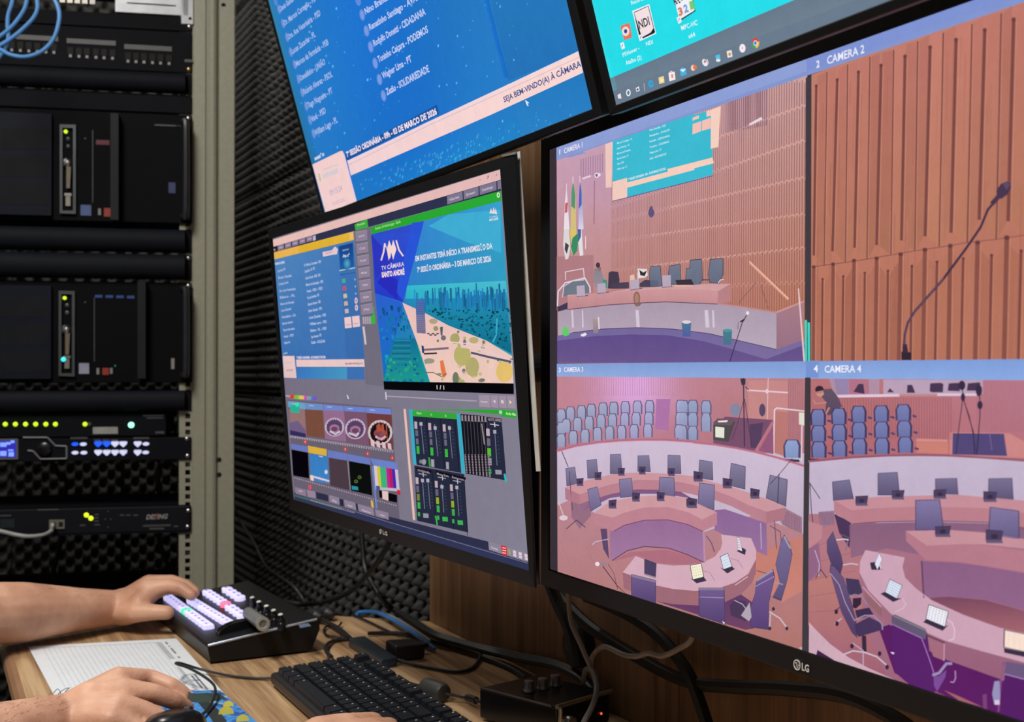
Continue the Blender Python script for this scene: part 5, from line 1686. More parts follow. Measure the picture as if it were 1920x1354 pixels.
for i in range(3):
    S.poly(M3((840 + i * 40, 440), (870 + i * 30, 420), (895 + i * 20, 560), (850 + i * 40, 570)), (170, 80, 60), 7)
for i in range(4):
    S.poly(M3((790 + i * 48, 560 + i * 10), (820 + i * 48, 566 + i * 10), (826 + i * 48, 625 + i * 8), (796 + i * 48, 612 + i * 8)), (216, 190, 196), 8)
S.line(M3((110, 530), (985, 655)), 2.4, (150, 136, 150), 4)
for i in range(44):
    xx = 115 + i * 20
    S.ell(*M3((xx, 540 + i * 2.95))[0], 1, 1.2, (196, 186, 196), 5, n=6)
for q in ((238, 580), (577, 642), (766, 680), (975, 715)):
    S.ell(*M3(q)[0], 3, 4.6, (206, 60, 66), 6)
    S.ell(*M3(q)[0], .9, 1.8, (240, 190, 190), 7)
# second row
S.poly(M3((115, 595), (258, 620), (262, 668), (120, 640)), (104, 120, 190), 4)
S.poly(M3((260, 612), (418, 642), (420, 700), (265, 672)), (216, 174, 62), 5)
S.poly(M3((425, 648), (592, 680), (598, 738), (430, 710)), (106, 122, 190), 4)
S.poly(M3((594, 682), (785, 718), (790, 775), (600, 740)), (106, 122, 190), 4)
S.poly(M3((788, 718), (1012, 755), (1020, 815), (815, 780)), (108, 128, 200), 4)
S.poly(M3((120, 645), (262, 672), (272, 890), (136, 865)), (6, 4, 10), 5)
S.vgrad(M3((272, 680), (428, 700), (442, 935), (285, 905)), (56, 124, 190), (60, 130, 196), 6)
S.line(M3((285, 868), (440, 912)), 3.4, (222, 200, 210), 7)
S.poly(M3((278, 862), (306, 868), (312, 912), (284, 905)), (234, 206, 200), 8)
S.ell(*M3((415, 835))[0], 3, 4, (206, 210, 232), 7)
S.line(M3((355, 700), (385, 708)), 1.6, (200, 206, 232), 7)
S.poly(M3((440, 715), (596, 742), (618, 992), (450, 950)), (74, 58, 68), 5)
S.poly(M3((608, 742), (786, 775), (806, 1034), (624, 992)), (12, 14, 14), 6)
S.line(M3((596, 742), (620, 992)), 1.4, (150, 140, 150), 6)
for q in ((698, 880), (668, 915)):
    S.ell(*M3(q)[0], 3.6, 3.4, (86, 110, 52), 7)
    S.ell(*M3(q)[0], 2, 1.8, (40, 60, 30), 8)
S.poly(M3((630, 950), (684, 960), (688, 990), (634, 984)), (40, 140, 156), 7)
for i, cc in enumerate([(214, 196, 204), (206, 190, 60), (60, 178, 120), (60, 178, 120), (186, 40, 146), (186, 30, 90), (70, 40, 176), (200, 190, 210)]):
    xa = 818 + i * 25.5
    S.poly(M3((xa, 780 + i * 4.6), (xa + 26, 785 + i * 4.6), (xa + 40, 968 + i * 2), (xa + 14, 960 + i * 2)), cc, 6)
S.poly(M3((832, 962), (1040, 975), (1042, 1000), (836, 985)), (190, 180, 196), 7)
S.poly(M3((836, 950), (870, 955), (872, 990), (840, 988)), (70, 84, 150), 8)
S.poly(M3((1015, 985), (1042, 990), (1044, 1030), (1018, 1025)), (200, 40, 60), 8)
S.poly(M3((862, 990), (888, 993), (892, 1058), (868, 1050)), (10, 8, 14), 8)
S.poly(M3((888, 993), (940, 1000), (942, 1078), (892, 1062)), (226, 196, 190), 8)
S.poly(M3((942, 1010), (1015, 1030), (1016, 1095), (944, 1080)), (10, 8, 12), 8)
S.line(M3((808, 790), (842, 1140)), 3, (100, 132, 206), 6)
for i in range(46):
    xx = 150 + i * 19
    S.ell(*M3((xx, 885 + i * 5.2))[0], 1, 1.3, (186, 168, 186), 7, n=6)
S.ell(*M3((278, 962))[0], 3.2, 4.6, (216, 80, 92), 8)
S.poly(M3((792, 1072), (812, 1080), (820, 1140), (798, 1130)), (216, 180, 84), 8)
# bottom buttons
S.poly(M3((150, 960), (242, 985), (246, 1040), (158, 1020)), (140, 122, 142), 8)
S.poly(M3((250, 985), (322, 1000), (328, 1058), (262, 1044)), (150, 130, 150), 8)
S.poly(M3((328, 1003), (430, 1030), (436, 1085), (334, 1060)), (44, 46, 70), 8)
S.poly(M3((440, 1030), (524, 1052), (530, 1112), (446, 1090)), (142, 128, 148), 8)
S.poly(M3((526, 1060), (560, 1068), (566, 1128), (532, 1118)), (40, 42, 66), 8)
S.poly(M3((566, 1068), (662, 1095), (670, 1158), (576, 1130)), (142, 128, 148), 8)
S.poly(M3((664, 1100), (680, 1104), (688, 1164), (672, 1158)), (40, 42, 66), 8)
S.poly(M3((682, 1104), (812, 1140), (822, 1206), (694, 1165)), (142, 128, 148), 8)
S.poly(M3((830, 1150), (940, 1180), (946, 1240), (840, 1208)), (142, 128, 148), 8)
for q in (((180, 985), (215, 993), 'Add'), ((470, 1068), (505, 1077), 'Big'), ((600, 1108), (640, 1118), 'Super'), ((720, 1150), (795, 1172), 'PlayList'), ((870, 1188), (915, 1200), 'Video')):
    S.text(q[2], M3((q[0][0], q[0][1] + 14))[0], M3((q[1][0], q[1][1] + 14))[0], 3.2, (210, 190, 206), 10, .02)
S.poly([(551.5, 923), (720, 973), (905, 1025), (990, 1049), (993, 1070), (552, 936)], (50, 54, 86), 6)
S.line([(553, 929), (640, 954)], 4, (70, 100, 98), 7)
for i in range(26):
    S.ell(584 + i * 3.2, 938 + i * .93, 1.1, 1.3, (170, 150, 160), 8, n=6)
S.line([(562, 927), (720, 976), (990, 1056)], 1.2, (120, 118, 140), 8)
# audio mixer
S.poly(M4((125, 225), (140, 228), (200, 932), (185, 930)), (228, 188, 178), 3)
S.poly(M4((150, 225), (460, 235), (745, 262), (843, 282), (843, 240), (745, 232), (460, 228)), (48, 160, 54), 3)
S.poly(M4((745, 230), (842, 238), (843, 285), (750, 275)), (46, 168, 50), 4)
S.text('Audio Mix', M4((774, 262))[0], M4((840, 270))[0], 5, (190, 236, 170), 6, .03)
S.poly(M4((732, 235), (750, 237), (751, 258), (733, 256)), (170, 226, 170), 6)
S.poly(M4((160, 228), (182, 230), (210, 580), (188, 578)), (56, 170, 196), 5)
S.poly(M4((462, 255), (486, 257), (518, 636), (494, 634)), (56, 170, 196), 5)
S.poly(M4((182, 232), (462, 255), (464, 292), (184, 272)), (52, 166, 58), 6)
S.poly(M4((184, 272), (464, 292), (492, 632), (208, 580)), (38, 42, 62), 5)
NV = (38, 42, 62)


def fader(q, x0, y0, x1, y1, k):      # fader track from top to bottom with cap at k
    a, b_ = M4((x0, y0), (x1, y1))
    S.line([a, b_], 1.2, (120, 124, 150), 8)
    cx_, cy_ = a[0] + (b_[0] - a[0]) * k, a[1] + (b_[1] - a[1]) * k
    S.poly([(cx_ - 2.8, cy_ - 3.5), (cx_ + 2.8, cy_ - 3.2), (cx_ + 3, cy_ + 3.4), (cx_ - 2.6, cy_ + 3.1)], (172, 168, 182), 9)
    for i in range(8):
        yy = a[1] + (b_[1] - a[1]) * (i + .8) / 8.8
        xx = a[0] + (b_[0] - a[0]) * (i + .8) / 8.8 + 4.2
        S.line([(xx, yy), (xx + 1.8, yy + .1)], .8, (90, 96, 120), 8)


def btn(x, y, w_, h_, cc, L=8):
    S.poly(M4((x, y), (x + w_, y + 2), (x + w_ + 2, y + h_ + 2), (x + 2, y + h_)), cc, L)


for i, x0 in enumerate((194, 282, 374)):
    S.line(M4((x0 + 76, 285 + i * 6), (x0 + 104, 588 + i * 12)), .9, (14, 16, 30), 7)
    fader(S, x0 + 42, 315 + i * 8, x0 + 62, 512 + i * 14, (.03, .12, .08)[i])
    btn(x0, 305 + i * 9, 18, 46, (190, 168, 178))
    btn(x0 + 6, 360 + i * 8, 18, 38, (100, 98, 120))
    btn(x0 + 10, 412 + i * 4, 16, 38, (110, 104, 122))
    btn(x0 + 14, 460 + i * 10, 18, 50, (56, 178, 66), 9)
    S.text(('Master', 'A', 'B')[i], M4((x0 + 16, 258 + i * 9))[0], M4((x0 + 48 - (i > 0) * 24, 260 + i * 9))[0], 4, (180, 226, 170), 8, .02)
S.ell(*M4((236, 560))[0], 3, 4, (120, 124, 140), 9)
S.ell(*M4((256, 562))[0], 4, 5.5, (150, 150, 160), 9)
btn(300, 545, 20, 48, (160, 156, 168))
btn(395, 562, 18, 46, (160, 156, 168))
S.line(M4((288, 535), (294, 590)), 3, (60, 160, 70), 9)
S.poly(M4((486, 258), (650, 272), (662, 660), (520, 636)), (20, 20, 28), 6)
for i in range(8):
    xa = 498 + i * 21
    S.line(M4((xa, 268 + i), (xa + 1, 300 + i)), 3.4, (150, 136, 146), 8)
    S.line(M4((xa + 10, 300), (xa + 24, 510)), 1.4, (70, 66, 76), 8)
    S.line(M4((xa + 20, 515), (xa + 30, 630 + i * 4)), 2.6, (140, 124, 134), 8)
    for k in range(7):
        S.line(M4((xa + 16 + k, 520 + k * 17), (xa + 34 + k, 522 + k * 17)), 1, (30, 26, 36), 9)
S.line(M4((622, 320), (640, 450)), 2.4, (150, 136, 146), 9)
S.poly(M4((650, 276), (748, 288), (780, 680), (664, 660)), NV, 7)
S.line(M4((768, 640), (776, 685)), 4, (50, 180, 190), 9)
S.line(M4((664, 285), (748, 300)), 4, (70, 50, 62), 8)
S.text('NOTE APRES', M4((664, 300))[0], M4((748, 308))[0], 4.6, (170, 150, 160), 10, .02)
S.line(M4((675, 322), (730, 330)), 1.8, (190, 184, 196), 9)
S.line(M4((703, 312), (706, 340)), 2, (206, 200, 210), 9)
fader(S, 704, 360, 720, 585, .05)
for k, cc in enumerate([(190, 168, 178), (110, 104, 122), (90, 190, 50), (150, 140, 152)]):
    btn(650 + k * 4, 350 + k * 62, 22, 46 + (k == 2) * 6, cc, 9)
btn(666, 605, 16, 30, (60, 168, 80), 9)
btn(708, 612, 40, 28, (150, 146, 160), 9)
S.poly(M4((194, 585), (510, 640), (536, 1010), (212, 935)), NV, 6)
for i, (x0, n_) in enumerate(((200, 2), (322, 1), (418, 1))):
    y0 = 600 + i * 22
    S.line(M4((x0 + 10, y0 + 5), (x0 + 100, y0 + 24)), 4.5, (16, 16, 26), 7)
    S.text(('CH 05/06 Mic', 'Mesa Som', 'Retorno')[i], M4((x0 + 16, y0 + 20))[0], M4((x0 + 92, y0 + 38))[0], 3.8, (180, 160, 170), 8, .02)
    S.line(M4((x0 + 22, y0 + 36), (x0 + 72, y0 + 46)), 1.4, (170, 166, 180), 8)
    S.line(M4((x0 + 50, y0 + 30), (x0 + 52, y0 + 56)), 1.6, (190, 186, 200), 9)
    for f in range(n_):
        fader(S, x0 + 46 + f * 34, y0 + 80, x0 + 60 + f * 36, y0 + 260, (.0, .1, .0)[i])
    for k in range(4):
        btn(x0 + 2 + k * 4, y0 + 60 + k * 52, 18, 42, [(190, 168, 178), (104, 98, 118), (150, 170, 40) if i else (120, 130, 60), (60, 170, 70)][k], 9)
    btn(x0 + 16, y0 + 280, 14, 26, (60, 170, 80), 9)
    btn(x0 + 50, y0 + 288, 34, 28, (60, 176, 80) if i else (150, 146, 160), 9)
    S.line(M4((x0 + 110 - i * 8, y0 + 20), (x0 + 130 - i * 8, 950 + i * 40)), .9, (14, 16, 30), 8)
S.line(M4((330, 905), (340, 960)), 3, (60, 170, 80), 10)
# lower right buttons
S.poly(M4((664, 1066), (910, 1138), (914, 1198), (668, 1120)), (138, 132, 148), 8)
S.poly(M4((0, 900), (664, 1068), (668, 1122), (0, 935)), (46, 48, 74), 7)
S.text('Overlay', M4((682, 1110))[0], M4((726, 1124))[0], 4, (214, 196, 208), 10, .02)
S.poly(M4((745, 1090), (780, 1098), (784, 1160), (750, 1150)), (206, 44, 56), 10)
for k in range(3):
    S.line(M4((754, 1106 + k * 16), (776, 1110 + k * 16)), 1.8, (250, 190, 190), 11)
S.line(M4((796, 1118), (800, 1148)), 2.8, (170, 170, 70), 10)
for xa in (820, 856, 893):
    S.poly(M4((xa, 1122 + (xa - 820) * .3), (xa + 20, 1127 + (xa - 820) * .3), (xa + 23, 1166 + (xa - 820) * .3), (xa + 3, 1160 + (xa - 820) * .3)), (220, 200, 214), 10)
    S.line(M4((xa + 2, 1143 + (xa - 820) * .3), (xa + 22, 1147 + (xa - 820) * .3)), .8, (150, 130, 150), 11)
oq = [onplane(x, y, S.O, S.N) for x, y in ((503, 431), (967, 287), (1003.5, 1103), (545, 957))]
iq = [onplane(x, y, S.O, S.N) for x, y in ((506.5, 448.5), (939.3, 317), (993.2, 1070), (551.3, 936.5))]
mon = monitor('smaller black monitor with a white edge, showing video mixing software', S, oq, iq, arm='the smaller monitor with the mixing software', back=0.05, thin=0.0022, inset=0.93)
emblem(mon, 715.5, 996.5, 0.0027, S, 'LG', 720.5, 729, 1001.5, 1004.5, 0.0042, (165, 165, 165))
strip = [onplane(x, y, S.O - S.N * 0.004, S.N) for x, y in ((964, 287), (974.5, 283.5), (1013, 884), (1005, 884))]
MB().prism(strip, -S.N * 0.0006).build('white_edge_trim', mat('white_trim', (205, 205, 198), 0.5), mon)
rear = [onplane(x, y, S.O - S.N * 0.011, S.N) for x, y in ((960, 292), (971, 289), (1010.5, 884), (1010, 1096), (998, 1098))]
MB().prism(rear, -S.N * 0.001).build('rear_side_cover', M_BLACK, mon)
tab = [onplane(x, y, S.O + S.N * 0.0013, S.N) for x, y in ((940, 291), (967, 284), (967, 289), (943, 294))]
MB().prism(tab, -S.N * 0.0012).build('bezel_corner_tab', M_GREY, mon)
# ================================================================== equipment rack
RD = V3((0.254, 0.967, 0)).normalized()      # along the rack face, to the right
BD = V3((-RD.y, RD.x, 0))                    # away from the viewer
R0 = PD(360, 693, 2.2)
ZU = V3((0, 0, 1))


def RK(px, py, off=0.0):
    return onplane(px, py, R0 - BD * off, -BD)


def LX(px):
    return (RK(px, 693) - R0).dot(RD)


def ZZ(py):
    return RK(345, py).z


def RP(lx, z, off=0.0):
    return R0 + RD * lx - BD * off + ZU * (z - R0.z)


def rbox(mb, lx0, z0, lx1, z1, off0, off1, mi=0):
    mb.hexa([RP(lx0, z0, off0), RP(lx1, z0, off0), RP(lx1, z0, off1), RP(lx0, z0, off1)], [RP(lx0, z1, off0), RP(lx1, z1, off0), RP(lx1, z1, off1), RP(lx0, z1, off1)], mi)
    return mb


def feat(px0, py0, px1, py1, off0=0.0, off1=0.003, mb=None):      # small raised rectangle by pixels on the rack face
    mb = mb or MB()
    q = [RK(px0, py0, off1), RK(px1, py0 + (px1 - px0) * (py0 - 693) / -11000, off1), RK(px1, py1 + (px1 - px0) * (py1 - 693) / -11000, off1), RK(px0, py1, off1)]
    mb.prism(q, BD * (off1 - off0))
    return mb


def screw(parent, px, py, m=None, r=0.0045, off=0.003):
    MB().lathe(RK(px, py, off), -BD, [(r, 0), (r, .001), (r * .8, .0022), (r * .3, .003)], 12).build('screw', m or M_SILVER, parent, True)


def rthing(name, label, cat, pyb, group=None):
    p = RP(-0.24, ZZ(pyb), 0)
    return thing(name, label, cat, p, math.atan2(RD.y, RD.x), group)


LW = -0.4826
EARL = LW + 0.0
rack = thing('equipment_rack', 'open equipment rack with beige metal posts beside the foam wall', 'rack', V3((R0.x, R0.y, 0)), math.atan2(RD.y, RD.x))


def post(px_base, sgn):
    # profile along RD (sgn), offsets toward viewer
    prof = [(0, 0), (0, .002), (.0205, .002), (.0215, -.002), (.0235, -.002), (.0245, .006), (.030, .0085), (.036, .0085), (.0405, .006), (.0425, .0015), (.044, -.0015), (.046, .002), (.073, .002), (.073, -.03), (.070, -.03), (.070, -.003), (0, -.003)]
    pts = [R0 + RD * (px_base + sgn * a) - BD * o for a, o in prof]
    pts = [V3((p.x, p.y, 0.0)) for p in pts]
    mb = MB()
    mb.prism(pts, (0, 0, 2.35))
    return mb.build('post', M_BEIGE, rack)


post(0.0025, 1)
post(LW - 0.0025, -1)
# rails with square holes
for lx0 in (LX(337), LW):
    mb = MB()
    lx1 = lx0 + 0.024
    c = lx0 + (.0145 if lx0 > -.2 else .0095)
    h = .0045
    rbox(mb, lx0, 0.1, c - h, 2.3, -.0035, -.001)
    rbox(mb, c + h, 0.1, lx1, 2.3, -.0035, -.001)
    z = 0.1
    zp = ZZ(780.5) % 0.01485
    k = 0
    z0 = 0.1
    while z0 < 2.3:
        zc = (math.floor(z0 / 0.01485) + 1) * 0.01485 + zp
        rbox(mb, c - h, z0, c + h, zc - h, -.0035, -.001)
        z0 = zc + h
    mb.build('rail', M_BEIGE, rack)
    rbox(MB(), lx0 - .001, 0.1, lx0, 2.3, -.03, -.001).build('rail_flange', M_BEIGE, rack)
for px, py in ((419, 10), (411, 862), (411, 890), (413, 430)):
    if py != 430:
        MB().cyl(RK(px, py, .0022), RK(px, py, .0026), .0043, 14).build('round_hole', M_HOLE, rack)
for pz in (0.02, 2.33):
    mb = rbox(MB(), LW - .075, pz - .02, .075, pz + .02, -.034, -.004)
    mb.build('cross_beam', M_BEIGE, rack)
    for lx in (LW - .06, .03):
        rbox(MB(), lx, pz - .02, lx + .03, pz + .02, -.60, -.034).build('side_beam', M_BEIGE, rack)
for lx in (LX(240) - .08, .03, LW - .06):
    rbox(MB(), lx, .04, lx + (.03 if lx != LX(240) - .08 else .006), 2.31, -.60, -.57).build('rear_post', M_BEIGE if lx != LX(240) - .08 else M_RACKB, rack)


def panel(name, label, cat, y0, y1, depth=0.02, m=None, bev=0.0012, group=None, off=0.0035, part='face_plate'):
    t = rthing(name, label, cat, y1, group)
    z0, z1 = ZZ(y1), ZZ(y0)
    mb = MB()
    mb.box((LW + .001, -off, z0 + .0004), (-0.001, 0, z1 - .0004), bev=bev)
    M = Matrix.Translation(V3((R0.x, R0.y, 0))) @ Matrix.Rotation(math.atan2(RD.y, RD.x), 4, 'Z')
    mb.v = [tuple(M @ V3(v)) for v in mb.v]
    mb.build(part, m or M_RACKB, t)
    if depth:
        rbox(MB(), LW + .025, z0 + .002, -.025, z1 - .002, -depth, -.0002).build('case', M_RACKB, t)
    return t


# white box and switch at the top
t = rthing('switch_box', 'light grey network switch with a metal ear at the top of the rack', 'switch', 30)
mb = rbox(MB(), LX(215), ZZ(30), LX(335), ZZ(-14), -.18, .0)
rbox(mb, LX(215), ZZ(30), LX(352), ZZ(-14), .0, .004)
mb.build('case', mat('switch_grey', (176, 180, 186), .35, .2), t)
feat(340, -5, 362, 44, 0, .004).build('ear', mat('switch_grey', (176, 180, 186), .35, .2), t)
MB().cyl(RK(356.5, 35, .0042), RK(356.5, 35, .0046), .003, 12).build('ear_hole', M_HOLE, t)
feat(238, 4, 330, 6, 0.004, .0048).build('slot_line', M_HOLE, t)
t = panel('patch_bay', 'dark patch bay with pale connectors at the very top, left of the grey switch', 'patch panel', -42, 8)
for k in range(5):
    feat(112 + k * 14, -6, 122 + k * 14, 4 + k * .8, .003, .012).build('connector', M_WHITE if k == 4 else mat('dull_metal', (150, 145, 135), .4, .6), t)
panel('blank_panel', 'plain black rack panel directly above the patch panel with pale label strips', 'rack panel', 33, 60)
# patch panel
t = panel('patch_bay', 'black network patch bay with three pale label strips and rows of ports', 'patch panel', 61, 138)
M_STRIP = mat('label_strip', (72, 73, 75), .5)
for x0, x1, y in ((30, 109, 64), (125, 217, 71.5), (233, 322, 82.5)):
    feat(x0, y, x1, y + 9, .003, .0048).build('label_strip', M_STRIP, t)
for grp, xs, y0 in ((0, (22, 38, 54, 70, 86, 101), 93), (1, (132, 148, 163, 180, 195, 211), 104), (2, (240, 255, 270, 286, 301, 317), 114)):
    for i, x in enumerate(xs):
        yy = y0 + (x - xs[0]) * .058
        p = MB()
        feat(x - 5.5, yy - 16, x + 5.5, yy - 3, .003, .0055, p)
        p = p.build('port', mat('port_black', (6, 6, 8), .5, spec=.15), t)
        feat(x - 2.5, yy - 2, x + 2.5, yy + 3, .003, .0045).build('port_mark', mat('port_mark', (150, 150, 150), .5), p)
screw(t, 355, 50)
screw(t, 354, 130, mat('brass', (190, 165, 110), .3, .9))
feat(346, 111, 361, 116, .003, .0042).build('maker_plate', M_STRIP, t)
# cable organiser = two rounded ducts
M_DUCT = mat('duct_black', (16, 19, 27), .7, spec=.15)


def duct(name, label, cat, y0, y1, bulge=.03, scr=None, group=None):
    t = rthing(name, label, cat, y1, group)
    z0, z1 = ZZ(y1), ZZ(y0)
    n = 6
    mb = MB()
    pts = [(z0 + .001, 0)] + [(z0 + .001 + (z1 - z0 - .002) * (1 - math.cos(math.pi * k / n)) / 2, bulge * (0.35 + .65 * math.sin(math.pi * k / n))) for k in range(n + 1)] + [(z1 - .001, 0)]
    mb.prism([RP(LW + .02, z, o) for z, o in pts], RD * (-.012 - LW - .02))
    mb.build('cover', M_DUCT, t, True)
    rbox(MB(), LW + .001, z0 + .001, -.001, z1 - .001, 0, .002).build('back_plate', M_RACKB, t)
    if scr:
        screw(t, *scr)
    return t


duct('cable_organizer', 'black cable organizer duct just below the port rows', 'cable duct', 139, 178, .022)
panel('blank_panel', 'black blank rack panel above the upper server with the red light', 'rack panel', 179, 214)
# servers
M_SRV = mat('server_black', (16, 20, 33), .6, spec=.15)
M_SRVD = mat('server_dark', (5, 6, 9), .65, spec=.1)


def server(label, y0, y1, hx, keyx, keyy0, keyy1, kind):
    t = panel('server', label, 'server', y0, y1, .42, M_SRVD)
    # left vented door
    z0, z1 = ZZ(y1), ZZ(y0)
    rbox(MB(), LW + .03, z0 + .008, LX(98), z1 - .010, .0035, .014).build('front_door', M_SRV, t)
    mb = MB()
    for r in range(3):
        ya = y0 + 24 + r * 52
        for i in range(24):
            x = 3 + i * 3.7
            feat(x, ya, x + 1.7, ya + 40, .014, .0147, mb)
    o = mb.build('vent_slots', mat('vent_brown', (34, 35, 33), .7, spec=.1), t)
    o['kind'] = 'stuff'
    # key panel
    kp = MB()
    outer = [RK(a, b, .010) for a, b in ((keyx, keyy0), (keyx + 30, keyy0 + 1), (keyx + 30, keyy1 + 1), (keyx, keyy1))]
    inner = [RK(a, b, .010) for a, b in ((keyx + 5, keyy0 + 6), (keyx + 25, keyy0 + 7), (keyx + 25, keyy1 - 5), (keyx + 5, keyy1 - 5))]
    kp.ring(outer, inner, BD * .007)
    kp = kp.build('key_panel_frame', mat('dull_frame', (84, 88, 92), .4, .5), t)
    M_G = mat('led_yellow_green', (190, 225, 50), .4, emit=(200, 240, 40), es=1.1)
    MB().lathe(RK(keyx + 11.5, keyy0 + 14, .0036), -BD, [(.0034, 0), (.0034, .002), (.0018, .0036)], 12).build('power_light', M_G, kp, True)
    for j in (28, 42):
        MB().lathe(RK(keyx + 16, keyy0 + j, .0036), -BD, [(.004, 0), (.004, .002), (.002, .003)], 12).build('button', mat('dim_button', (50, 54, 66), .35), kp, True)
    ky = keyy0 + 68
    MB().lathe(RK(keyx + 15, ky + 6, .0036), -BD, [(.010, 0), (.010, .004), (.007, .010), (.004, .012)], 16).build('lock', M_SILVER, kp, True)
    MB().lathe(RK(keyx + 11, ky, .013), -BD, [(.0035, 0), (.003, .004)], 10).build('key_head', M_SILVER, kp, True)
    a, b_ = RK(keyx + 17, ky + 12, .012), RK(keyx + 16, ky + 52, .008)
    MB().hexa([a - RD * .004, a + RD * .004, a + RD * .004 - BD * .002, a - RD * .004 - BD * .002], [b_ - RD * .003, b_ + RD * .003, b_ + RD * .003 - BD * .002, b_ - RD * .003 - BD * .002]).build('key', mat('key_metal', (176, 168, 150), .35, .8), kp)
    feat(keyx + 9, keyy1 - 38, keyx + 22, keyy1 - 33, .0036, .008).build('latch', M_STEEL, kp)
    feat(keyx + 11, keyy1 - 32, keyx + 20, keyy1 - 14, .0036, .007).build('usb_port', mat('dull_metal', (150, 145, 135), .4, .6), kp)
    if kind == 2:
        MB().lathe(RK(keyx + 9, keyy1 - 31, .008), -BD, [(.0042, 0), (.004, .002), (.002, .003)], 12).build('blue_light', mat('led_cyan', (60, 220, 230), .4, emit=(50, 226, 235), es=1.2), kp, True)
    # handle
    x = hx
    feat(x, y0 - 4, x + 15, y1 - 8, .0035, .03).build('handle', mat('handle_black', (30, 31, 34), .5, spec=.2), t)
    # badge, labels
    feat(151 if kind == 1 else 148, (384 if kind == 1 else 681), 171 if kind == 1 else 167, (404 if kind == 1 else 701), .0035, .0048).build('sticker', mat('sticker_blue' if kind == 1 else 'sticker_lilac', (70, 92, 140) if kind == 1 else (150, 152, 176), .5), t)
    feat(184 if kind == 1 else 181, (391 if kind == 1 else 690), 189 if kind == 1 else 186, (403 if kind == 1 else 702), .0035, .0048).build('pale_tab', mat('tab_grey', (130, 130, 128), .5), t)
    feat(195 if kind == 1 else 192, (390 if kind == 1 else 690), 207 if kind == 1 else 204, (406 if kind == 1 else 703), .0035, .0055).build('red_badge', mat('badge_red', (150, 44, 34), .5), t)
    feat(209 if kind == 1 else 206, (396 if kind == 1 else 690), 214 if kind == 1 else 211, (406 if kind == 1 else 701), .0035, .0048).build('pale_tab', mat('tab_grey', (130, 130, 128), .5), t)
    feat(173 if kind == 1 else 176, y0 + 28, 174.5 if kind == 1 else 177.5, y1 - 40, .0035, .0042).build('bay_edge', M_STRIP, t)
    MB().lathe(RK(160, keyy0 + (27 if kind == 1 else 22), .0036), -BD, [(.002, 0), (.0015, .002)], 8).build('screw', M_STRIP, t)
    if kind == 1:
        feat(180, 262, 205, 271, .0035, .0045).build('red_light_bar', mat('red_bar', (60, 6, 26), .5, emit=(110, 8, 40), es=.25), t)
        feat(316, 342, 329, 362, .0035, .0045).build('blue_sticker', mat('sticker_dim_blue', (40, 52, 100), .5), t)
        feat(290, 233, 340, 235.5, .0035, .006).build('trim_line', M_STRIP, t)
    else:
        for i in range(4):
            feat(178 + i * 20, 553 + i * .5, 192 + i * 20, 558 + i * .5, .0035, .0045).build('drive_light', mat('drive_light', (30, 60, 110), .5, emit=(20, 60, 130), es=.25), t)
        feat(321, 672, 327, 692, .0035, .005).build('pale_latch', mat('tab_grey', (130, 130, 128), .5), t)
        MB().lathe(RK(216, 686, .004), -BD, [(.002, 0), (.0015, .002)], 8).build('green_light', mat('led_green_dim', (20, 90, 70), .4, emit=(20, 130, 90), es=.4), t)
    # right corner handle: bent bar
    pts = [RK(343, y0 + 12, .004), RK(346, y0 + 12, .028), RK(349, y0 + 26, .034), RK(349, y1 - 30, .034), RK(346, y1 - 14, .028), RK(343, y1 - 14, .004)]
    MB().tube(pts, .006, 8, 4).build('side_handle', mat('side_handle_black', (40, 42, 48), .3), t, True)
    feat(330, y0 + 5, 360, y1 - 2, .0035, .006).build('ear', M_SRVD, t)
    screw(t, 353, y0 + 6, off=.006)
    return t


server('upper black rack server with a thin red light bar', 216, 420, 207, 112, 233, 400, 1)
duct('cable_organizer', 'upper of two black ducts between the two servers', 'cable duct', 431, 476, .026, None, 'organizer ducts between the servers')
duct('cable_organizer', 'lower of two black ducts between the two servers, with a bright screw', 'cable duct', 478, 526, .026, (353, 484), 'organizer ducts between the servers')
server('lower black rack server with a small cyan light', 530, 718, 258, 110, 545, 705, 2)
duct('cable_organizer', 'black duct under the lower server, above the row of green lights', 'cable duct', 731, 771, .02)
# network box with green lights
M_LED = mat('led_yellow_green', (190, 225, 50))
t = rthing('signal_converter', 'flat black rack unit with a row of six yellow-green lights and one bright green light', 'rack unit', 815)
rbox(MB(), LW + .026, ZZ(816), LX(311), ZZ(776), -.2, .001).build('case', M_RACKB, t)
for x in (10, 29, 48, 67, 86, 104, 159.5):
    MB().lathe(RK(x, 795.5, .0012), -BD, [(.0042, 0), (.004, .002), (.002, .004)], 12).build('light', M_LED, t, True)
MB().lathe(RK(168, 795.5, .0012), -BD, [(.004, 0), (.003, .003)], 10).build('unlit_light', M_STRIP, t, True)
MB().lathe(RK(246, 797, .0012), -BD, [(.0055, 0), (.005, .003), (.0025, .0055)], 14).build('bright_light', mat('led_bright_green', (150, 255, 210), .4, emit=(140, 255, 200), es=2.2), t, True)
feat(174, 801, 221, 814, .001, .0022).build('label', mat('label_paper', (150, 152, 146), .6), t)
feat(268, 778, 307, 781, .001, .0016).build('print', M_STRIP, t)
feat(275, 783, 306, 785, .001, .0016).build('print', M_STRIP, t)
feat(291, 809, 308, 813, .001, .0016).build('print', M_STRIP, t)
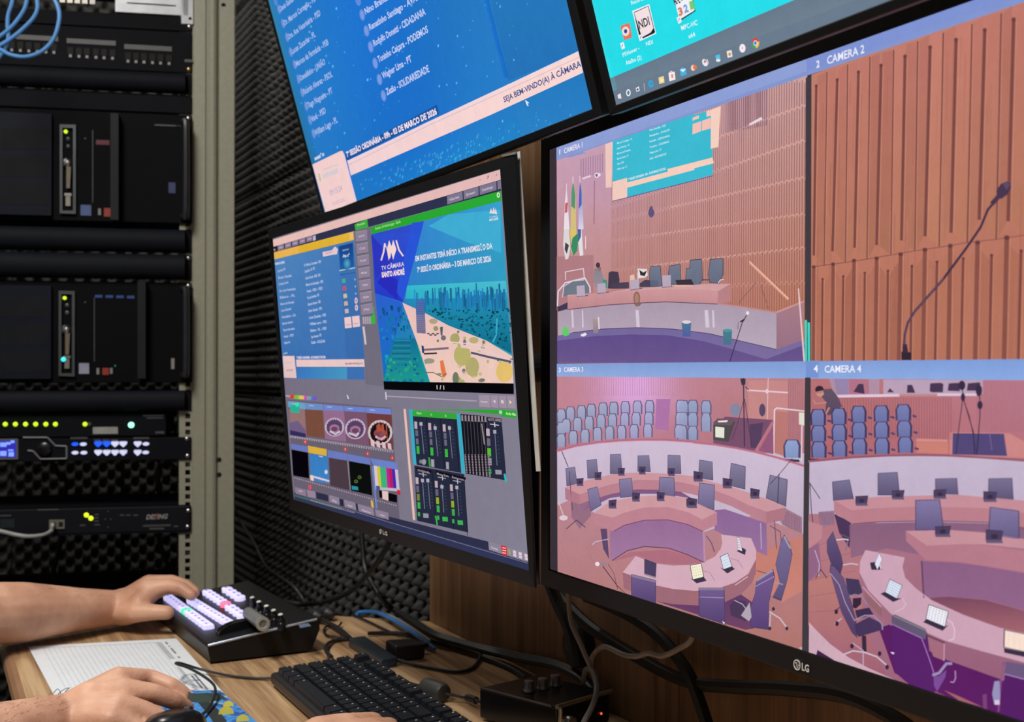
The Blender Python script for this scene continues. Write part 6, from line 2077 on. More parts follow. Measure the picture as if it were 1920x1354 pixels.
# converter with small screen
t = panel('video_converter', 'black rack video converter with a small blue screen and rows of lit oval buttons', 'rack unit', 819, 862, .2)
feat(-12, 823, 34, 862, .0035, .006).build('screen_frame', mat('grey_frame', (96, 98, 100), .4), t)
sc = feat(-8, 827, 30, 858, .006, .0066).build('screen', mat('small_screen', (40, 40, 150), .4, emit=(40, 34, 160), es=.8), t)
M_SP = mat('small_screen_light', (120, 150, 240), .4, emit=(120, 150, 250), es=.9)
for a, b_, c, d in ((0, 830, 12, 838), (12, 829, 20, 834), (20, 826, 27, 831), (0, 846, 12, 855), (16, 848, 26, 856), (15, 843, 25, 846)):
    feat(a, b_, c, d, .0066, .0071).build('screen_text', M_SP, sc)
M_BW = mat('button_white_lit', (190, 195, 225), .4, emit=(200, 205, 240), es=.75)
M_BB = mat('button_blue_lit', (30, 90, 240), .4, emit=(25, 85, 245), es=.95)
for x, y, blue, big in [(140.5, 833, 1, 0), (156, 833, 0, 0), (140.5, 849, 0, 0), (157, 849, 0, 0), (184, 832.5, 1, 1), (200, 832.5, 1, 1), (215.5, 832.5, 0, 1), (231, 832.5, 0, 1), (184, 848.5, 0, 1), (200, 848.5, 0, 1), (215.5, 848.5, 0, 1), (231, 848.5, 0, 1), (258, 832.5, 0, 1), (273.5, 832.5, 0, 0), (258, 848.5, 0, 1), (273, 848.5, 0, 0)]:
    c = RK(x, y, .0062)
    n = 12
    if big:
        pts = [(-7, -3), (-5.5, -4.6), (5.5, -4.6), (7, -3), (6, 1), (2.5, 4), (1.5, 5.6), (-1.5, 5.6), (-2.5, 4), (-6, 1)]
    else:
        pts = [(6 * math.cos(2 * math.pi * k / n), 3.3 * math.sin(2 * math.pi * k / n)) for k in range(n)]
    MB().prism([c + RD * a * .00099 - ZU * b * .00099 for a, b in pts], BD * .003).build('button', M_BB if blue else M_BW, t)
mb = MB()
for pl in ([(43, 820.5), (89, 820.5), (104, 836), (125, 837), (125, 860), (76, 861), (62, 846), (52, 845)],):
    w3 = [RK(x, y, .0052) for x, y in pl]
    ctr = sum(w3, V3((0, 0, 0))) / len(w3)
    for a, b_ in list(zip(w3, w3[1:])):
        mb.cyl(a, b_, .0018, 6)
mb.build('trim_outline', mat('trim_grey', (110, 112, 114), .4), t)
MB().lathe(RK(84, 842, .0035), -BD, [(.013, 0), (.012, .006), (.008, .008)], 20).build('jog_dial', mat('dial_black', (16, 17, 19), .3), t, True)
for a, b_, w_ in ((132, 820, 32), (176, 824, 13), (192, 824, 13), (208, 824, 13), (250, 820, 30)):
    feat(a, b_, a + w_, b_ + 3.5, .0035, .0042).build('print', M_STRIP, t)
screw(t, 350.5, 823)
screw(t, 351.5, 855)
# lower unit
t = panel('router_unit', 'flat black rack unit with two yellow lights, a network port and small pale maker lettering', 'rack unit', 946, 998, .24, mat('unit_slate', (18, 19, 25), .65, spec=.15), .004)
for x, y in ((162, 966), (170.5, 972)):
    MB().lathe(RK(x, y, .0035), -BD, [(.0045, 0), (.004, .002), (.002, .0036)], 12).build('light', mat('led_yellow', (225, 240, 60), .4, emit=(215, 240, 40), es=1.15), t, True)
for x in (92, 106):
    p = feat(x, 975, x + 15, 992, .0035, .0065).build('network_port', mat('dull_metal', (150, 145, 135), .4, .6), t)
    feat(x + 4, 979, x + 12, 988, .0065, .0068).build('port_opening', M_HOLE, p)
for a, b_, w_ in ((70, 955, 40), (0, 966, 21), (225, 965, 8), (236, 965, 9), (250, 965, 9), (150, 984, 10), (177, 964, 8), (177, 970, 8), (177, 976, 8), (177, 983, 10), (326, 986, 8)):
    feat(a, b_, a + w_, b_ + 2.6, .0035, .0042).build('print', M_STRIP, t)
for x, y in ((203, 959), (198, 974), (208, 974), (203, 989)):
    MB().lathe(RK(x, y, .0035), -BD, [(.0018, 0), (.001, .002)], 8).build('small_button', M_STRIP, t)
feat(0, 974, 27, 990, .0035, .0042).build('display', mat('dim_display', (38, 48, 48), .2), t)
vs, fs, asp = text_geo('DESIING', .03)
a, b_ = RK(274, 974, .0042), RK(313, 972.5, .0042)
MB_ = MB()
MB_.add([a + (b_ - a) * (q[0] + q[1] * .06) + ZU * .0085 * q[1] for q in vs], fs)
MB_.build('maker_lettering', mat('lettering', (150, 152, 150), .5), t)
MB().prism([RK(x, y, .0046) for x, y in ((291, 975), (289, 969), (296, 961), (294, 968), (297, 969))], BD * .0004).build('red_mark', mat('red_mark', (130, 50, 40), .5), t)
feat(268, 984.5, 320, 988, .0035, .0042).build('print', M_STRIP, t)
feat(280, 990, 308, 993.5, .0035, .0042).build('print', M_STRIP, t)
screw(t, 353, 958)
screw(t, 352, 988)
# lower equipment, dim inside the gap
t = panel('drawer_unit', 'plain dark rack drawer behind the forearm near the desk', 'rack unit', 1130, 1230, .4)

# ---- cables at the rack
M_BLUEC = mat('cable_blue', (88, 150, 216), .4)
for i, (pp, d) in enumerate([([(97, -30), (88, 30), (62, 110), (56, 190), (62, 280), (40, 360), (-40, 470)], 1.98),
                             ([(205, -30), (186, 60), (130, 150), (60, 225), (-40, 300)], 1.96),
                             ([(272, -30), (280, 60), (245, 140), (150, 235), (50, 310), (-60, 370)], 1.94),
                             ([(385, -40), (432, 50), (442, 150), (400, 290), (310, 385), (190, 425), (80, 410), (20, 380), (-60, 340)], 1.92)]):
    lab = ['blue network cable hanging nearest the frame edge at the top of the rack', 'blue network cable curving down between two others at the rack top', 'pale blue network cable sweeping across behind the wide loop', 'blue network cable forming the widest round loop at the rack top'][i]
    w3 = [PD(a / 3.983, b / 3.983, d) for a, b in pp]
    single(MB().tube(w3, .0034), 'network_cable', M_BLUEC, lab, 'cable', w3[0], 'blue network cables at the rack top')
w3 = [PD(a, b, d) for a, b, d in ((-30, 992, 2.05), (0, 996, 2.06), (30, 1003, 2.07), (55, 1006, 2.08), (82, 1003, 2.10), (96, 995, 2.13))] + [RK(98.5, 985, .02), RK(99, 983, .004)]
single(MB().tube(w3, .0036), 'network_cable', mat('cable_white', (170, 172, 168), .45), 'white network cable plugged into the lower rack unit', 'cable', w3[-1])
# dark cables inside the rack gaps
for i, pp in enumerate([[(95, 862), (110, 890), (125, 905), (118, 940)], [(118, 1000), (108, 1040), (100, 1080), (115, 1130)], [(312, 862), (330, 880), (345, 900)], [(295, 1000), (310, 1050), (330, 1080), (320, 1130)], [(300, 868), (296, 900), (305, 945)]]):
    w3 = [onplane(x, y, R0 + BD * .22, -BD) for x, y in pp]
    single(MB().tube(w3, .005), 'power_cable', M_BLACK, ['black cable inside the rack between the two lowest units', 'black cable dropping behind the forearm inside the rack', 'short black cable beside the perforated rail', 'black cable hanging below the lowest unit near the post', 'thin black cable behind the gap, near the rail'][i], 'cable', w3[0], 'dark cables inside the rack')
# ================================================================== things on the desk
DZ = DESK_Z
# ---- video switcher console
F3 = P(389, 1247)
B3 = P(583, 1237)
L3 = P(301, 1172)
ex = V3((1, 0, 0))
ux = (F3 - L3)
ux.z = 0
ux.normalize()
uy = V3((-ux.y, ux.x, 0))
if uy.y < 0:
    uy = -uy
cw = 0.335
cdp = 0.155


def zt(q):     # height of the console top at depth q along uy
    return .026 + (.046 - .026) * q / cdp


F3t = V3((F3.x, F3.y, DZ))


def CP(u, v, h=0.0):   # u along ux measured back from the right end, v depth
    return F3t - ux * u + uy * v + ZU * (zt(v) + h)


nT = (CP(0, cdp) - CP(0, 0)).cross(-(CP(.1, 0) - CP(0, 0)))
nT = nT.normalized() if nT.z > 0 else -nT.normalized()


def CQ(px, py, h=0.0):
    return onplane(px, py, CP(0, 0, h), nT)


t = thing('video_switcher', 'black video switcher console with rows of lit lilac buttons and a grey fader lever', 'switcher', F3t - ux * cw / 2 + uy * cdp / 2, math.atan2(ux.y, ux.x))
mb = MB()
bev_ = .004
sec = [(0.004, .003), (cdp - .012, .003), (cdp, .030), (cdp, zt(cdp) - .001), (cdp - .004, zt(cdp)), (.003, zt(0)), (0, zt(0) - .003)]
mb.prism([F3t - ux * 0 + uy * a + ZU * h for a, h in sec], -ux * cw)
M_CON = mat('console_black', (19, 19, 21), .45, bump=.05, scale=500, spec=.35)
mb.build('body', M_CON, t)
for u in (.02, cw - .03):
    for v in (.012, cdp - .03):
        MB().cyl(F3t - ux * u + uy * v, F3t - ux * u + uy * v + ZU * .0032, .007, 12).build('foot', M_BLACK, t)
MB().tube([CP(0.0005, .001, -.001), CP(.0005, cdp * .5, -.0005), CP(.0005, cdp - .004, -.0005)], .0016, 8, 3).build('edge_highlight', mat('highlight_bright', (190, 205, 225), .25, .6), t, True)  # bevel highlight built as a bright bluish strip along the right edge
ws = CP(.06, .004, 0)
# fader well and lever
ar = []
for k in range(13):
    a = math.pi * k / 12
    ar.append((k, a))
fa, fb = CQ(410, 1192), CQ(492, 1172)
fd = (fb - fa)
L_ = fd.length
fd.normalize()
side = nT.cross(fd).normalized()
mb = MB()
pr = [fa + fd * (L_ * (1 - math.cos(a)) / 2) + nT * (.012 * math.sin(a)) for k, a in ar]
mb.prism(pr, side * .006)
mb.prism([p + side * .010 for p in pr], side * .006)
mb.build('fader_arch', mat('arch_black', (20, 20, 22), .25), t, True)
la, lb_ = CQ(466, 1150, .018), CQ(493, 1170, .018)
lv = MB()
lv.cyl(la, lb_, .0085, 20, .009)
lv = lv.build('fader_lever', M_GREY, t, True)
ld = (lb_ - la).normalized()
MB().lathe(lb_ - ld * .001, ld, [(.0094, 0), (.0094, .002), (.0055, .0022), (.005, .0008)], 20).build('lever_ring', mat('ring_pale', (190, 188, 176), .3, .3), lv, True)
MB().cyl(CQ(480, 1172, .001), (la + lb_) / 2, .003, 10).build('lever_stem', M_STEEL, lv, True)
# lit buttons, four rows
M_BTN = mat('button_lilac', (190, 180, 235), .35, var=.03, emit=(206, 203, 246), es=.9)
M_BTNG = mat('button_green', (90, 230, 170), .35, var=.03, emit=(90, 235, 165), es=.9)
M_BTNR = mat('button_red', (250, 120, 150), .35, var=.03, emit=(250, 110, 140), es=.9)
M_BTNE = mat('button_print', (120, 112, 190), .5, emit=(120, 112, 196), es=.6)
q9 = T(270, 1060, 9.6)
bm_ = bmesh.new()


def button(c, du, dv, m, rnd=False):
    n = 10 if rnd else 8
    pts = []
    for k in range(n):
        a = 2 * math.pi * (k + .5) / n
        x_, y_ = math.cos(a), math.sin(a)
        if not rnd:
            x_ = math.copysign(abs(x_) ** .35, x_)
            y_ = math.copysign(abs(y_) ** .35, y_)
        pts.append(c + ux * du * x_ + uy * dv * y_)
    mb = MB()
    n_ = len(pts)
    vs = [p - nT * .004 for p in pts] + [p + nT * .002 for p in pts] + [c + (p - c) * .8 + nT * .0036 for p in pts]
    fs = [(k, (k + 1) % n_, n_ + (k + 1) % n_, n_ + k) for k in range(n_)] + [(n_ + k, n_ + (k + 1) % n_, 2 * n_ + (k + 1) % n_, 2 * n_ + k) for k in range(n_)] + [tuple(range(2 * n_, 3 * n_))]
    mb.add(vs, fs)
    o = mb.build('button', m, t, True)
    w_, h_ = du * .5, dv * .18
    MB().prism([c + ux * a * w_ + uy * (b * h_ - dv * .2) + nT * .0039 for a, b in ((-1, -1), (1, -1), (1, 1), (-1, 1))], nT * .0002).build('button_print', M_BTNE, o)


rowspec = [((452, 585), (1145, 1090), 13, 6, .0080, 'g', False), ((870, 640), (1515, 1030), 11, -1, .0078, '', False),
           ((1145, 490), (1470, 700), 6, 5, .0084, 'r', True), ((1555, 760), (1768, 905), 4, -1, .0084, '', True), ((1500, 440), (1722, 585), 4, -1, .0088, '', True)]
for a, b_, n, sp, dv, kind, rnd in rowspec:
    A3, B3_ = CQ(*q9(a)[0], .004), CQ(*q9(b_)[0], .004)
    stp = (B3_ - A3).length / (n - 1)
    for k in range(n):
        c = A3 + (B3_ - A3) * k / (n - 1)
        m_ = M_BTN
        if k == sp:
            m_ = M_BTNG if kind == 'g' else M_BTNR
        button(c, stp * .43, dv, m_, rnd)
# knobs with silver tops
for i, (x, y) in enumerate(((473, 1121), (485.5, 1129), (499.5, 1137), (513, 1145), (526, 1153))):
    c = CQ(x, y, .018)
    k_ = MB().lathe(c - nT * .018, nT, [(.0055, 0), (.005, .012), (.0035, .0125), (.003, .018)], 14).build('knob', M_BLACKG, t, True)
    MB().lathe(c, nT, [(.0036, 0), (.0034, .001), (.002, .002)], 12).build('knob_cap', mat('cap_pale', (225, 224, 218), .3), k_, True)
for i, (x, y) in enumerate(((500, 1150), (514, 1159), (527, 1167), (481, 1141), (489, 1146))):
    c = CQ(x, y, .010)
    MB().lathe(c - nT * .01, nT, [(.006, 0), (.0055, .008), (.004, .010)], 14).build('knob', M_BLACKG, t, True)
MB().prism([CQ(x, y, .0003) for x, y in ((563, 1178), (583, 1174), (578, 1169), (560, 1172))], nT * .0004).build('corner_print', mat('pale_print', (110, 125, 150), .4), t)

# ---- paper with ruled lines
q = [P(53, 1214), P(325, 1200), P(413, 1299), P(103, 1308)]
t = thing('paper_sheet', 'white lined paper form lying on the desk under the right hand', 'paper', sum(q, V3()) / 4)
M_PAPER = mat('paper', (222, 226, 230), .8, var=.02)
MB().prism([p + ZU * .0009 for p in q], -ZU * .0006).build('sheet', M_PAPER, t)
q2 = [q[0] + V3((-.004, .006, 0)), q[1] + V3((-.006, .005, 0)), q[2] + V3((.002, .003, 0)), q[3] + V3((.001, .003, 0))]
MB().prism([p + ZU * .0004 for p in q2], -ZU * .0003).build('lower_sheet', M_PAPER, t)
M_INK = mat('print_grey', (188, 194, 206), .8)


def onp(a, b_, h=.0010):
    top = q[0] + (q[1] - q[0]) * a
    bot = q[3] + (q[2] - q[3]) * a
    return top + (bot - top) * b_ + ZU * h


mb = MB()
for k in range(23):
    a = .09 + k * .0345
    mb.prism([onp(a, .05), onp(a + .004, .05), onp(a + .004, .97), onp(a, .97)], ZU * .0001)
for b_ in (.05, .97):
    mb.prism([onp(.09, b_), onp(.86, b_), onp(.86, b_ + .006), onp(.09, b_ + .006)], ZU * .0001)
tag(mb.build('ruled_lines', M_INK, t), kind='stuff')
mb = MB()
mb.prism([onp(.862, .05), onp(.90, .05), onp(.90, .40), onp(.862, .40)], ZU * .0001)
mb.prism([onp(.862, .56), onp(.885, .56), onp(.885, .97), onp(.862, .97)], ZU * .0001)
mb.build('shaded_box', mat('print_light_grey', (178, 182, 188), .8), t)
mb = MB()
for a, b0, b1 in ((.925, .05, .10), (.925, .14, .16), (.925, .19, .30), (.925, .36, .39), (.93, .70, .95), (.905, .72, .93)):
    k = b0
    while k < b1:
        mb.prism([onp(a, k), onp(a + .014, k), onp(a + .014, min(k + .014, b1)), onp(a, min(k + .014, b1))], ZU * .0001)
        k += .02
tag(mb.build('printed_words', mat('print_dark', (70, 72, 84), .8), t), kind='stuff')
MB().tube([P(x, y, DZ + .0012) for x, y in ((340, 1284), (352, 1276), (376, 1275), (352, 1279), (345, 1287), (357, 1294), (367, 1293), (360, 1288))], .0003, 5, 5).build('pen_loop', mat('pen', (90, 96, 140), .6), t)
MB().tube([P(x, y, DZ + .0012) for x, y in ((100, 1300), (108, 1292), (114, 1300), (108, 1303), (118, 1294), (130, 1290), (122, 1298), (140, 1291), (146, 1286))], .0004, 5, 5).build('pen_scribble', mat('pen2', (60, 64, 80), .6), t)


# ---- mouse pad (plain blotches of blue and yellow)
def pad_mat():
    m = bpy.data.materials.new('pad_print')
    m.use_nodes = True
    nt = m.node_tree
    b = nt.nodes['Principled BSDF']
    tc = nt.nodes.new('ShaderNodeTexCoord')
    n1 = nt.nodes.new('ShaderNodeTexNoise')
    n1.inputs['Scale'].default_value = 38
    n1.inputs['Distortion'].default_value = 1.2
    nt.links.new(tc.outputs['Object'], n1.inputs['Vector'])
    r = nt.nodes.new('ShaderNodeValToRGB')
    e = r.color_ramp.elements
    e[0].position = .3
    e[0].color = lin((18, 38, 92)) + (1,)
    e[1].position = .74
    e[1].color = lin((214, 204, 90)) + (1,)
    for p_, c_ in ((.42, (36, 92, 176)), (.52, (70, 150, 214)), (.6, (40, 110, 190)), (.66, (130, 180, 200))):
        k_ = e.new(p_)
        k_.color = lin(c_) + (1,)
    nt.links.new(n1.outputs['Fac'], r.inputs[0])
    nt.links.new(r.outputs[0], b.inputs['Base Color'])
    b.inputs['Roughness'].default_value = .8
    return m


pq = [P(318, 1301), P(412, 1299), P(500, 1375), P(400, 1440), P(250, 1440)]
t = thing('mouse_pad', 'mouse pad with blue and yellow blotches under the black mouse', 'mouse pad', sum(pq, V3()) / 5)
MB().prism([p + ZU * .0031 for p in pq], -ZU * .003).build('pad', pad_mat(), t)
MB().prism([P(x, y, DZ + .0032) for x, y in ((320, 1302), (411, 1299.5), (424, 1310), (395, 1316), (372, 1318), (335, 1312))], ZU * .0003).build('dark_green_patch', mat('pad_green', (44, 62, 58), .8), t)
MB().prism([P(x, y, DZ + .0033) for x, y in ((372, 1318), (392, 1316), (408, 1330), (425, 1352), (410, 1368), (390, 1340))], ZU * .0003).build('dark_patch', mat('pad_dark', (30, 38, 40), .8), t)
for x, y, r in ((424, 1339, .0085), (428, 1324, .006), (455, 1352, .007)):
    MB().cyl(P(x, y, DZ + .0032), P(x, y, DZ + .0035), r, 16).build('yellow_patch', mat('pad_yellow', (220, 208, 84), .8), t)

# ---- mouse
mc_ = P(327, 1389, DZ + .0033)
t = thing('computer_mouse', 'black computer mouse under the right hand on the blue pad', 'mouse', mc_, math.radians(-12))
md = (P(381, 1352, DZ + .0033) - mc_)
md.z = 0
md.normalize()
ms = V3((-md.y, md.x, 0))
vs, fs = [], []
nu, nv = 18, 10
for j in range(nv + 1):
    ph = math.pi / 2 * j / nv
    for i in range(nu):
        a = 2 * math.pi * i / nu
        x_ = math.cos(a) * math.cos(ph) ** .6
        y_ = math.sin(a) * math.cos(ph) ** .6
        vs.append(mc_ + md * (x_ * .055) + ms * (y_ * .031 * (1 - .1 * x_)) + ZU * (.001 + .030 * math.sin(ph) * (1 - .25 * x_)))
for j in range(nv):
    for i in range(nu):
        k = (i + 1) % nu
        fs.append((j * nu + i, j * nu + k, (j + 1) * nu + k, (j + 1) * nu + i))
fs.append(tuple(range(nu))[::-1])
mb = MB()
mb.add(vs, fs)
mb.build('shell', M_BLACKG, t, True)
MB().cyl(mc_ + md * .032 - ms * .003 + ZU * .020, mc_ + md * .032 + ms * .003 + ZU * .020, .007, 14).build('scroll_wheel', M_BLACK, t, True)
cab = [mc_ + md * .052 + ZU * .008] + [P(x, y, DZ + h) for x, y, h in ((386, 1334, .008), (399, 1314, .010), (404, 1294, .014), (397, 1280, .018), (375, 1264, .022), (352, 1252, .026), (333, 1246, .026), (330, 1243.5, .024), (340, 1244, .018), (376, 1255, .008), (430, 1267, .003), (480, 1272, .0025), (516, 1271, .004))]
single(MB().tube(cab, .0017), 'mouse_cable', M_BLACK, 'thin black mouse cable looping over the paper toward the keyboard', 'cable', cab[0])

# ---- keyboard
k0 = P(520, 1263, DZ + .02)
k1 = P(677, 1228, DZ + .035)
kx = V3((1, 0, 0))
KF = .380      # front edge world y
KB = .508
KXL = -1.444
KW = .445
t = thing('keyboard', 'black mechanical keyboard with small pale marks on its keys', 'keyboard', (KXL + KW / 2, (KF + KB) / 2, DZ), 0)


def kz(y):
    return .016 + (.024 - .016) * (y - KF) / (KB - KF)


def KP(x, y, h=0.0):
    return V3((KXL + x, KF + y, DZ + kz(KF + y) + h))


D_ = KB - KF
mb = MB()
mb.prism([(KXL, KF + .003, DZ + .002), (KXL, KF, DZ + .006), (KXL, KF, DZ + .016), (KXL, KF + .004, DZ + .0175), (KXL, KB - .003, DZ + .0255), (KXL, KB, DZ + .023), (KXL, KB, DZ + .008), (KXL, KB - .006, DZ + .002)], (KW, 0, 0))
o = mb.build('case', mat('keyboard_case', (32, 33, 36), .4, bump=.05, scale=400), t)
bv = o.modifiers.new('b', 'BEVEL')
bv.width = .0015
for x_ in (.03, KW - .03):
    for y_ in (.012, D_ - .02):
        MB().box((KXL + x_ - .012, KF + y_ - .004, DZ), (KXL + x_ + .012, KF + y_ + .004, DZ + .003)).build('rubber_foot', M_BLACK, t)
M_KEY = mat('key_black', (23, 26, 33), .45, bump=.04, scale=600, spec=.35)
M_LEG = mat('key_legend', (190, 190, 190), .5)
KEYM = {}


def keymesh(wu):
    if wu in KEYM:
        return KEYM[wu]
    p = .0188
    w2 = wu * p / 2 - .0007
    d2 = p / 2 - .0007
    th = math.atan2(.011, D_)
    R_ = Matrix.Rotation(th, 4, 'X')
    mb = MB()
    bot = [(-w2, -d2, 0), (w2, -d2, 0), (w2, d2, 0), (-w2, d2, 0)]
    mid = [(-w2 + .0018, -d2 + .0018, .0088), (w2 - .0018, -d2 + .0018, .0088), (w2 - .0018, d2 - .0012, .0088), (-w2 + .0018, d2 - .0012, .0088)]
    top = [(-w2 + .0027, -d2 + .0027, .0094), (w2 - .0027, -d2 + .0027, .0094), (w2 - .0027, d2 - .0021, .0094), (-w2 + .0027, d2 - .0021, .0094)]
    mb.add([R_ @ V3(v) for v in bot + mid + top], [(0, 1, 5, 4), (1, 2, 6, 5), (2, 3, 7, 6), (3, 0, 4, 7), (4, 5, 9, 8), (5, 6, 10, 9), (6, 7, 11, 10), (7, 4, 8, 11), (8, 9, 10, 11)])
    mb.add([R_ @ V3(v) for v in ((-w2 + .005, .002, .0095), (-w2 + .0068, .002, .0095), (-w2 + .0068, .0038, .0095), (-w2 + .005, .0038, .0095))], [(0, 1, 2, 3)], 1)
    me = bpy.data.meshes.new('key')
    me.from_pydata([tuple(v) for v in mb.v], [], mb.f)
    me.materials.append(M_KEY)
    me.materials.append(M_LEG)
    me.polygons.foreach_set('material_index', mb.mi)
    KEYM[wu] = me
    return me


U_ = .0188
rows_ = [(0.0, [(0, 1), (2, 1), (3, 1), (4, 1), (5, 1), (6.5, 1), (7.5, 1), (8.5, 1), (9.5, 1), (11, 1), (12, 1), (13, 1), (14, 1), (15.25, 1), (16.25, 1), (17.25, 1)]),
         (1.25, [(i, 1) for i in range(13)] + [(13, 2), (15.25, 1), (16.25, 1), (17.25, 1), (18.5, 1), (19.5, 1), (20.5, 1), (21.5, 1)]),
         (2.25, [(0, 1.5)] + [(1.5 + i, 1) for i in range(12)] + [(13.5, 1.5), (15.25, 1), (16.25, 1), (17.25, 1), (18.5, 1), (19.5, 1), (20.5, 1), (21.5, 1)]),
         (3.25, [(0, 1.75)] + [(1.75 + i, 1) for i in range(11)] + [(12.75, 2.25), (18.5, 1), (19.5, 1), (20.5, 1)]),
         (4.25, [(0, 2.25)] + [(2.25 + i, 1) for i in range(10)] + [(12.25, 2.75), (16.25, 1), (18.5, 1), (19.5, 1), (20.5, 1), (21.5, 1)]),
         (5.25, [(0, 1.25), (1.25, 1.25), (2.5, 1.25), (3.75, 6.25), (10, 1.25), (11.25, 1.25), (12.5, 1.25), (13.75, 1.25), (15.25, 1), (16.25, 1), (17.25, 1), (18.5, 2), (20.5, 1)])]
for ry, ks in rows_:
    for kx_, kw_ in ks:
        o = bpy.data.objects.new('key', keymesh(kw_))
        COL.objects.link(o)
        o.parent = t
        p_ = KP(.008 + (kx_ + kw_ / 2) * U_, D_ - .007 - (ry + .5) * U_ * .98, -.0005)
        o.location = wm(t).inverted() @ p_
kc = [P(x, y, DZ + h) for x, y, h in ((622, 1232, .012), (612, 1222, .012), (611, 1212, .008), (622, 1203, .004), (645, 1199, .003), (668, 1199, .003))]
single(MB().tube(kc, .0026), 'keyboard_cable', M_BLACK, 'black keyboard cable bending out behind the keyboard', 'cable', kc[0])

# ---- usb hub
HZ = DZ + .013
hq = [P(x, y, HZ) for x, y in ((653, 1196), (684, 1192), (745, 1232), (715, 1237))]
t = thing('usb_hub', 'slim slate-blue USB hub lying on the desk behind the keyboard', 'usb hub', sum(hq, V3()) / 4 - ZU * .013)
o = MB().prism(hq, -ZU * .0125).build('body', mat('hub_slate', (58, 68, 78), .35, .4), t)
bv = o.modifiers.new('b', 'BEVEL')
bv.width = .0015
bv.segments = 2
fd_ = (hq[2] - hq[1]).normalized()
for a, b_ in ((.12, .45), (.55, .88)):
    p_ = [hq[3] + (hq[2] - hq[3]) * a, hq[3] + (hq[2] - hq[3]) * b_]
    MB().prism([p_[0] - ZU * .004 + fd_ * .0003, p_[1] - ZU * .004 + fd_ * .0003, p_[1] - ZU * .009 + fd_ * .0003, p_[0] - ZU * .009 + fd_ * .0003], fd_ * .0004).build('usb_port', mat('usb_blue', (40, 62, 100), .4), t)
hc = [P(x, y, DZ + h) for x, y, h in ((745, 1238, .006), (780, 1247, .003), (826, 1256, .003), (860, 1260, .003), (885, 1253, .003), (898, 1238, .004), (902, 1225, .008))]
single(MB().tube(hc, .0024), 'hub_cable', M_BLACK, 'black cable curving from the slate-blue hub toward the back panel', 'cable', hc[0])
hc = [P(x, y, DZ + h) for x, y, h in ((655, 1197, .007), (632, 1180, .006), (612, 1166, .008), (594, 1155, .01))]
single(MB().tube(hc, .0026), 'hub_cable', M_BLACK, 'black cable leaving the far end of the slate-blue hub', 'cable', hc[0])

# ---- ferrite bead cable
fc = [P(x, y, DZ + h) for x, y, h in ((600, 1158, .010), (640, 1180, .004), (690, 1226, .003), (722, 1252, .003), (752, 1274, .003), (775, 1283, .006), (797, 1289, .011), (832, 1300, .011), (858, 1305, .009), (878, 1309, .009), (902, 1317, .012))]
t = thing('signal_cable', 'black cable with a thick round ferrite bead plugged into the knob box', 'cable', fc[6])
MB().tube(fc, .0019).build('cord', M_BLACK, t, True)
a, b_ = P(796, 1287, DZ + .0115), P(834, 1300.5, DZ + .0115)
da = (b_ - a).normalized()
MB().lathe(a, da, [(.006, 0), (.0105, .002), (.0112, .006), (.0112, (b_ - a).length - .005), (.0095, (b_ - a).length - .001), (.0055, (b_ - a).length)], 20).build('ferrite_bead', mat('ferrite_grey', (52, 53, 52), .5), t, True)
MB().cyl(P(876, 1308, DZ + .009), P(893, 1313.5, DZ + .010), .0042, 12).build('strain_relief', M_BLACK, t, True)

# ---- control box with knobs
BZ = DZ + .037
tq = [P(898, 1289, BZ), P(1008, 1264, BZ), P(1144, 1296, BZ), P(1043, 1326, BZ)]
ctr = sum(tq, V3()) / 4
t = thing('audio_interface', 'black box with three silver knobs on top, under the large monitor', 'control box', ctr - ZU * .037)
o = MB().prism([p - ZU * .034 for p in tq], ZU * .034).build('case', M_BLACKG, t)
bv = o.modifiers.new('b', 'BEVEL')
bv.width = .003
bv.segments = 3
for p_ in tq:
    p_ = ctr + (p_ - ctr) * .8
    MB().cyl((p_.x, p_.y, DZ), (p_.x, p_.y, DZ + .004), .006, 12).build('foot', M_BLACK, t)
f0, f1 = tq[3], tq[2]
fx = (f1 - f0).normalized()
lf = (tq[3] - tq[0]).normalized()
outw = V3((fx.y, -fx.x, 0))
MB().tube([f0 + outw * .004 - ZU * .034, f0 + outw * .006 - ZU * .004, f0 + outw * .004 + ZU * .001, f0 + fx * .004 + outw * .004 + ZU * .0015, f1 + outw * .002 + ZU * .0005], .0024, 8, 4).build('front_rail', mat('rail_silver', (190, 188, 180), .3, .8), t, True)
MB().tube([tq[0] + ZU * .0 - lf * -.002, tq[0] + lf * .04, f0 - lf * .006], .0012, 6, 3).build('top_edge', mat('edge_grey', (110, 112, 116), .3, .7), t, True)
for x, y in ((991.5, 1291), (1017, 1286), (1041, 1280)):
    b0 = P(x, y + 6, BZ)
    k_ = MB().lathe(b0 - ZU * .0005, ZU, [(.0062, 0), (.0062, .003), (.0056, .004), (.0054, .0115), (.0048, .0125), (.001, .0128)], 24).build('knob', mat('knob_silver', (150, 152, 156), .35, .8), t, True)
    mb = MB()
    for q_ in range(12):
        a_ = 2 * math.pi * q_ / 12
        mb.box((b0.x + .0054 * math.cos(a_) - .0004, b0.y + .0054 * math.sin(a_) - .0004, b0.z + .004), (b0.x + .0054 * math.cos(a_) + .0004, b0.y + .0054 * math.sin(a_) + .0004, b0.z + .011))
    mb.build('ridges', mat('knob_ridge', (110, 112, 116), .4, .7), k_)
    MB().lathe(b0 - ZU * .0004, ZU, [(.0085, 0), (.0085, .0008), (.007, .001)], 20).build('dial_ring', M_HOLE, t)
ls_ = f0 + fx * .012 + outw * .0005 - ZU * .017
MB().lathe(ls_, outw, [(.007, 0), (.007, .010), (.0065, .012)], 18).build('front_knob', M_STEEL, t, True)
lp = onplane(1127, 1338, f0 + outw * .0008, outw)
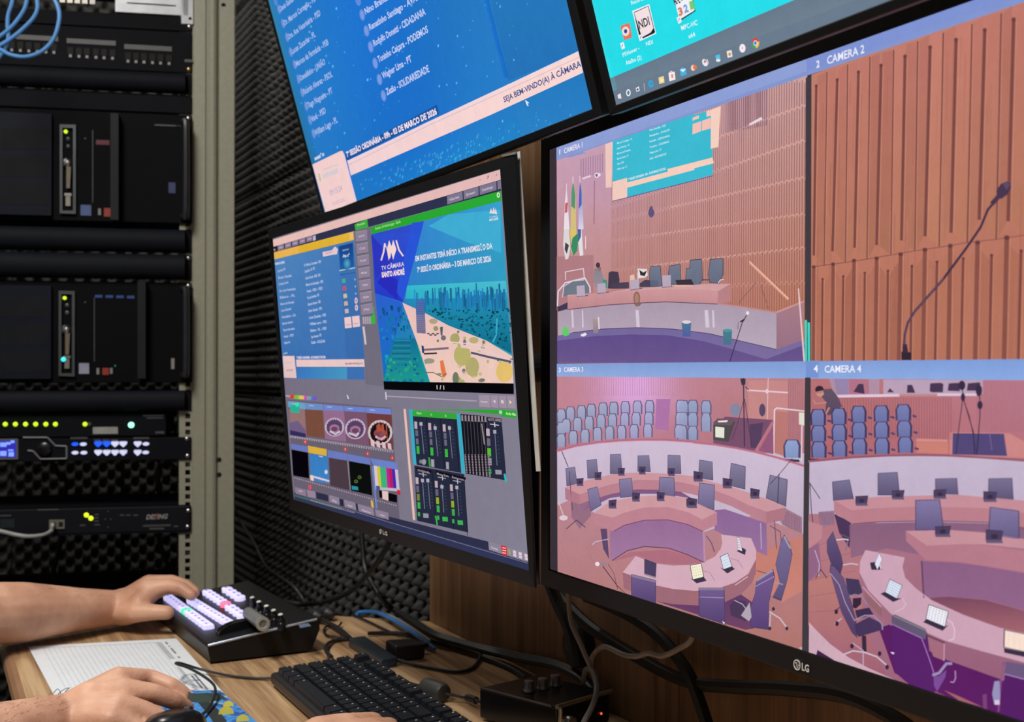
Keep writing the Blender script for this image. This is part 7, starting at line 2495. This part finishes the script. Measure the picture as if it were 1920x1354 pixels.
MB().lathe(lp, outw, [(.0014, 0), (.0010, .0012)], 10).build('red_light', mat('led_red', (240, 80, 60), .4, emit=(250, 90, 60), es=1.4), t, True)

# ---- cables on the desk and behind the monitors
M_CABL = mat('cable_black', (17, 17, 19), .5)
M_CABG = mat('cable_grey', (140, 132, 128), .5)


def cable(label, pts, r, m=M_CABL, name='cable', group=None, sub=6):
    single(MB().tube(pts, r, 8, sub), name, m, label, 'cable', pts[0], group)


M_ETH = mat('cable_bright_blue', (62, 130, 206), .4)
w3 = [P(x, y, DZ + h) for x, y, h in ((668, 1153, .004), (676, 1148, .006), (695, 1147, .010), (712, 1150, .012), (743, 1166, .012), (781, 1191, .012), (798, 1204, .010), (815, 1218, .004))]
cable('bright blue network cable lying across the desk end by the wood panel', w3, .0030, M_ETH, 'network_cable')
cable('grey cable running along with the bright blue one', [p + V3((.006, .004, .002)) for p in w3[3:7]], .0022, M_CABG)
for i, dv in enumerate((0, 1, 2)):
    w3 = [P(x, y + dv * 3.2, DZ + h) for x, y, h in ((725, 1137 - dv * 4, .012), (770, 1160, .012), (812, 1186, .014), (851, 1199, .012), (901, 1213, .012))] + [PW(x, y + dv * 4, .690 - dv * .004) for x, y in ((938, 1221), (977, 1230), (1030, 1240), (1068, 1254), (1100, 1276), (1120, 1300))]
    cable(['topmost black cable of the bundle along the foot of the wood panel', 'middle black cable of the bundle along the foot of the wood panel', 'lowest black cable of the bundle along the foot of the wood panel'][i], w3, .0040, group='cable bundle at the foot of the panel')
w3 = [P(x, y, DZ + h) for x, y, h in ((690, 1188, .005), (725, 1187, .004), (760, 1189, .004), (800, 1200, .005), (850, 1215, .005), (905, 1232, .005), (960, 1255, .004), (985, 1272, .006))]
cable('black cable between the slate-blue hub and the wood panel', w3, .003)
w3 = [P(x, y, DZ + h) for x, y, h in ((660, 1152, .004), (690, 1165, .004), (725, 1182, .004), (765, 1195, .004))]
cable('thin dark cable beside the bright blue one on the bare desk', w3, .0016)
w3 = [P(x, y, DZ + h) for x, y, h in ((640, 1195, .004), (615, 1192, .004), (607, 1183, .004), (614, 1174, .004), (632, 1176, .004), (640, 1168, .006))]
cable('small curled black cable behind the switcher console', w3, .0017)
aq = [P(x, y, DZ + .022) for x, y in ((722, 1199), (776, 1196), (798, 1206), (740, 1212))]
t = thing('power_adapter', 'black power adapter block among the cables behind the hub', 'power adapter', sum(aq, V3()) / 4 - ZU * .022)
o = MB().prism(aq, -ZU * .021).build('body', M_BLACK, t)
bv = o.modifiers.new('b', 'BEVEL')
bv.width = .004
bv.segments = 3
MB().cyl(aq[1] - ZU * .011, aq[1] - ZU * .011 + (aq[1] - aq[0]).normalized() * .02, .004, 10).build('plug_neck', M_BLACK, t, True)
for i, (a, b_) in enumerate((((583, 1152), (606, 1160)), ((604, 1147), (626, 1154)))):
    p0, p1 = P(*a, DZ + .011), P(*b_, DZ + .011)
    t = thing('cable_connector', ['dark plug lying at the far desk end near the switcher', 'dark plug touching the other plug, nearer the blue cable'][i], 'plug', (p0 + p1) / 2 - ZU * .011)
    MB().lathe(p0, (p1 - p0), [(.005, 0), (.0095, .004), (.0095, .022), (.006, .026), (.004, .034)], 14).build('plug_body', mat('plug_dark', (40, 40, 42), .5), t, True)
    MB().box(((p0.x + p1.x) / 2 - .004, (p0.y + p1.y) / 2 - .004, DZ), ((p0.x + p1.x) / 2 + .004, (p0.y + p1.y) / 2 + .004, DZ + .006)).build('clip', M_BLACK, t)


def wallc(pts):
    return [PW(x, y, Y) for x, y, Y in pts]


cable('thin grey-black cable running down the foam wall to the desk end', [PW(x, y, .66) for x, y in ((432, 900), (434, 931), (450, 975), (476, 1017), (501, 1064), (549, 1099), (575, 1135))] + [P(594, 1155, DZ + .012)], .0028, mat('cable_dark_grey', (42, 42, 42), .5))
cable('thick black cable hanging from the smaller monitor straight to the desk', [PW(x, y, .62) for x, y in ((676, 960), (679, 1014), (684, 1064), (695, 1090), (712, 1118))] + [P(738, 1143, DZ + .012), P(775, 1166, DZ + .012)], .0042)
cable('thick black cable sagging in a wide curve below the smaller monitor', [PW(x, y, .60) for x, y in ((745, 985), (732, 1014), (713, 1046), (694, 1072), (657, 1109), (606, 1129))] + [PD(560, 1133, 1.96), PD(515, 1122, 2.0)], .0040)
YG = .60
cable('grey cable hanging straight from behind the large monitor', [PW(x, y, YG) for x, y in ((1064, 1090), (1066, 1128), (1070, 1163), (1078, 1185), (1087, 1204), (1100, 1234), (1108, 1251))], .0026, M_CABG)
cable('grey cable waving sideways below the large monitor', [PW(x, y, YG + .01) for x, y in ((1108, 1251), (1109, 1238), (1114, 1226), (1124, 1216), (1136, 1213), (1150, 1219), (1170, 1228), (1192, 1231), (1216, 1225), (1236, 1230), (1252, 1227), (1272, 1217), (1292, 1205), (1300, 1190))], .0026, M_CABG)
cable('grey cable looping down in front of the knob box', [PW(x, y, Y) for x, y, Y in ((1094, 1278, .63), (1095, 1268, .62), (1098, 1257, .61), (1105, 1254, .60), (1112, 1263, .585), (1118, 1283, .57), (1117, 1305, .56), (1108, 1330, .55), (1096, 1352, .54), (1088, 1372, .54))], .0028, mat('cable_mid_grey', (96, 94, 94), .5))
cable('thick black cable sagging behind the large monitor, upper one', [PW(x, y, .66) for x, y in ((1100, 1120), (1150, 1140), (1189, 1160), (1230, 1188), (1262, 1222), (1290, 1262), (1306, 1300), (1330, 1370))], .0062)
cable('thick black cable sagging behind the large monitor, lower one', [PW(x, y, .665) for x, y in ((1040, 1110), (1100, 1170), (1150, 1205), (1205, 1238), (1250, 1262), (1300, 1281), (1380, 1288), (1480, 1292), (1600, 1310), (1720, 1380), (1800, 1500))], .0066)
cable('black cable bundle hanging behind the corner where both lower monitors meet', [PW(x, y, .63) for x, y in ((1030, 1090), (1045, 1130), (1062, 1165), (1074, 1200), (1082, 1250))], .0075)
t = thing('cable_grommet', 'dark round cable cover on the wood panel behind the hanging grey cable', 'cable cover', PW(1082, 1210, .69))
c_ = PW(1082, 1210, .69)
MB().lathe(c_, (0, -1, 0), [(.026, -.009), (.026, .004), (.022, .008), (.01, .009)], 24).build('disc', M_BLACK, t, True)
MB().cyl(c_ - V3((0, .008, 0)), c_ - V3((0, .013, 0)), .006, 12).build('centre_cap', M_BLACKG, t, True)
# ================================================================== people
def skin_mat():
    m = bpy.data.materials.new('skin')
    m.use_nodes = True
    nt = m.node_tree
    b = nt.nodes['Principled BSDF']
    tc = nt.nodes.new('ShaderNodeTexCoord')
    n1 = nt.nodes.new('ShaderNodeTexNoise')
    n1.inputs['Scale'].default_value = 22
    n1.inputs['Detail'].default_value = 5
    nt.links.new(tc.outputs['Object'], n1.inputs['Vector'])
    r = nt.nodes.new('ShaderNodeValToRGB')
    e = r.color_ramp.elements
    e[0].position = .32
    e[0].color = lin((190, 138, 112)) + (1,)
    e[1].position = .68
    e[1].color = lin((222, 172, 142)) + (1,)
    nt.links.new(n1.outputs['Fac'], r.inputs[0])
    nt.links.new(r.outputs[0], b.inputs['Base Color'])
    b.inputs['Roughness'].default_value = .5
    b.inputs['Subsurface Weight'].default_value = .12
    b.inputs['Subsurface Radius'].default_value = (.01, .004, .002)
    b.inputs['Subsurface Scale'].default_value = .5
    n2 = nt.nodes.new('ShaderNodeTexNoise')
    n2.inputs['Scale'].default_value = 260
    nt.links.new(tc.outputs['Object'], n2.inputs['Vector'])
    bp = nt.nodes.new('ShaderNodeBump')
    bp.inputs['Strength'].default_value = .25
    bp.inputs['Distance'].default_value = .0015
    nt.links.new(n2.outputs['Fac'], bp.inputs['Height'])
    nt.links.new(bp.outputs[0], b.inputs['Normal'])
    return m


M_SKIN = skin_mat()
M_NAIL = mat('nail', (226, 176, 158), .3, var=.03)


def chain(mb, js, seg=18):
    """js: [(point, radius)] tapered limbs with round joints"""
    for (p, r) in js:
        p = V3(p)
        n = 8
        prof = [(max(1e-5, r * math.sin(math.pi * k / n)), r - r * math.cos(math.pi * k / n)) for k in range(n + 1)]
        mb.lathe(p - V3((0, 0, r)), (0, 0, 1), prof, seg)
    for (p, r), (q, s) in zip(js, js[1:]):
        if (V3(q) - V3(p)).length > 1e-4:
            mb.cyl(p, q, r, seg, s)


def remesh(mb, name, m, parent, vox, smooth=6, fac=.5):
    o = mb.build('tmp', m)
    md_ = o.modifiers.new('r', 'REMESH')
    md_.mode = 'VOXEL'
    md_.voxel_size = vox
    sm = o.modifiers.new('s', 'SMOOTH')
    sm.iterations = smooth
    sm.factor = fac
    dg = bpy.context.evaluated_depsgraph_get()
    me = bpy.data.meshes.new_from_object(o.evaluated_get(dg))
    old = o.data
    bpy.data.objects.remove(o)
    bpy.data.meshes.remove(old)
    me.name = name
    me.polygons.foreach_set('use_smooth', [True] * len(me.polygons))
    r = bpy.data.objects.new(name, me)
    COL.objects.link(r)
    r.parent = parent
    me.transform(wm(parent).inverted())
    return r


def nail(parent, tip, prev, r, up=ZU):
    d = (V3(tip) - V3(prev)).normalized()
    n_ = (up - d * up.dot(d)).normalized()
    s_ = d.cross(n_)
    c = V3(tip) + n_ * r * .86 + d * r * .25
    pts = [c + d * r * .75 * math.cos(a) + s_ * r * .6 * math.sin(a) - n_ * abs(math.sin(a)) * r * .12 for a in [2 * math.pi * k / 12 for k in range(12)]]
    mb = MB()
    mb.add([c + n_ * r * .05] + pts, [(0, 1 + k, 1 + (k + 1) % 12) for k in range(12)])
    return mb.build('nail', M_NAIL, parent, True)


# left hand on the switcher
LWp = PD(208, 1140, 1.775)
LFp = PD(0, 1150, 1.64)
ldir = (LFp - LWp).normalized()
LE = LWp + ldir * .27
RWp = PD(118, 1351, 1.238)
RFp = PD(0, 1386, 1.17)
rdir = (RFp - RWp).normalized()
RE = RWp + rdir * .27
Lsh = V3((-1.95, -.36, 1.13))
Rsh = V3((-1.58, -.50, 1.13))
person = thing('person', 'seated person in a dark shirt, one hand on the switcher, one on the mouse', 'person', V3(((Lsh.x + Rsh.x) / 2, (Lsh.y + Rsh.y) / 2, 0)))
mb = MB()
chain(mb, [(LE, .045), (LWp + ldir * .14, .042), (LWp + ldir * .05, .031), (LWp, .0265)])
chain(mb, [(LE, .045), ((LE + Lsh) / 2, .046), (Lsh, .05)])
hl = {'i': [(PD(279, 1108, 1.775), .0175), (PD(316, 1099, 1.775), .0118), (PD(341, 1104, 1.77), .0105), (PD(359, 1116, 1.765), .0088)],
      'm': [(PD(282, 1101, 1.80), .018), (PD(320, 1092, 1.80), .012), (PD(347, 1099, 1.80), .0105), (PD(365, 1110, 1.795), .0088)],
      'r': [(PD(280, 1098, 1.825), .017), (PD(314, 1091, 1.83), .0112), (PD(338, 1098, 1.83), .010), (PD(352, 1108, 1.825), .0083)],
      'p': [(PD(272, 1102, 1.845), .0155), (PD(300, 1096, 1.85), .010), (PD(318, 1101, 1.85), .0088), (PD(330, 1108, 1.85), .0075)],
      't': [(PD(230, 1148, 1.77), .020), (PD(256, 1148, 1.745), .0155), (PD(289, 1148, 1.74), .0118), (PD(314, 1149, 1.74), .0105)]}
for k, js in hl.items():
    chain(mb, js)
for k in 'imrp':
    chain(mb, [(LWp, .025), (PD(245, 1128, 1.80), .023), (hl[k][0][0], hl[k][0][1])])
chain(mb, [(PD(262, 1132, 1.755), .016), (PD(280, 1113, 1.77), .015)])
chain(mb, [(PD(236, 1140, 1.775), .026), (PD(258, 1137, 1.765), .020)])
# right hand on the mouse
chain(mb, [(RE, .046), (RWp + rdir * .14, .043), (RWp + rdir * .05, .033), (RWp, .0275)])
chain(mb, [(RE, .046), ((RE + Rsh) / 2, .047), (Rsh, .05)])
hr = {'i': [(PD(222, 1276, 1.281), .0150), (PD(281, 1272, 1.306), .0102), (PD(322, 1287, 1.300), .0095), (PD(344, 1301, 1.303), .0084)],
      'm': [(PD(226, 1297, 1.262), .0152), (PD(289, 1300, 1.270), .0106), (PD(328, 1315, 1.279), .0097), (PD(350, 1328, 1.29), .0087)],
      'r': [(PD(222, 1324, 1.235), .0148), (PD(272, 1333, 1.240), .0104), (PD(304, 1349, 1.240), .0095), (PD(322, 1364, 1.246), .0085)],
      'p': [(PD(208, 1350, 1.215), .0132), (PD(250, 1364, 1.222), .0095), (PD(278, 1378, 1.22), .0085), (PD(294, 1390, 1.215), .0075)],
      't': [(PD(165, 1322, 1.27), .018), (PD(200, 1313, 1.31), .0138), (PD(246, 1320, 1.34), .0110), (PD(272, 1331, 1.335), .0095)]}
for k, js in hr.items():
    chain(mb, js)
for k, w_ in (('i', .021), ('m', .023), ('r', .022), ('p', .019)):
    mid = RWp.lerp(hr[k][0][0], .5)
    chain(mb, [(RWp, .025), (mid, w_), hr[k][0]])
chain(mb, [(PD(168, 1318, 1.25), .023), (PD(200, 1300, 1.27), .019)])
# shoulders, neck, head
nk = (Lsh + Rsh) / 2 + V3((0, 0, .06))
hd = nk + V3((.02, .05, .17))
chain(mb, [(Lsh, .05), (nk - ZU * .02, .055), (Rsh, .05)])
chain(mb, [(nk, .055), (nk + V3((.01, .02, .08)), .052), (hd - ZU * .05, .062), (hd, .083), (hd + ZU * .05, .082)])
fdir = V3((.35, .94, 0)).normalized()
fs_ = V3((fdir.y, -fdir.x, 0))
chain(mb, [(hd - ZU * .03 + fdir * .03, .058), (hd - ZU * .075 + fdir * .045, .034)])
chain(mb, [(hd + fdir * .082 + ZU * .015, .009), (hd + fdir * .10 - ZU * .015, .013)])
for s_ in (-1, 1):
    chain(mb, [(hd + fs_ * s_ * .083 + ZU * .01, .013), (hd + fs_ * s_ * .083 - ZU * .02, .009)])
body = remesh(mb, 'body', M_SKIN, person, .0028, 5)
for k in 'im':
    nail(body, hr[k][3][0], hr[k][2][0], hr[k][3][1])
M_EYE = mat('eye', (40, 30, 26), .2)
for s_ in (-1, 1):
    MB().lathe(hd + fs_ * s_ * .032 + fdir * .074 + ZU * .01, fdir, [(.010, 0), (.009, .006), (.004, .010)], 12).build('eye', M_EYE, body, True)
MB().tube([hd + fs_ * -.022 + fdir * .088 - ZU * .062, hd + fdir * .094 - ZU * .064, hd + fs_ * .022 + fdir * .088 - ZU * .062], .004, 8, 4).build('mouth', mat('lips', (170, 100, 90), .5), body, True)
mb = MB()
chain(mb, [(hd + ZU * .062 + fdir * .012, .079), (hd + ZU * .045 - fdir * .015, .090), (hd - fdir * .03, .084)])
remesh(mb, 'hair', mat('hair_dark', (34, 26, 22), .6, bump=.5, scale=300), person, .006, 3)
# forearm hair
mb = MB()
rs = random.Random(2)
for (Wp, El, dr, rr, n) in ((RWp, RE, rdir, (.0285, .043), 340), (LWp, LE, ldir, (.027, .042), 160)):
    for i in range(n):
        f_ = rs.uniform(.03, .75)
        a = rs.uniform(-.9, 1.6)
        base = Wp.lerp(El, f_)
        r_ = rr[0] + (rr[1] - rr[0]) * min(1, f_ / .5)
        sd = dr.cross(ZU).normalized()
        nn = (ZU * math.cos(a) + sd * math.sin(a))
        p0 = base + nn * (r_ - .001)
        tdir = (-dr * .8 + sd * rs.uniform(-.6, .6) + nn * .25).normalized()
        p1 = p0 + tdir * rs.uniform(.005, .011)
        wv = dr.cross(nn).normalized() * .00016
        mb.add([p0 - wv, p0 + wv, p1], [(0, 1, 2)])
ah = mb.build('arm_hair', mat('arm_hair', (60, 40, 30), .6), person)
ah['kind'] = 'stuff'
# shirt, trousers
M_SHIRT = mat('shirt_dark', (28, 32, 42), .85, bump=.3, scale=200)
mb = MB()
hip = V3((nk.x - .02, nk.y - .08, .52))
for s_, sh, el in ((-1, Lsh, LE), (1, Rsh, RE)):
    chain(mb, [(sh, .066), (sh.lerp(el, .55), .060)])
    sd = (sh - nk)
    sd.z = 0
    chain(mb, [(sh, .066), (hip + ZU * .30 + sd * .75, .10), (hip + sd * .6, .105)])
chain(mb, [(Lsh + ZU * .01, .066), (Rsh + ZU * .01, .066)])
chain(mb, [(nk - ZU * .10, .10), (hip + ZU * .25, .14), (hip + ZU * .04, .14)])
remesh(mb, 'shirt', M_SHIRT, person, .008, 6)
mb = MB()
sd = (Rsh - Lsh)
sd.z = 0
sd.normalize()
fw = V3((-sd.y, sd.x, 0))
if fw.y < 0:
    fw = -fw
for s_ in (-1, 1):
    h_ = hip + sd * s_ * .09 - ZU * .02
    kn = h_ + fw * .26 + ZU * .0
    an = kn + fw * .03 - ZU * .40
    chain(mb, [(h_, .088), (kn, .062), (an, .045)])
    chain(mb, [(an - ZU * .03, .038), (an + fw * .12 - ZU * .042, .032)])
chain(mb, [(hip - ZU * .01 + sd * .07, .10), (hip - ZU * .01 - sd * .07, .10)])
remesh(mb, 'trousers', mat('trousers_dark', (36, 40, 52), .85, bump=.2, scale=200), person, .009, 5)
# chair under the person
c0 = V3((hip.x, hip.y, 0))
ch = thing('office_chair', 'black office chair under the seated person', 'chair', c0)
M_CH = mat('chair_black', (24, 24, 26), .6)
sb = hip.z - .115
MB().box((c0.x - .24, c0.y - .24, sb - .08), (c0.x + .24, c0.y + .24, sb), bev=.03).build('seat', M_CH, ch)
MB().cyl((c0.x, c0.y, .09), (c0.x, c0.y, sb - .08), .028).build('gas_column', M_STEEL, ch, True)
for k in range(5):
    a = 2 * math.pi * k / 5 + .3
    e_ = V3((c0.x + .28 * math.cos(a), c0.y + .28 * math.sin(a), .075))
    MB().cyl((c0.x, c0.y, .10), e_, .022, 10, .014).build('leg', M_CH, ch, True)
    MB().cyl(e_ + V3((-.015, 0, -.045)), e_ + V3((.015, 0, -.045)), .03, 14).build('castor', M_BLACK, ch, True)
bk = c0 - fw * .27
o = MB().box((-.20, -.03, sb + .06), (.20, .03, sb + .56), bev=.025)
Mx = Matrix.Translation(V3((bk.x, bk.y, 0))) @ Matrix.Rotation(math.atan2(sd.y, sd.x), 4, 'Z')
o.v = [tuple(Mx @ V3(v)) for v in o.v]
o.build('backrest', M_CH, ch)
MB().cyl(bk + ZU * (sb + .1) - fw * .03, c0 + ZU * (sb - .1), .02).build('back_bracket', M_CH, ch, True)

# second person's hand at the keyboard
wr = PD(545, 1440, 1.07)
mb = MB()
e2 = wr + V3((.16, -.24, -.02))
sh2 = V3((e2.x + .02, e2.y - .18, 1.12))
ks = [PD(630, 1371, 1.17), PD(660, 1370, 1.155), PD(694, 1377, 1.14), PD(722, 1384, 1.13)]
p2 = thing('person', 'second person whose bare hand reaches onto the front of the keyboard', 'person', wr - ZU * .05)
chain(mb, [(sh2, .05), (e2, .045), (wr.lerp(e2, .4), .038), (wr, .027)])
for i, k in enumerate(ks):
    r0 = (.0165, .0172, .016, .0145)[i]
    fwd_ = (ks[0] - wr)
    fwd_.z = 0
    fwd_ = (fwd_.normalized() + V3((.0, .25, 0))).normalized()
    L1 = (.040, .044, .040, .032)[i]
    j1 = k + fwd_ * L1 * .9 - ZU * .004
    j2 = j1 + fwd_ * L1 * .35 - ZU * .018
    chain(mb, [(wr, .024), (wr.lerp(k, .55), .022), (k, r0), (j1, r0 * .68), (j2, r0 * .55)])
chain(mb, [(wr, .022), (PD(600, 1440, 1.09), .016), (PD(612, 1420, 1.14), .012), (PD(630, 1425, 1.17), .010)])
chain(mb, [(wr, .027), (PD(600, 1386, 1.12), .0215), (PD(650, 1372, 1.14), .018)])
b2 = remesh(mb, 'hand', M_SKIN, p2, .0028, 5)

# the rest of the second person, beside the camera: head, shirt, trousers
c2 = V3((sh2.x + .17, sh2.y - .06, 0))
mb = MB()
chain(mb, [(c2 + ZU * 1.17, .052), (c2 + ZU * 1.27, .05), (c2 + V3((0, .02, 1.33)), .062), (c2 + V3((0, .015, 1.40)), .083)])
chain(mb, [(c2 + V3((0, .105, 1.38)), .013), (c2 + V3((0, .09, 1.41)), .009)])
chain(mb, [(c2 + V3((.17, .0, 1.12)), .05), (c2 + V3((.24, .06, .86)), .042), (c2 + V3((.14, .27, .80)), .027), (c2 + V3((.10, .33, .785)), .022)])
remesh(mb, 'head_and_left_arm', M_SKIN, p2, .0045, 4)
for s_ in (-1, 1):
    MB().lathe(c2 + V3((s_ * .032, .088, 1.41)), (0, 1, 0), [(.010, 0), (.009, .006), (.004, .010)], 12).build('eye', M_EYE, p2, True)
mb = MB()
chain(mb, [(c2 + V3((0, .02, 1.455)), .078), (c2 + V3((0, -.01, 1.445)), .090), (c2 + V3((0, -.03, 1.40)), .084)])
remesh(mb, 'hair', MATS['hair_dark'], p2, .006, 3)
mb = MB()
h2 = c2 + V3((0, -.04, .54))
chain(mb, [(sh2.lerp(e2, .5), .060), (sh2, .066), (c2 + V3((.17, .0, 1.12)), .066), (c2 + V3((.21, .03, .99)), .06)])
for s_ in (-.1, .1):
    chain(mb, [(c2 + V3((s_, 0, 1.08)), .095), (h2 + V3((s_ * .9, 0, .04)), .11)])
chain(mb, [(c2 + ZU * 1.05, .10), (h2 + ZU * .2, .13)])
remesh(mb, 'shirt', mat('shirt_grey', (70, 74, 80), .85, bump=.3, scale=200), p2, .008, 6)
mb = MB()
for s_ in (-1, 1):
    chain(mb, [(h2 + V3((s_ * .09, 0, -.03)), .088), (h2 + V3((s_ * .09, .36, -.03)), .062), (h2 + V3((s_ * .09, .38, -.44)), .045), (h2 + V3((s_ * .09, .50, -.50)), .034)])
chain(mb, [(h2 + V3((.07, 0, -.02)), .10), (h2 + V3((-.07, 0, -.02)), .10)])
remesh(mb, 'trousers', MATS['trousers_dark'], p2, .009, 5)
c0 = V3((h2.x, h2.y, 0))
ch = thing('office_chair', 'black office chair under the second person', 'chair', c0)
sb = h2.z - .13
MB().box((c0.x - .24, c0.y - .24, sb - .08), (c0.x + .24, c0.y + .24, sb), bev=.03).build('seat', M_CH, ch)
MB().cyl((c0.x, c0.y, .09), (c0.x, c0.y, sb - .08), .028).build('gas_column', M_STEEL, ch, True)
for k in range(5):
    a = 2 * math.pi * k / 5 + .3
    e_ = V3((c0.x + .28 * math.cos(a), c0.y + .28 * math.sin(a), .075))
    MB().cyl((c0.x, c0.y, .10), e_, .022, 10, .014).build('leg', M_CH, ch, True)
    MB().cyl(e_ + V3((-.015, 0, -.045)), e_ + V3((.015, 0, -.045)), .03, 14).build('castor', M_BLACK, ch, True)
MB().box((c0.x - .20, c0.y - .30, sb + .06), (c0.x + .20, c0.y - .24, sb + .56), bev=.025).build('backrest', M_CH, ch)
MB().cyl((c0.x, c0.y - .28, sb + .1), (c0.x, c0.y - .05, sb - .07), .02).build('back_bracket', M_CH, ch, True)
